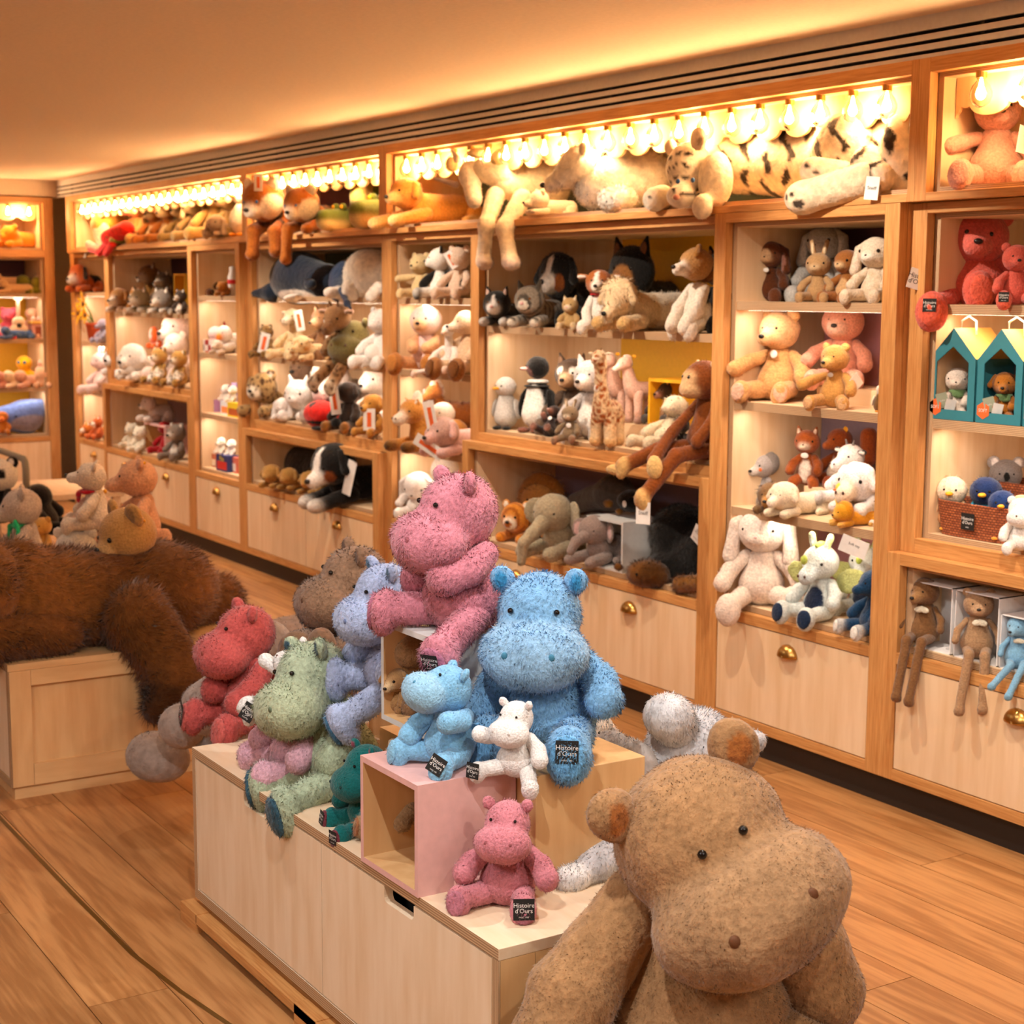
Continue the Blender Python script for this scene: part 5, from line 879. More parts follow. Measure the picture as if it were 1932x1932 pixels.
# ---- wide bay with penguins (W4)
T('plush_cat', 'lie', 948, WT, .13, 66, 34, 'black plush kitten with white face and paws lying at the left', c=BLK, ear='point', ce='D8B8A8', c2='EFE9E2', muz='bear', hs=.24, ho=(0, -.30, .36), len=.62, cf='EFE9E2', tail=((0, .55, .2), (.1, .75, .3)), nm='box_pink', em='eye_amber', face=(((0, -.9, .1), (.16, .4, .7), 'EFE9E2'),))
T('plush_cat', 'lie', 1015, WT, .13, 78, 26, 'grey tabby plush kitten lying between the black and the small tan one', c='85796A', ear='point', c2='D9CDBB', muz='bear', hs=.22, len=.6, cf='D9CDBB', pat=pat_stripe('4A4238', 1, 46, .5), em='eye_amber', nm='box_pink')
T('plush_cat', 'sit', 1076, WT, .10, 58, 36, 'small tan tabby plush kitten sitting', c='B89763', ear='point', c2='E4D2B4', muz='bear', hs=.27, cf='E4D2B4', em='eye_black', nm='box_pink')
T('plush_dog', 'sit', 1130, WT, .12, 112, 44, 'white plush dog with brown patched head and red collar', c='EDE6DC', ch='A65A1E', c2='F0E8DC', ear='side', ec='B0641E', muz='dog', hs=.215, bw=.85, face=(((0, -.9, .3), (.2, .6, .9), 'F0E8DC'),), fl=(-.22, -.26, .06), fr=(.2, -.28, .06), hl=(-.14, -.26, .1), hr_=(.14, -.26, .1), cf='F0EAE0', extra=[('collar', [E_((0, -.03, .56), (.15, .14, .02), 'C21F26')], [])])
T('plush_dog', 'lie', 1205, WT, .15, 100, 8, 'large cream and fawn spaniel plush lying with drooping head', c='D9BE94', c2='E3CCA6', ch='DDC29A', ear='flop', muz='dog', hs=.20, ho=(-.02, -.34, .34), hp=22, len=1.0, cf='C9A060', fur=.035, em=None, tp=(((0, .5, .2), (.3, .4, .3), 'EADCC4'),), pf={'head': 1.6})
T('plush_dog', 'sit', 1316, WT, .15, 158, -2, 'white wire-haired terrier plush with tan head and black saddle patch', c='EDE2D2', c2='F0E6D8', ch='B98850', ear='none', muz='dog', hs=.19, bw=.72, fl=(-.2, -.16, .05), fr=(.16, -.22, .05), hl=(-.1, -.26, .08), hr_=(.12, -.26, .06), hp=-4, lump=.01, tp=(((.16, .1, .45), (.13, .22, .14), '17140f'),), extra=[('ear', [C_((.06, -.05, .93), (.13, -.12, .84), .04, .05, 'A87438')], [])])
T('plush_dog', 'lie', 1080, WT, .34, 138, 6, 'black, white and rust mountain dog plush lying at the back', c=BLK, c2='E8E2DA', ear='flop', muz='dog', hs=.21, ho=(0, -.30, .43), len=.75, nm='nose_black', face=(((0, -.9, .1), (.17, .6, 1.0), 'E8E2DA'), ((.5, -.7, -.3), (.3, .3, .4), '8A4A1C')))
T('plush_dog', 'lie', 1215, WT, .36, 154, 10, 'black and tan shepherd dog plush with erect ear at the back', c=BLK, c2='8C5A2C', ear='point', ce='7A5030', muz='dog', hs=.22, ho=(0, -.28, .45), len=.75, face=(((0, -.8, -.2), (.5, .5, .5), '8C5A2C'),))
T('plush_dog', 'sit', 1362, WT, .30, 150, 10, 'black and tan plush dog mostly hidden by the right post', c=BLK, c2='8C5A2C', ear='point', muz='dog', hs=.22)
rs = empty('display_riser', (7.2, .3, WF), 'birch step carrying the pale horses and yellow frame', 'riser'); wbox('riser_block', 'birch_x', rs, 6.62, 7.66, .25, .44, WF, WF+.075)
T('plush_penguin', 'egg', 955, WF, .15, 98, 28, 'pale grey plush penguin chick with orange beak', c='C2BEB8', ch='CFCAC4', cb='D2CEC8', cf=BLK, hs=.20, face=(((0, -.7, 0), (.8, .6, .6), 'DAD4CC'),), cw='C8C4BE', hy=-20, neckz=.78)
T('plush_penguin', 'egg', 1015, WF, .19, 142, 20, 'tall black and white plush penguin with pink beak', c=BLK, cb='F0ECE4', ch=BLK, cf='7A4A3C', bm='box_pink', hs=.155, neckz=.84, hy=-36, bw=.95, face=(((0, -.6, -.3), (.6, .6, .5), '8c6058'), ((-.85, 0, .0), (.4, .5, .6), 'EDE6DC')), extra=[('chest_band', [E_((0, -.03, .60), (.175, .165, .016), BLK)], []), ('collar', [E_((0, -.01, .66), (.15, .145, .035), 'EFEAE2')], [])])
T('plush_wolf', 'sit', 1080, WF, .30, 140, 34, 'brown-grey plush wolf with pale eye patches', c='5D4A3C', c2='C9A27C', ear='point', ce='A88468', muz='dog', hs=.215, bw=.9, face=(((-.38, -.7, .2), (.3, .3, .3), 'EFE6DA'), ((.38, -.7, .2), (.3, .3, .3), 'EFE6DA')), cb='8c7a68')
T('plush_husky', 'sit', 1116, WF, .21, 148, 26, 'pale grey and white plush husky behind the giraffe', c='B9B0AC', c2='EDE4DC', ear='point', ce='E0B8AE', muz='dog', hs=.20, bw=.85, cb='EDE6DE', fl=(-.2, -.24, .06), fr=(.2, -.24, .06))
T('plush_mole', 'sit', 1032, WF, .11, 62, 20, 'small dark brown plush mole leaning back, paws up', tilt=(-30, 0), c='2A1A16', c2='8A5A4A', chd='8A5A4A', ear='none', muz='dog', hs=.20, hl=(-.3, -.1, .62), hr_=(.36, -.05, .65), cf='A87664', xx=[('chest_tag', 'paper_white', (.05, -.20, .48), (.07, .015, .06))], em=None, nm='box_pink')
T('plush_kangaroo', 'sit', 1076, WF, .075, 66, 30, 'small grey-brown plush kangaroo with big upright ears', c='8A7358', c2='D8C8B0', ear='up', es=.85, muz='flat', hs=.24, cf='A5745A', fl=(-.30, -.40, .04), xx=[('chest_tag', 'paper_white', (.04, -.2, .45), (.08, .015, .07))])
T('plush_giraffe', 'stand', 1146, WF, .10, 186, 26, 'tall spotted plush giraffe with a heart chest tag', c='E8CBA0', c2='F0E0C6', nk=((0, -.13, .44), (0, -.16, .66), (0, -.17, .84)), ho=(0, -.20, .90), hs=.075, ll=.26, len=.09, tr_=.12, nr=.095, nr2=.052, w=.085, muz='cow', ear='side', ec='EBD3AC', es=1.0, horn='9c6030', er=.12, cf='D9A868', pat=pat_cells('F0D8AE', 'A8551C', .062, .013, .20), nopat=('ear', 'horn'), xx=[], extra=[('heart_tag', [E_((-.02, -.215, .585), (.032, .01, .036), 'F4F1EA')], [])])
for u, rz, lab in ((1178, 10, 'pale pink plush horse with yellow ear flag, left of the pair'), (1214, -2, 'pale pink plush horse standing beside the yellow frame')): T('plush_horse', 'stand', u, WF+.075, .33, 134, rz, lab, c='E5B9A4', c2='ECCBBB', nk=((0, -.22, .52), (0, -.30, .78)), ho=(0, -.33, .84), hs=.10, ll=.36, len=.16, tr_=.13, muz='long', ear='none', tuft='EBD8C8', tufts=[((0, .3, .9), (.3, .7, .4)), ((0, .8, 0), (.3, .4, .8))], cf='8C6A62', hy=-10, extra=[('ear_tag', [E_((.06, -.22, .94), (.05, .01, .03), 'F0A818')], [])])
fx0, fx1 = xat(1222, WF+.08, .25), xat(1290, WF+.08, .25); zf = WF+.0755
r = empty('display_cube', ((fx0+fx1)/2, .27, zf), 'square yellow open display frame with a grey lemur inside', 'display box')
for a, b_, e_, f_ in ((fx0, fx0+.012, zf, zf+.19), (fx1-.012, fx1, zf, zf+.19), (fx0+.012, fx1-.012, zf+.178, zf+.19), (fx0+.012, fx1-.012, zf, zf+.012)): wbox('frame_side', 'box_yellow', r, a, b_, .25, .44, e_, f_)
wbox('frame_back', 'box_wood_in', r, fx0+.012, fx1-.012, .43, .44, zf+.012, zf+.178)
T('plush_lemur', 'sit', 1250, zf+.013, .33, 76, 24, 'dark grey plush lemur sitting in the yellow frame', c='4A4440', c2='B98A78', ear='point', muz='dog', hs=.24, face=(((0, -.8, 0), (.5, .4, .3), '9A8A80'),), cb='A87850')
T('plush_ape', 'sit', 1250, WF, .10, 114, 12, 'cream long-haired plush ape reclining before the step', tilt=(-26, 0), c='E3CFAE', c2='E8D6B8', ear='none', muz='monkey', hs=.19, fur=.05, fl=(-.3, -.42, .02), fr=(.08, -.46, 0), cf='D9C4A2', fs=.9, hl=(-.2, -.28, .2), hr_=(.2, -.3, .2))
T('plush_monkey', 'sit', 1285, WF, .15, 70, 10, 'small black plush monkey leaning on the orangutan', c='1E1613', c2='C9A878', ear='round', ce='C9A878', es=.8, muz='monkey', hs=.24, hy=-10, xx=[('chest_tag', 'paper_white', (-.10, -.20, .4), (.10, .015, .05))])
T('plush_orangutan', 'sit', 1334, WF, .10, 186, 6, 'large russet plush orangutan with legs hanging over the ledge', c='7C3F14', c2='D9B080', cf='D8B070', chd='7C3F14', ear='round', ec='D9B080', es=.6, muz='monkey', hs=.20, ho=(0, -.06, .77), hy=-14, bw=.86, tz=.52, er=.12, lr=.075, ar=.06, fs=.9, kl=(-.22, -.44, .10), fl=(-.44, -.70, -.06), kr=(.02, -.44, .06), fr=(-.10, -.76, -.34), fd=(-.4, -.8, .2), fe=(-.3, -.85, -.2), hl=(-.10, -.62, .02), hr_=(.16, -.30, .2), extra=[('hand', [E_((-.04, -.66, -.04), (.09, .06, .12), 'D8B070')], []), ('foot', [E_((-.52, -.72, -.10), (.13, .06, .055), 'D8B070')], [])], tags=[((-.06, -.78, -.47), .15, .21, None, 20, 0, 'Steiff')])
# ---- low cabinet C
T('plush_cat', 'sit', 935, FL, .24, 112, 30, 'black plush panther sitting in the dark left corner of the low cabinet', c='0d0b0b', muz='bear', ear='point', hs=.24, em='eye_amber', nm=None)
T('plush_tiger', 'lie', 990, FL, .17, 74, 22, 'small orange plush tiger cub in the low cabinet', c='D8862A', c2='F0E2CC', ear='round', muz='bear', hs=.25, cf='D8862A', pat=pat_stripe('A85A14', 1, 60, .5), er=.1)
T('plush_lion', 'lie', 1035, FL, .30, 108, 26, 'sandy plush lion with shaggy mane behind the tiger cub', c='C08A48', c2='D8A860', muz='dog', ear='none', hs=.2, tuft='9A6428', tufts=[((0, .25, .1), (1.3, .8, 1.3))], fur=.05)
def elephant(u, y, hpx, rz, lab, c, z=FL, **k):
    T('plush_elephant', 'lie', u, z, y, hpx, rz, lab, c=c, c2=c, ear='eleph', ce=k.pop('ce', c), muz='none', hs=.21, ho=(0, -.24, .46), trunk=1, nm=None, eye=(.6, -.72, .05), er=.075, **k)
elephant(1070, .12, 118, 18, 'beige grey plush elephant with its trunk over the edge', 'A89A7E', trunkp=((0, -.8, -.4), (-.1, -1.5, -.9), (-.25, -2.0, -1.3), (-.3, -2.1, -2.2)), len=.55)
ex0, ex1 = xat(1104, FL, .03), xat(1172, FL, .03)
r = empty('display_cube', ((ex0+ex1)/2, .1, FL), 'white open display frame round the small grey elephant', 'display box')
for a, b_, e_, f_ in ((ex0, ex0+.010, FL, FL+.2), (ex1-.010, ex1, FL, FL+.2), (ex0+.01, ex1-.01, FL+.19, FL+.2), (ex0+.01, ex1-.01, FL, FL+.008)): wbox('frame_side', 'box_white', r, a, b_, .035, .24, e_, f_)
wbox('frame_back', 'box_wood_in', r, ex0+.01, ex1-.01, .23, .24, FL+.008, FL+.19)
elephant(1142, .11, 92, 14, 'small taupe grey plush elephant with pink ears in the white frame', '9A8880', z=FL+.0085, ce='DDB8B4', len=.25, trunkp=((0, -.8, -.3), (-.1, -1.6, -.6), (-.2, -2.0, -1.2)))
r0 = (7.0, .34, FL); q = RP(r0)
plush('plush_seal', 'free', *r0, 1.0, 0, 'long dark grey plush dolphin lying at the back of the low cabinet', px=800, fur=.004, dens=4000, lump=.001, parts=[('torso', [C_(q(1085, 950, y=.34), q(1160, 930, y=.33), .045, .07, '5c544c'), C_(q(1160, 930, y=.33), q(1205, 950, y=.33), .07, .04, '554d46')], [])])
r0 = (7.2, .2, FL); q = RP(r0)
plush('plush_mole', 'free', *r0, 1.0, 0, 'black plush mole with brown snout and round white tag on the frame', px=800, fur=.005, dens=5000, lump=.001, parts=[('torso', [E_(q(1195, 945, y=.17), (.075, .06, .045), '0f0c0b')], []), ('snout', [E_(q(1148, 950, y=.14), (.028, .02, .018), '8A5A1C')], []), ('paw', [E_(q(1168, 965, y=.13), (.018, .016, .014), '7A4E18')], [])], xx=[('round_tag', 'paper_white', q(1178, 951, y=.108), (.014, .003, .014))])
r0 = (7.3, .15, FL); q = RP(r0)
plush('plush_bear', 'free', *r0, 1.0, 0, 'big black plush bear filling the right of the low cabinet, brown muzzle hanging out', px=1000, fur=.014, dens=16000, lump=.003, fw=.08, parts=[('torso', [E_(q(1290, 1010, y=.24), (.14, .13, .12), '0E0C0B'), E_(q(1265, 1075, y=.14), (.12, .11, .07), '12100e'), E_(q(1330, 1060, y=.2), (.12, .1, .12), '0E0C0B')], []),
  ('head', [E_(q(1208, 1082, y=.0), (.052, .055, .045), '6B4012'), E_(q(1235, 1085, y=.03), (.06, .06, .05), '5a3610')], []), ('ear', [E_(q(1167, 1070, y=.0), (.022, .02, .018), '6B4012')], []), ('paw', [C_(q(1285, 1102, y=.03), q(1325, 1100, y=.03), .035, .028, '7A4C14')], [])], xx=[('eye', 'eye_black', q(1201, 1084, y=-.052), (.006, .004, .006))])
cr_ = empty('care_card', (7.55, .02, .63), 'white printed care card on the black bear', 'tag'); label_mesh('card', .05, .065, ['paper_white', 'ink_black'], [('Steiff\nsoft plush', .010, .01), ('washable', .007, -.018)], 0, cr_, un(1315, 1008, 1, .07)-np.array(cr_.location), (.8, 0, -.45), (.45, 0, .8))
# ---- top cabinets
BT = ('print_orange',)
r0 = (6.4, .2, TB); q = RP(r0); U = 'ECDFC8'
plush('plush_unicorn', 'free', *r0, 1.0, 0, 'large cream plush unicorn lying with forelegs hanging over the ledge', px=1500, fur=.008, dens=16000, lump=.001, parts=[
  ('torso', [C_(q(965, 340, y=.14), q(1040, 350, y=.30), .085, .09, U)], []), ('neck', [C_(q(960, 330, y=.12), q(915, 320, y=.06), .07, .055, U)], []),
  ('head', [E_(q(890, 325, y=.03), (.05, .05, .05), U), C_(q(888, 335, y=.02), q(895, 378, y=-.03), .042, .034, 'EADFD2')], [(q(897, 392, y=-.05), (.03, .03, .02), 'C9B8AE')]),
  ('mane', [E_(q(905, 290, y=.05), (.05, .06, .022), 'E8CE98'), E_(q(950, 300, y=.10), (.06, .06, .045), 'EACF94'), E_(q(852, 310, y=.02), (.025, .03, .035), 'E3C890')], []), ('ear', [C_(q(862, 300, y=.0), q(852, 282, y=.0), .016, .006, 'E9D6C4')], []),
  ('horn', [C_(q(860, 348, y=-.02), q(815, 335, y=-.10), .014, .004, 'A8948C')], []),
  ('foreleg', chain([q(935, 370, y=.06), q(918, 425, y=-.03), q(912, 490, y=-.04)], [.042, .032, .032], U)+[E_(q(916, 498, y=-.045), (.036, .036, .024), 'D6C2B2')], []),
  ('foreleg', chain([q(985, 375, y=.08), q(952, 430, y=-.03), q(962, 490, y=-.04)], [.042, .033, .034], U)+[E_(q(966, 498, y=-.045), (.038, .038, .024), 'D6C2B2')], [])], xx=[('eye', 'eye_black', q(880, 346, y=-.025), (.006, .004, .008))])
r0 = (6.9, .2, TB); q = RP(r0); PB = 'EFE6D8'
plush('plush_polar_bear', 'free', *r0, 1.0, 0, 'large white plush polar bear lying under the bulbs', px=1500, fur=.014, dens=18000, lump=.002, parts=[
  ('torso', [C_(q(1130, 345, y=.12), q(1215, 335, y=.24), .105, .115, PB), E_(q(1165, 375, y=.06), (.09, .07, .055), PB)], []), ('head', [E_(q(1098, 312, y=.05), (.085, .085, .075), PB), C_(q(1065, 335, y=.0), q(1040, 348, y=-.03), .045, .032, PB)], []),
  ('ear', [E_(q(1100, 280, y=.0), (.024, .014, .026), 'EADBC4')], []), ('ear', [E_(q(1072, 290, y=.08), (.02, .014, .022), 'EADBC4')], [])],
  xx=[('eye', 'eye_black', q(1052, 320, y=-.02), (.006, .005, .007)), ('nose', 'nose_black', q(1024, 349, y=-.06), (.014, .012, .012))])
T('plush_polar_bear', 'lie', 1038, TB, .10, 46, -10, 'small white plush polar bear peeping out below the large one', c='EFE4D2', muz='dog', hs=.26, len=.6)
T('plush_dog', 'lie', 800, TB, .12, 84, 14, 'golden yellow floppy plush dog with big paws over the ledge', c='E3A04A', c2='EFC47E', ear='flop', muz='dog', hs=.2, fur=.035, pl=((-.15, -.1, .12), (-.28, -.55, .0)), pr=((.15, -.1, .12), (.16, -.62, .02)), cf='EDC07A', len=.8)
tgr = HC('2A1E16')
def tiger_pat(V, N, C):
    w = V[:, 0]*62+np.sin(V[:, 2]*34)*1.5+np.sin(V[:, 2]*75+V[:, 0]*20)*.6+V[:, 1]*16; s = np.sin(w)+.35*np.sin(V[:, 2]*55+V[:, 0]*37); t = np.clip((s-.62)/.14, 0, 1)[:, None]; return C*(1-t)+tgr*t
def tiger_face(V, N, C):
    w = V[:, 2]*150+np.abs(V[:, 0]-hx)*60; s = np.sin(w)+.5*np.sin(V[:, 0]*170); t = (np.clip((s-.75)/.15, 0, 1)*(V[:, 2] > hz_))[:, None]; return C*(1-t)+tgr*t
r0 = (8.0, .2, TB); q = RP(r0); WT_ = 'EBD9BE'; hx, hz_ = q(1290, 330, y=-.03)[0], q(1290, 372, y=-.03)[2]
tp = [('torso', [C_(q(1390, 300, y=.20), q(1500, 300, y=.24), .125, .125, WT_), C_(q(1500, 300, y=.24), q(1690, 290, y=.24), .125, .14, WT_)], []),
  ('hind_leg', [E_(q(1590, 275, y=.10), (.125, .07, .105), WT_), C_(q(1640, 310, y=.06), q(1655, 335, y=.04), .06, .055, WT_)], []), ('hind_leg', [E_(q(1710, 290, y=.14), (.06, .1, .14), WT_)], []),
  ('head', [E_(q(1300, 318, y=.02), (.085, .08, .095), 'EDE2CE'), E_(q(1285, 370, y=-.05), (.055, .05, .042), 'F0E8DA')], [])]
mk = {}
tr = plush('white_tiger', 'free', *r0, 1.0, 0, 'huge white plush tiger with black stripes stretched along the top shelf', px=1500, fur=.006, dens=22000, lump=.001, pat=tiger_pat, nopat=('head', 'paw', 'ear', 'ruff', 'foreleg'), parts=[t for t in tp if t[0] != 'head']+[
  ('ruff', [E_(q(1350, 340, y=.03), (.075, .05, .10), 'F0E4CC'), E_(q(1325, 390, y=-.04), (.045, .03, .045), 'F0E6D2')], []), ('ear', [E_(q(1318, 262, y=-.02), (.040, .02, .042), 'E9D4B8')], [(q(1318, 268, y=-.05), (.024, .03, .026), 'A89078')]), ('ear', [E_(q(1265, 278, y=.0), (.028, .02, .03), 'E9D4B8')], []),
  ('foreleg', [C_(q(1250, 372, y=.02), q(1236, 376, y=-.02), .045, .045, 'EADFCA')], [(q(1232, 378, y=-.07), (.014, .03, .014), '3a2e28'), (q(1244, 384, y=-.07), (.016, .03, .014), '3a2e28'), (q(1222, 370, y=-.07), (.008, .03, .008), '3a2e28')]),
  ('paw', [C_(q(1635, 338, y=.02), q(1520, 372, y=-.03), .055, .052, 'E6CFAE'), E_(q(1512, 374, y=-.04), (.055, .05, .045), 'E6CFAE')], [(q(1505, 385, y=-.085), (.022, .02, .016), '3a2c22'), (q(1487, 372, y=-.085), (.009, .02, .009), '3a2c22'), (q(1497, 366, y=-.085), (.009, .02, .009), '3a2c22')]),
  ('paw', [C_(q(1590, 330, y=.04), q(1535, 322, y=.0), .045, .045, 'E6CFAE')], [(q(1535, 325, y=-.045), (.02, .02, .018), '3a2c22'), (q(1520, 312, y=-.045), (.009, .02, .009), '3a2c22'), (q(1534, 306, y=-.045), (.009, .02, .009), '3a2c22')])])
me = plush_mesh('head', tp[3][1], (), cell=.012, k=.04, fur=.006, dens=2500, pattern=tiger_face, lump=.001); ho_ = put('head', me, tr)
for u_, v_ in ((1279, 342), (1307, 340)): ball('eye', 'eye_blue', ho_, tuple(q(u_, v_, y=-.065)), (.010, .006, .009))
ball('nose', MC('C98F84').name, ho_, tuple(q(1276, 372, y=-.10)), (.014, .010, .010)); hangtag(tr, q(1645, 355, y=-.02), .045, .07, 'Steiff', None, 20, -6)
T('plush_tiger', 'lie', 532, TB, .10, 96, 24, 'brown striped plush tiger with cream ruff, left of two, legs dangling', c='9A5418', c2='EAD8BE', ear='round', ec='E6D2B8', muz='bear', hs=.26, ho=(-.02, -.30, .38), len=.9, hp=14, em='eye_blue', face=(((.75, -.3, -.3), (.5, .7, .7), 'EAD8BE'), ((-.75, -.3, -.3), (.5, .7, .7), 'EAD8BE')), pl=((-.15, -.15, .10), (-.1, -.40, .02), (-.1, -.42, -.26)), pr=((.15, -.15, .10), (.24, -.40, .0), (.28, -.42, -.22)), pat=pat_stripe('2c170a', 1, 26, .55), nopat=('head', 'ear'), tags=[((.14, -.56, .58), .10, .20, 'print_orange', 30, 0)])
T('plush_tiger', 'lie', 598, TB, .10, 80, 24, 'brown striped plush tiger with cream ruff, nearer the crocodiles', c='A05A1C', c2='EAD8BE', ear='round', ec='E6D2B8', muz='bear', hs=.26, ho=(-.02, -.30, .36), len=.8, hp=14, em='eye_blue', face=(((.75, -.3, -.3), (.5, .7, .7), 'EAD8BE'), ((-.75, -.3, -.3), (.5, .7, .7), 'EAD8BE')), pl=((-.15, -.15, .10), (-.2, -.40, .02), (-.22, -.42, -.40)), pr=((.15, -.15, .10), (.2, -.45, .02)), pat=pat_stripe('2c170a', 1, 26, .55), nopat=('head', 'ear'))
def croc(u, v, y, s, rz, lab):
    x, _, z = un(u, v, 1, y); a, b = '55601F', 'D9BE84'
    plush('plush_crocodile', 'free', x, y, TB, s, rz, lab, group=None, px=110, fur=.02, parts=[('torso', [C_((0, .3, .25), (0, 1.3, .22), .25, .26, a)], [((0, .7, 0), (.4, 1.2, .16), b)]), ('head', [C_((0, .2, .30), (0, -.55, .30), .26, .20, a), C_((0, .1, .16), (0, -.55, .16), .24, .19, b)], []), ('brow', [E_((-.13, .02, .58), .10, a), E_((.13, .02, .58), .10, a)], []), ('foot', [C_((-.25, .1, .1), (-.3, -.15, .07), .10, .08, a)], [])], xx=[('eye', 'tag_yellow', (-.15, -.07, .58), (.05, .03, .05)), ('eye', 'tag_yellow', (.15, -.07, .58), (.05, .03, .05))], nopat=(), z_=z)
croc(640, 425, .10, .20, 18, 'green plush crocodile with cream jaw resting beside the tigers'); croc(712, 420, .10, .25, 22, 'larger green plush crocodile at the right of the tiger cabinet')
r0 = (5.0, .2, TB); q = RP(r0)
plush('plush_crocodile', 'free', *r0, 1.0, 0, 'green plush crocodile rearing up behind the other two', px=600, fur=.006, dens=2500, parts=[('torso', [C_(q(715, 370, y=.25), q(705, 400, y=.28), .09, .11, '5C661F')], []), ('head', [C_(q(680, 352, y=.2), q(676, 385, y=.12), .055, .04, '5C661F'), C_(q(690, 352, y=.18), q(684, 385, y=.1), .05, .035, 'D9B868')], [])], xx=[('eye', 'tag_yellow', q(674, 352, y=.12), (.012, .01, .012))])
x_ = [(262, 'plush_dinosaur', 'cream frilled plush dinosaur with upright tail', 'D9A860', 'none', 90), (293, 'plush_beagle', 'brown and white plush dog, third along the far top cabinet', 'A8642A', 'flop', 74), (318, 'plush_beagle', 'brown plush dog with white chest in the far top cabinet', '9C5E28', 'flop', 76), (345, 'plush_monkey', 'grey-brown plush monkey on the far top cabinet', '8F7448', 'round', 78), (372, 'plush_elephant', 'grey tan plush animal with drooping ears, far top cabinet', '94784E', 'droop', 84), (410, 'plush_tiger', 'tall tan striped plush figure in the far top cabinet', 'B89458', 'round', 108), (440, 'plush_bear', 'tan plush bear with pink tag beside the white duck', 'B79A6A', 'round', 96)]
for i, (u, n, lab, c, e_, h) in enumerate(x_): T(n, 'sit', u, TB, .16+.03*(i % 2), h, 20+6*(i % 3), lab, c=c, c2='E3CDA6', ear=e_, muz=('dog', 'bear')[i % 2], hs=.24, cb='E3CDA6' if i in (1, 2) else None)
T('plush_duck', 'egg', 458, TB, .10, 92, 24, 'white plush duck with orange feet in the far top cabinet', c='EDE2D0', bm='tag_yellow')
T('plush_rabbit', 'lie', 425, TB, .08, 42, 20, 'small grey plush rabbit lying before the tan bear', c='A8907A', ear='droop', muz='flat', hs=.25)
T('plush_dinosaur', 'lie', 243, TB, .10, 34, -10, 'olive green plush lizard between the red and frilled toys', c='8A8436', ear='none', muz='long', hs=.18, len=.8)
r0 = (1.0, .15, TB); q = RP(r0)
plush('plush_pterosaur', 'free', *r0, 1.0, 0, 'orange winged plush dinosaur at the left end of the far top cabinet', px=500, fur=.006, dens=2500, parts=[('torso', [E_(q(205, 425, y=.18), (.16, .12, .11), 'DC9A3C')], []), ('wing', [E_(q(192, 440, y=.10), (.10, .02, .09), 'E8CDB0', rotm(0, 20, 20))], []), ('tail', chain([q(188, 465, y=.1), q(168, 460, y=.05), q(160, 485, y=.03)], [.02, .016, .01], 'C9B6A8'), [])])
plush('plush_lobster', 'free', *r0, 1.0, 0, 'bright red plush lobster hanging over the ledge at far left', px=500, fur=.003, dens=800, parts=[('torso', [C_(q(238, 432, y=.05), q(208, 450, y=.0), .055, .065, 'E8281E')], []), ('claw', chain([q(205, 455, y=-.02), q(188, 476, y=-.03), q(170, 470, y=-.03)], [.03, .022, .02], 'E8281E'), []), ('claw', chain([q(212, 460, y=-.02), q(200, 478, y=-.03)], [.03, .022], 'D82018'), [])])
# ---- tower with the foal (N3)
for u, n, c, h, e_, lab, k in ((795, 'teddy_bear', 'D9BE8C', 82, 'round', 'cream plush bear with outstretched arm, left of the panda', dict(muz='bear', hl=(-.5, -.2, .42))), (833, 'plush_panda', 'EFE8DE', 94, 'round', 'black and white plush panda between the cream bear and the spotted cow', dict(muz='bear', ec=BLK, ca=BLK, ct='EFE8DE', cf=BLK, hy=-50)), (868, 'plush_cow', 'D6BBA4', 96, 'round', 'beige plush cow with dark patch and orange-banded tag', dict(muz='none', em=None, tp=(((.2, -.1, .3), (.1, .15, .1), BLK),), tags=[((.0, -.26, .72), .16, .34, 'print_orange', 30, 30)])), (872, 'plush_pig', '9A8C84', 60, 'round', 'small grey plush behind the beige cow', dict(muz='dog'))):
    T(n, 'sit', u, S1+(.0 if h > 60 else .10), .14 if h > 60 else .34, h, 20, lab, c=c, hs=.24, **k)
T('teddy_bear', 'sit', 806, S2, .14, 122, 36, 'tan plush bear in pink hooded pyjamas', c='E2A874', ct='F2D2CC', ch='F0D6CC', c2='E8B684', ear='none', muz='bear', hs=.24, ca='E6B080', cf='A8692C', fs=1.4, fl=(-.36, -.36, .13), fr=(.22, -.42, .12), hl=(-.10, -.28, .34), hr_=(.12, -.28, .34), cp='B87838')
T('plush_goose', 'sit', 848, S2, .10, 92, 20, 'white long-necked plush goose with legs stretched out', c='F0E8E2', ear='none', muz='dog', c2='F0D8C4', hs=.13, neckz=.84, bw=.9, extra=[('neck', [C_((0, 0, .5), (0, -.03, .80), .10, .07, 'F0E8E2')], [])], nm=None, fl=(-.5, -.50, .0), fs=.7, lr=.05, cf='F0CDB4', chd='F0E0D4', em='eye_black')
T('plush_rabbit', 'sit', 884, S2, .16, 118, 10, 'tan plush animal with brown soles beside the goose', c='DDBE9C', c2='EAD6C0', ear='none', muz='dog', cf='9C6430', cp='7c4c22', fs=1.4, hs=.19, hy=-20)
T('plush_foal', 'lie', 812, S3, .11, 96, 8, 'honey brown plush foal with white mane and black hoof', c='C8873A', c2='EADCC8', ear='point', es=.8, muz='cow', hs=.17, ho=(-.04, -.26, .50), tuft='F0E2CE', tufts=[((0, .5, .8), (.2, .5, .8))], cf=BLK, len=.45, extra=[('neck', [C_((0, -.08, .22), (-.02, -.2, .46), .14, .10, 'C8873A')], [])])
T('plush_horse', 'stand', 864, S3, .32, 130, 0, 'chestnut plush pony with long pale mane at the back', c='A8642C', c2='B5763C', muz='long', ear='point', hs=.12, ll=.30, tr_=.2, len=.2, tuft='E6D2BE', tufts=[((0, .2, .8), (.4, .9, .6)), ((0, .9, 0), (.35, .5, .9))], fur=.05, tags=[((-.2, -.4, .62), .14, .40, None, 25, 0)])
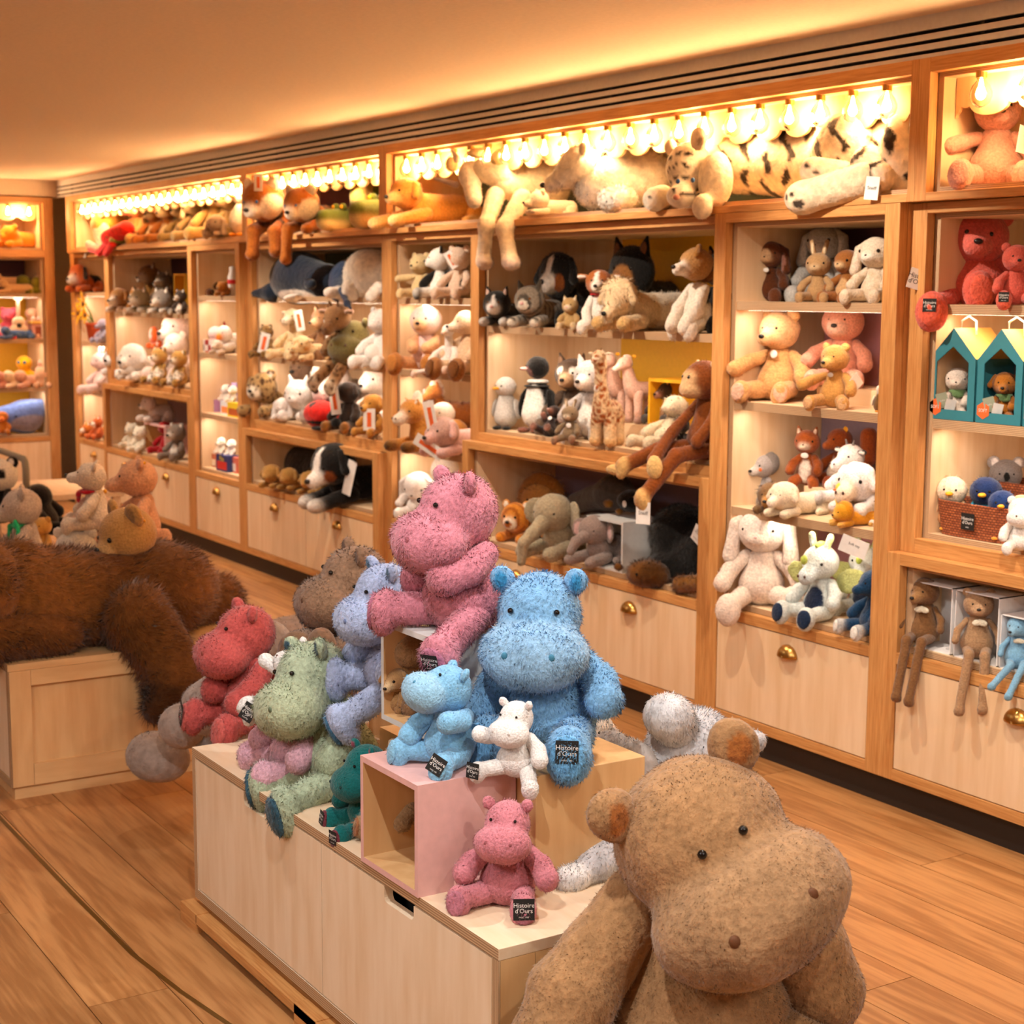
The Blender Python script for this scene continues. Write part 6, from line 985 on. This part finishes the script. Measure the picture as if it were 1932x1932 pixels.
T('plush_sloth', 'sit', 838, S3, .14, 92, 20, 'cream plush toy with brown nose behind the foal', c='E6D6C2', c2='B48A64', ear='none', muz='bear', hs=.25)
T('plush_pig', 'lie', 864, S3, .10, 74, 14, 'pink and grey plush toy with orange-banded tags at the right', c='E0B4AC', ch='C9A498', ear='flop', muz='dog', hs=.24, tags=[((-.05, -.5, .55), .18, .55, 'print_orange', 20, 12), ((0, -.6, .16), .18, .5, 'print_orange', 20, 60)], len=.4)
T('plush_rabbit', 'sit', 792, FL, .14, 84, 30, 'fluffy white plush rabbit crouching at the bottom of the tower', c='F0E8E2', ear='droop', muz='flat', hs=.30, neckz=.62, hp=24, fur=.03, bw=1.2)
T('plush_seal', 'sit', 838, FL+.03, .34, 96, 26, 'round white plush seal head behind the fluffy rabbit', c='EEE6E0', ear='none', muz='none', hs=.30, neckz=.66, bw=1.1, er=.06, eye=(.4, -.9, .05))
# ---- bay with whales (W3)
NV = '1B2433'
def whale(r0, lab, P_, **k):
    plush('plush_whale', 'free', *r0, 1.0, 0, lab, px=900, fur=.003, dens=2500, lump=.001, parts=P_, **k)
r0 = (4.2, .2, S1); q = RP(r0)
whale(r0, 'large navy blue plush whale lying with its tail to the left', [('torso', [E_(q(565, 525, y=.16), (.26, .14, .145), NV), E_(q(610, 535, y=.18), (.18, .12, .11), NV)], [(q(560, 560, y=.08), (.2, .12, .04), 'E0D6CA')]), ('tail', chain([q(540, 540, y=.16), q(515, 552, y=.08), q(480, 554, y=.02)], [.09, .05, .02], NV), []), ('fin', [E_(q(552, 562, y=.03), (.07, .05, .018), 'E6DCD0', rotm(0, -12, 0))], []), ('fin', [E_(q(585, 536, y=.05), (.05, .03, .03), '222c3d')], [])])
r0 = (4.7, .25, S1); q = RP(r0)
whale(r0, 'navy plush dolphin with white belly and upright fin beside the seal', [('torso', [C_(q(650, 535, y=.22), q(640, 552, y=.10), .085, .05, '2A3A56'), E_(q(665, 520, y=.25), (.12, .1, .09), '2A3A56')], [(q(632, 552, y=.05), (.06, .1, .04), 'EDE6DE')]), ('fin', [C_(q(668, 500, y=.25), q(675, 478, y=.26), .03, .008, NV)], []), ('flipper', [E_(q(625, 552, y=.02), (.045, .04, .03), 'EEE6DC')], []), ('tail', chain([q(645, 548, y=.06), q(655, 572, y=-.01), q(662, 582, y=-.02)], [.02, .012, .006], '2A3A56'), [])])
r0 = (4.95, .2, S1); q = RP(r0)
plush('plush_seal', 'free', *r0, 1.0, 0, 'big white woolly plush sheep filling the right of the whale shelf', px=900, fur=.010, dens=5000, lump=.003, parts=[('torso', [E_(q(705, 520, y=.18), (.21, .14, .145), 'E9E0D0')], []), ('head', [E_(q(663, 545, y=.06), (.05, .05, .06), 'EDE5D8')], []), ('leg', [C_(q(715, 545, y=.06), q(700, 560, y=.02), .035, .03, 'EFE8DC')], [])])
GL = pat_spots('4A2E16', .075, .034, 3)
for u, n, z, y, h, kd, lab, k in ((512, 'plush_leopard', S2, .26, 92, 'sit', 'dark spotted plush leopard with a white tag, back left', dict(c='A07840', c2='E3CDA6', ear='round', muz='bear', pat=GL, tags=[((.2, -.2, .80), .26, .46, 'print_orange', 30, 8)])), (505, 'plush_leopard', S2, .10, 60, 'sit', 'spotted plush leopard sitting in front at the left', dict(c='8F6A38', c2='E3CDA6', ear='round', muz='bear', pat=GL, tags=[((.15, -.3, .42), .28, .60, 'print_orange', 30, -14)])),
    (556, 'plush_giraffe', S2, .14, 94, 'sit', 'cream plush giraffe sitting with pale patches and a long neck', dict(c='EAD0A2', c2='F2E4CC', ear='side', muz='cow', hs=.17, neckz=.82, bw=.95, extra=[('neck', [C_((0, 0, .5), (0, -.03, .78), .11, .08, 'EAD0A2')], [])], pat=pat_spots('D8A866', .10, .035, 4), nopat=('head',), tags=[((.32, -.2, .75), .18, .40, 'print_orange', 20, 10)])),
    (588, 'plush_giraffe', S2, .12, 48, 'lie', 'second cream plush giraffe lying with brown patches', dict(c='EDD2A0', ear='side', muz='cow', pat=pat_spots('C98F4E', .12, .045, 5))), (612, 'plush_squirrel', S2, .22, 96, 'sit', 'brown plush squirrel with bushy tail and tag in the middle', dict(c='8C6240', c2='D8B088', ear='point', muz='dog', tail=((.1, .2, .2), (.3, .2, .6)), tr=.13, tags=[((.32, -.2, .52), .18, .50, 'print_orange', 20, 6)])),
    (656, 'plush_giraffe', S2, .10, 116, 'sit', 'brown plush giraffe with pink ears slumped over the shelf edge', dict(c='A07850', c2='8A6644', ear='side', ec='E6C0AC', es=1.2, horn='7A5432', muz='cow', hs=.21, tilt=(14, 0), bw=.7, fl=(-.3, -.5, -.16), fr=(.06, -.54, -.2), cf='E8DCC4', pat=GL, nopat=('head', 'ear'))),
    (690, 'plush_hippo', S2, .19, 82, 'lie', 'olive brown plush hippo with its muzzle on the shelf', dict(c='7E7244', c2='6E6236', ear='hippo', muz='hippo', hs=.25, ho=(-.02, -.3, .36), len=.5)), (722, 'plush_seal', S2, .10, 110, 'sit', 'white plush toy with upright ears cut by the right post', dict(c='F0EAE4', ear='round', muz='bear', em=None, nm=None)), (708, 'plush_dog', S2, .06, 44, 'sit', 'small white plush ball-shaped toy on the shelf edge', dict(c='F0EAE2', ear='none', muz='none', em=None, hs=.36, neckz=.5)),
    (518, 'plush_leopard', .888, .20, 84, 'lie', 'spotted plush leopard cub facing left on the lowest open shelf', dict(c='A88656', c2='EADCC6', ear='round', muz='bear', pat=GL)), (577, 'plush_koala', .888, .34, 112, 'sit', 'brown grey plush koala at the back of the ladybird shelf', dict(c='9A7C66', c2='8A6C58', ec='E6D2C6', ear='round', es=1.2, muz='bear', ns=1.5)), (546, 'plush_rabbit', .888, .14, 42, 'lie', 'white plush rabbit lying left of the ladybird', dict(c='F2EBE6', ear='droop', muz='flat', len=.9, em=None)),
    (648, 'plush_husky', .888, .30, 120, 'lie', 'grey and white plush husky lying at the back', dict(c='C9BDB4', c2='F0E8E2', ear='point', muz='dog', len=1.0, pat=pat_stripe('8C8078', 1, 24, .6))), (660, 'plush_dog', .888, .12, 92, 'sit', 'dark chocolate plush dog seen from the side with tag', dict(c='2A1C14', c2='B07024', ear='flop', muz='none', em=None, cf='B8742A', hs=.22, tags=[((-.12, -.3, .60), .20, .56, 'print_orange', 25, 8)])), (706, 'plush_dog', .888, .10, 78, 'sit', 'golden brown plush puppy with an orange-banded tag', dict(c='B87E34', c2='C89040', ear='flop', muz='dog', hs=.26, tags=[((.14, -.34, .40), .30, .52, 'print_orange', 20, 0)])),
    (716, 'plush_dog', .888, .28, 120, 'sit', 'white plush dog with black nose behind the puppy', dict(c='EFE6DE', c2='F2EAE2', ear='flop', muz='dog', hs=.24)), (585, 'plush_rabbit', .888, .24, 76, 'lie', 'white plush cat lying behind the ladybird', dict(c='F0E9E4', ear='point', muz='flat', len=.9))):
    if kd == 'lie': k.setdefault('hs', .22)
    T(n, kd, u, z, y, h, 22, lab, **k)
r0 = (4.35, .1, .888); q = RP(r0)
plush('plush_ladybird', 'free', *r0, 1.0, 0, 'bright red plush ladybird with black spots', px=500, fur=.003, dens=900, lump=.001, parts=[('torso', [E_(q(606, 782, y=.08), (.13, .085, .075), 'E0241C')], [(q(583, 790, y=.04), (.028, .05, .028), BLK), (q(600, 764, y=.06), (.030, .06, .02), BLK), (q(632, 772, y=.07), (.032, .06, .03), BLK), (q(612, 800, y=.02), (.2, .1, .012), BLK)]), ('head', [E_(q(634, 798, y=.04), (.03, .03, .028), BLK)], []), ('foot', [E_(q(600, 808, y=.03), (.06, .03, .012), BLK)], [])])
# low cabinet B
for u, h, y, lab in ((506, 62, .20, 'tan plush puppy sitting furthest left in the puppy cabinet'), (528, 44, .04, 'tan plush paw-like puppy slumped over the cabinet edge'), (560, 42, .08, 'tan plush puppy lying curled, third from the left'), (600, 44, .10, 'tan plush puppy lying next to the mountain dog'), (617, 30, .03, 'small tan plush leg lying beside the mountain dog')):
    T('plush_puppy', 'sit' if h in (62,) else 'lie', u, FL, y, h, 24, lab, c='BC8F4C', c2='C69A58', ear='flop', muz='bear', hs=.26, em=None, nm=None, **({'len': .35} if h != 62 else {}))
r0 = (4.3, .3, FL); q = RP(r0)
plush('plush_gorilla', 'free', *r0, 1.0, 0, 'dark curly plush body filling the back of the puppy cabinet', px=700, fur=.016, dens=5000, lump=.006, parts=[('torso', [C_(q(545, 868, y=.33), q(625, 895, y=.33), .10, .12, '1d130c')], [])])
T('plush_dog', 'lie', 668, FL, .12, 112, 12, 'black, white and rust mountain dog plush with big white paws', c=BLK, c2='EFE8E0', ear='flop', muz='dog', hs=.24, ho=(-.02, -.26, .42), hp=16, len=.6, face=(((0, -.85, .1), (.2, .6, 1.1), 'EFE8E0'), ((.5, -.7, -.3), (.28, .3, .3), '8A4A1C')), pl=((-.15, -.15, .10), (-.12, -.55, .02)), pr=((.15, -.15, .10), (.10, -.60, .0)), cf='EFE8E0', tags=[((.30, -.30, .30), .12, .38, None, 10, -16)])
# ---- tower with boxed toys (N2)
T('teddy_bear', 'sit', 402, S1, .16, 62, 26, 'chocolate brown plush bear, left of two in the boxed-toy tower', c='5A3014', ear='round', muz='bear', hs=.25); T('teddy_bear', 'sit', 424, S1, .28, 88, 24, 'taller dark brown plush bear at the back of the boxed-toy tower', c='3F2616', ear='round', muz='bear', hs=.25)
T('teddy_bear', 'lie', 428, S1, .08, 26, 30, 'little amber plush toy lying in front of the brown bears', c='B8762E', muz='bear', hs=.25)
bt = empty('toy_bottle', (xat(440, S1, .12), .12, S1), 'white plush bottle with a red band', 'toy'); MB().lathe([(.0005, 0), (.03, 0), (.032, .05), (.032, .11), (.02, .14), (.02, .17), (.0005, .175)], 14).build('bottle_body', 'paper_white', bt, smooth=True); MB().lathe([(.0335, .07), (.0335, .095)], 14).build('red_band', 'ribbon_red', bt)
def carton(u0, u1, z, y, h, mats, lab, d=.09, txt=None, grp=None):
    x0, x1 = xat(u0, z, y), xat(u1, z, y); r = empty('toy_carton', ((x0+x1)/2, y, z), lab, 'toy box', grp); w = (x1-x0)/2; MB().box(-w, w, 0, d, 0, h).build('carton_body', MC(mats[0]).name, r, bevel=.001)
    if len(mats) > 1: mb = MB().box(-w*.8, w*.8, -.0008, .002, h*.12, h*.6); (text_on(mb, txt, w*.5, (0, -.0012, h*.75), (1, 0, 0), (0, 0, 1), .0004, 1) if txt else None); mb.build('printed_panel', [MC(mats[1]).name, MC('E9D22C').name], r)
    return r
mi = empty('hand_mirror', (xat(420, S2, .2), .2, S2+.02), 'red-framed upright mirror in the boxed-toy tower', 'mirror'); MB().tube([(-.045, 0, 0), (-.05, 0, .13), (-.03, 0, .165), (.03, 0, .165), (.05, 0, .13), (.045, 0, 0)], .008, 6).build('mirror_frame', MC('A8302A').name, mi, smooth=True); MB().box(-.042, .042, .0, .006, 0, .155).build('mirror_glass', MC('E6E2E4', .1).name, mi); MB().box(-.05, .05, -.02, .03, -.02, 0).build('stand', 'paper_white', mi)
T('plush_cloud', 'sit', 408, S2+.045, .14, 34, 30, 'pale pink fluffy plush beside the red mirror', c='EED6D2', muz='none', ear='none', em=None, hs=.34, neckz=.5, bw=1.3)
T('plush_duck', 'lie', 438, S2+.02, .14, 46, 20, 'white plush duck with orange bill and long body', c='F2E8E0', c2='EE8A2A', ear='none', muz='dog', nm=None, hs=.2, len=.6)
T('plush_swan', 'lie', 420, S2, .06, 26, 30, 'cream plush goose lying on the shelf edge', c='F0DECE', ear='none', muz='dog', nm=None, hs=.2, len=.8)
for i, (a, b_) in enumerate(((370, 378), (379, 386), (387, 393), (394, 400))): carton(a, b_, S2, .06, .075, (('2b2724', 'EDE6E0'), ('EDE6E0', '8C8C8C'), ('A8302A', 'EDE0DA'), ('EDE6E0', 'B8302A'))[i], ('black and white striped little box, first in the row', 'white little box in the row of four', 'dark red little box in the row of four', 'white and red little box, last in the row')[i], d=.05)
carton(426, 437, S3, .2, .165, ('C98BB8', 'E8D8E6'), 'tall mauve toy carton on the koala shelf', d=.08); carton(438, 446, S3, .16, .19, ('B8A0D0', 'D84A6A'), 'tall lilac and pink toy carton at the right', d=.08)
for u, c, y, h, cc, lab, l2 in ((398, ('B88AC0', 'DCE2EE'), .12, .075, '7A6E68', 'grey plush koala sitting on a lilac carton', 'lilac printed carton under the koala'), (430, ('DCE0EA', 'EE8A4A'), .10, .08, 'E3D6C8', 'black and white plush puppy on a white carton', 'white and orange printed carton under the puppy'), (443, ('E9C81E', 'B8561C'), .06, .085, 'EDE0D2', 'white plush toy on a yellow carton', 'yellow printed carton by the right post')):
    carton(u-14, u+8, S3, y, h, c, l2, d=.08); T('plush_puppy', 'sit', u-2, S3+h, y+.045, 30, 26, lab, c=cc, c2='EFE6DC', ec='2a2522' if u == 430 else cc, ear='flop' if u > 400 else 'round', muz='dog', hs=.30)
for u0, u1, y, h, c, t, cc, lab, l2 in ((374, 392, .12, .085, ('E3E2DC', '8FA08A'), None, 'F0E6E0', 'white plush lamb head on the grey-green carton', 'pale carton with green print, first on the lowest shelf'), (394, 408, .10, .08, ('C46A4A', 'E8D8C0'), None, 'B8662C', 'rust plush fox on a terracotta carton', 'terracotta patterned carton, second on the lowest shelf'), (408, 430, .05, .10, ('28306A', 'C8281E'), 'Pim', 'F4E6D4', 'white plush sheep on the navy and red carton', 'navy carton with red stripes on the lowest shelf'), (432, 446, .08, .095, ('C86A5A', 'E9DCD6'), None, 'EDE6DE', 'small white plush toy on the salmon carton', 'salmon printed carton beside the right post')):
    carton(u0, u1, FL, y, h, c, l2, d=.08, txt=t); T('plush_sheep', 'sit', (u0+u1)/2, FL+h, y+.04, 30, 26, lab, c=cc, muz='dog', ear='flop', hs=.32, lump=.01)
carton(402, 414, FL, .30, .26, ('E6B4BE', 'EED8DC'), 'tall pink carton at the back of the lowest shelf', d=.06); carton(416, 428, FL, .30, .25, ('E9A8A8', 'D83A2A'), 'tall salmon carton with a red figure print', d=.06); carton(430, 446, FL, .30, .25, ('D88AA0', 'E0A0B4'), 'tall rose carton with yellow letters', d=.06, txt='Silky')
# ---- bay with small dogs (W2) and pandas
DG = [(226, 'C9B090', 'beagle puppy plush with white legs, first in the front row'), (243, '9A6A34', 'brown and white plush puppy, second in the front row'), (259, 'C4843A', 'orange fox-like plush puppy, third in the front row'), (281, '8C7A58', 'striped plush wildcat kitten, fourth in the front row'), (303, '94805C', 'grey tabby plush lying fifth in the front row'), (322, '8A8078', 'grey plush wolf cub, sixth in the front row'), (343, '4A3C34', 'dark plush puppy with white paws at the right of the front row')]
for i, (u, c, lab) in enumerate(DG): T('plush_puppy', 'sit' if i % 2 == 0 else 'lie', u, WT, .10, 44, 26, lab, group='puppies in the front row', c=c, c2='EDE2D2', cb='EDE2D2', ear='flop' if i < 2 else 'point', muz='dog', cf='EDE2D2', hs=.26, len=.4)
for u, c, h, lab in ((285, '8A5C24', 78, 'amber and white plush fox at the back of the puppy shelf'), (312, '6A5A4C', 66, 'dark grey plush animal at the back beside the yellow frame'), (255, '6E5A38', 44, 'olive brown plush animal peeking at the back left')): T('plush_fox', 'sit', u, WT+.03, .34, h, 24, lab, c=c, c2='E3D2BC', ear='point', muz='dog', hs=.24)
def yframe(u0, u1, z, y, h, lab):
    x0, x1 = xat(u0, z, y), xat(u1, z, y); r = empty('display_cube', ((x0+x1)/2, y, z), lab, 'display box')
    for a, b_, e_, f_ in ((x0, x0+.012, z, z+h), (x1-.012, x1, z, z+h), (x0+.012, x1-.012, z+h-.012, z+h), (x0+.012, x1-.012, z, z+.012)): wbox('frame_side', 'box_yellow', r, a, b_, y, y+.13, e_, f_)
    wbox('frame_back', 'box_wood_in', r, x0+.012, x1-.012, y+.12, y+.13, z+.012, z+h-.012)
yframe(329, 350, WT, .30, .26, 'tall yellow open frame at the back of the puppy shelf'); yframe(291, 324, 1.0, .27, .20, 'yellow open frame carrying a clownfish and a dark toy')
T('plush_fish', 'lie', 303, 1.201, .33, 42, 0, 'orange and white plush clownfish on the yellow frame', c='E2601C', c2='F0E4D8', muz='none', ear='none', hs=.24, len=.4, pat=pat_stripe('F0E8E0', 1, 20, .6))
T('plush_toucan', 'sit', 312, 1.013, .32, 44, 20, 'black and white plush bird inside the yellow frame', c=BLK, c2='EE9A2A', cb='EFE6DE', muz='dog', ear='none', hs=.25)
for u, y, h, c, lab, e_ in ((336, .22, 92, 'E6CFC0', 'white plush bear with pink nose, right of the yellow frame', 'round'), (345, .30, 130, 'E3C8BC', 'pale pink plush animal at the back right of the lower shelf', 'round'), (240, .20, 60, 'E9EAEC', 'pale blue-white plush elephant lying at the left', 'flop'), (272, .14, 68, 'F2E8DC', 'white plush puppy lying, second on the lower shelf', 'flop'), (256, .07, 34, 'F0E6DA', 'small white plush seal in the front of the lower shelf', 'none')): T('plush_bear', 'lie' if y < .21 else 'sit', u, 1.0, y, h, 24, lab, c=c, ear=e_, muz='dog', hs=.25)
for u, lab in ((304, 'spotted plush cheetah cub, left of two'), (341, 'spotted plush cheetah cub, right of two')): T('plush_cheetah', 'sit', u, 1.0, .09, 66, 22, lab, c='B98A44', c2='EFE2CC', cb='EFE2CC', ear='round', muz='bear', hs=.24, pat=GL, nopat=('head',), hl=(-.12, -.3, .1), hr_=(.14, -.3, .1), chd='EFE6DA')
T('plush_panda', 'sit', 264, FL+.07, .33, 92, 26, 'large plush panda at the back of the panda cabinet', c='120f0d', ch='9A8878', c2='A08E7C', ec='120f0d', muz='bear', hs=.28, face=(((-.42, -.8, .12), (.25, .3, .3), '120f0d'), ((.42, -.8, .12), (.25, .3, .3), '120f0d')))
T('plush_panda', 'sit', 236, FL, .22, 72, 26, 'smaller plush panda with a white face in front', c='120f0d', ch='EFE4D2', c2='EFE4D2', ec='120f0d', muz='bear', hs=.30, face=(((-.42, -.8, .12), (.25, .3, .3), '120f0d'), ((.42, -.8, .12), (.25, .3, .3), '120f0d')))
for u, y, h, lab in ((250, .10, 44, 'cream white plush bear sitting below the pandas'), (266, .05, 46, 'cream white plush bear with raised paws beside the pink cube')): T('plush_bear', 'sit', u, FL, y, h, 24, lab, c='F2E8D2', muz='bear', hs=.28, em='eye_black')
cube('display_cube', 'pink painted open cube in the panda cabinet', xat(273, FL, .10), xat(312, FL, .10), .10, .30, FL, FL+.19, 'box_pink', 'warm_birch_z')
T('plush_bear', 'lie', 300, FL+.19, .20, 52, 6, 'white and beige plush polar bear standing on the pink cube', c='E3D0C2', c2='F0E2D4', muz='dog', ear='round', hs=.19, ho=(0, -.3, .42), len=.3); T('plush_bear', 'sit', 283, FL+.013, .17, 40, 24, 'small cream plush bear inside the pink cube', c='E9D6AC', muz='bear', hs=.26)
T('plush_koala', 'sit', 336, FL, .08, 66, 22, 'grey and white plush koala at the right of the panda cabinet', c='8A7C70', c2='E6DCD0', cb='EFE6DA', ear='round', muz='bear', hs=.27, ns=1.4); T('plush_lobster', 'sit', 315, FL, .16, 60, 20, 'deep red plush toy behind the koala', c='A8141C', ear='none', muz='none', em=None, hs=.22)
# ---- corner tower (N1)
T('plush_guinea_pig', 'lie', 166, 1.59, .14, 52, 20, 'ginger, black and white plush guinea pig in the corner tower', c='B8561A', c2='EDE2D6', ear='flop', ec='2a1a12', muz='dog', hs=.26, len=.3, tp=(((.1, .2, .3), (.2, .2, .2), BLK),), fur=.05); T('plush_donkey', 'sit', 187, 1.59, .30, 66, 20, 'dark grey plush donkey with long ears behind the guinea pig', c='5C5450', ear='up', muz='dog', hs=.22)
fp = empty('flower_pot', (xat(179, S2, .14), .14, S2), 'yellow plush sunflowers in a terracotta pot', 'plush toy'); MB().lathe([(.0005, 0), (.045, 0), (.062, .11), (.066, .115), (.066, .135), (.056, .135), (.050, .10), (.0005, .10)], 20).build('pot', MC('B4461A').name, fp, smooth=True)
for fx_, fz_, tx_, sz in ((.0, .27, 0, .085), (-.13, .20, -.3, .075), (.05, .19, .2, .06)):
    MB().tube([(0, 0, .1), (fx_*.5, -.02, (.1+fz_)/2), (fx_, -.06, fz_)], .006, 6).build('stem', MC('5E7A34').name, fp); V = []; F = []
    for i in range(12):
        a = 2*math.pi*i/12; da = .24; p = [(fx_, -.075, fz_)]+[(fx_+sz*r_*math.cos(a+d_), -.075-.02*r_+.01*math.cos(3*a), fz_+sz*r_*math.sin(a+d_)) for r_, d_ in ((.6, -da), (1.0, -da*.4), (1.1, 0), (1.0, da*.4), (.6, da))]; b_ = len(V); V += p; F.append(tuple(range(b_, b_+6)))
    o_ = MB().add(V, F).build('petals', MC('F2B51E').name, fp); s_ = o_.modifiers.new('s', 'SOLIDIFY'); s_.thickness = .006; ball('flower_centre', MC('6A3A14').name, fp, (fx_, -.08, fz_), (sz*.28, .012, sz*.28))
T('plush_elephant', 'sit', 197, S2, .10, 44, 10, 'lilac grey plush animal beside the sunflower pot', c='A8A0B4', ear='flop', muz='dog', hs=.24)
T('plush_rabbit', 'sit', 194, .868, .12, 74, 6, 'pale pink plush rabbit with long ears in profile', c='F2D6D2', ear='up', muz='flat', hs=.22, fl=(-.4, -.4, .06)); T('plush_fox', 'lie', 178, FL, .12, 26, 12, 'small rust plush fox lying in the corner tower', c='D2762E', c2='EFE0D0', ear='point', muz='dog', hs=.25, len=.6); T('plush_fox', 'sit', 187, FL, .10, 40, 12, 'orange and white plush squirrel in the corner tower', c='C8602A', c2='F0E6DA', ear='point', muz='dog', hs=.24)
# ---- left wall bay (faces the room from the left)
def LT(name, kind, u, z, xd, hpx, rz, label, **o):
    y = yat(u, z, -xd); w = pr((-xd, y, z))[2]; return plush(name, kind, -xd, y, z, hpx*w/FPX/o.pop('hf', .95), 90+rz, label, px=hpx, **o)
LT('teddy_bear', 'lie', 36, TB, .14, 40, -60, 'orange plush arm and body lying in the left top cabinet', c='E08A1E', muz='bear', hs=.22, len=.8, hf=.5, ho=(0, -.3, .3))
LT('plush_fish', 'lie', 20, 1.579, .13, 24, -80, 'beige flat plush fish, lower of two on the left wall', c='D2A878', muz='none', ear='none', em=None, hs=.2, len=1.0, hf=.5, hind=0); LT('plush_fish', 'lie', 8, 1.63, .22, 24, -80, 'beige flat plush fish, upper of two on the left wall', c='C79C72', muz='none', ear='none', em=None, hs=.2, len=1.0, hf=.5, hind=0)
for u, h, c, lab in ((73, 34, '8A8420', 'green plush apple with creamy top'), (45, 36, '6E6A1E', 'dark green plush fruit behind the apple')): LT('plush_fruit', 'sit', u, 1.579, .14+.08*(u < 60), h, -30, lab, c=c, ch=c, muz='none', ear='none', em=None, hs=.34, neckz=.5, bw=1.5, hf=.85, tuft='E9D6BC' if u > 60 else None, tufts=[((0, 0, .8), (.5, .5, .3))])
LT('plush_creature', 'sit', 18, 1.240, .18, 56, -30, 'bright pink plush animal with white paws', c='E0566A', ear='round', muz='bear', hs=.24, chd='F2E4E0', cb='E86A78'); LT('plush_gingerbread', 'sit', 62, 1.240, .22, 58, -30, 'peach plush biscuit figure at the back', c='EFBC9A', ear='none', muz='none', em=None, hs=.2, bw=1.3)
gt = empty('toy_guitar', (-.10, yat(36, 1.24, -.10), 1.24), 'cream plush guitar standing upright', 'toy', rz=math.pi/2); MB().lathe([(.0005, 0), (.07, 0)], 3); MB().box(-.012, .012, -.012, .012, .13, .30).build('neck', MC('F0C9A6').name, gt, bevel=.003); ball('body', MC('F2D2AC').name, gt, (0, 0, .06), (.07, .025, .062)); ball('upper_body', MC('F2D2AC').name, gt, (0, 0, .125), (.05, .024, .045)); ball('sound_hole', MC('2a2018').name, gt, (0, -.02, .10), (.018, .01, .018)); MB().box(-.03, .03, -.012, .012, .29, .34).build('headstock', MC('E9C0A0').name, gt, bevel=.005)
ck = empty('toy_cake', (-.12, yat(80, 1.24, -.12), 1.24), 'pink plush chest with a yellow rim and white peaks', 'toy', rz=math.pi/2); MB().box(-.085, .085, -.04, .06, 0, .11).build('base', MC('E6A89A').name, ck, bevel=.008); MB().box(-.062, .062, -.044, -.039, .015, .09).build('front_panel', MC('9A4A34').name, ck); MB().box(-.092, .092, -.046, .066, .11, .13).build('rim', MC('E8C060').name, ck, bevel=.005)
for i in range(4): ball('peak', MC('F2CDBE').name, ck, (-.066+.044*i, 0, .145), (.02, .03, .024))
LT('plush_blue_toy', 'lie', 22, 1.240, .06, 22, -70, 'blue patterned plush lying along the shelf edge', c='3E5E94', muz='none', ear='none', em=None, hs=.2, len=1.0, hf=.5, pat=pat_spots('8FA0A8', .08, .03, 9))
LT('plush_duck', 'sit', 48, .874, .22, 56, -36, 'bright yellow rounded plush with a blue eye', c='F5B50C', ear='none', muz='none', em='eye_blue', hs=.25, bw=1.2, er=.2); LT('plush_castle', 'sit', 82, .874, .10, 38, -20, 'peach plush sandcastle block with arched door', c='EDBB92', ear='none', muz='none', em=None, hs=.32, neckz=.5, bw=1.3, hf=.8); LT('plush_shell', 'sit', 78, .968, .12, 26, -20, 'pink pointed plush shell on top of the castle', c='F0C4AE', ear='none', muz='none', em=None, hs=.22, hf=.9)
for u, c, lab in ((10, 'D8967E', 'rosy plush slipper-shaped toy at the left edge'), (30, 'F2CFA6', 'cream plush loaf with a dark eye'), (52, 'E3A888', 'peach plush loaf next to the castle')): LT('plush_loaf', 'lie', u, .874, .10, 30, -60, lab, c=c, muz='none', ear='none', hs=.2, len=.5, hf=.5, hind=0)
r0 = (-.15, -.25, FL+.012); yy = lambda u: yat(u, .6, -.15)
def ql(u, v, x=-.15): return un(u, v, 0, x)-np.array(r0)
plush('plush_whale', 'free', *r0, 1.0, 0, 'large periwinkle blue plush whale with grey belly, tail raised', px=700, fur=.003, dens=2000, lump=.001, parts=[('torso', [C_(ql(10, 790), ql(50, 785), .10, .12, '5F77B8'), C_(ql(50, 785), ql(92, 762, -.12), .12, .05, '6C84C4')], [(ql(62, 800, -.02), (.14, .16, .07), '8F8A9C')])], xx=[('eye', 'eye_black', ql(30, 786, -.03), (.008, .008, .008))])
LT('plush_crab', 'sit', 88, FL+.012, .28, 36, -20, 'dark plush toy with an orange beak behind the whale tail', c='1c1a1e', ear='none', muz='dog', c2='E0561C', hs=.26); LT('plush_duck', 'sit', 6, FL+.012, .05, 40, -20, 'orange and brown plush toy at the left edge before the whale', c='B8691C', ear='none', muz='dog', c2='F07A1C', hs=.26)
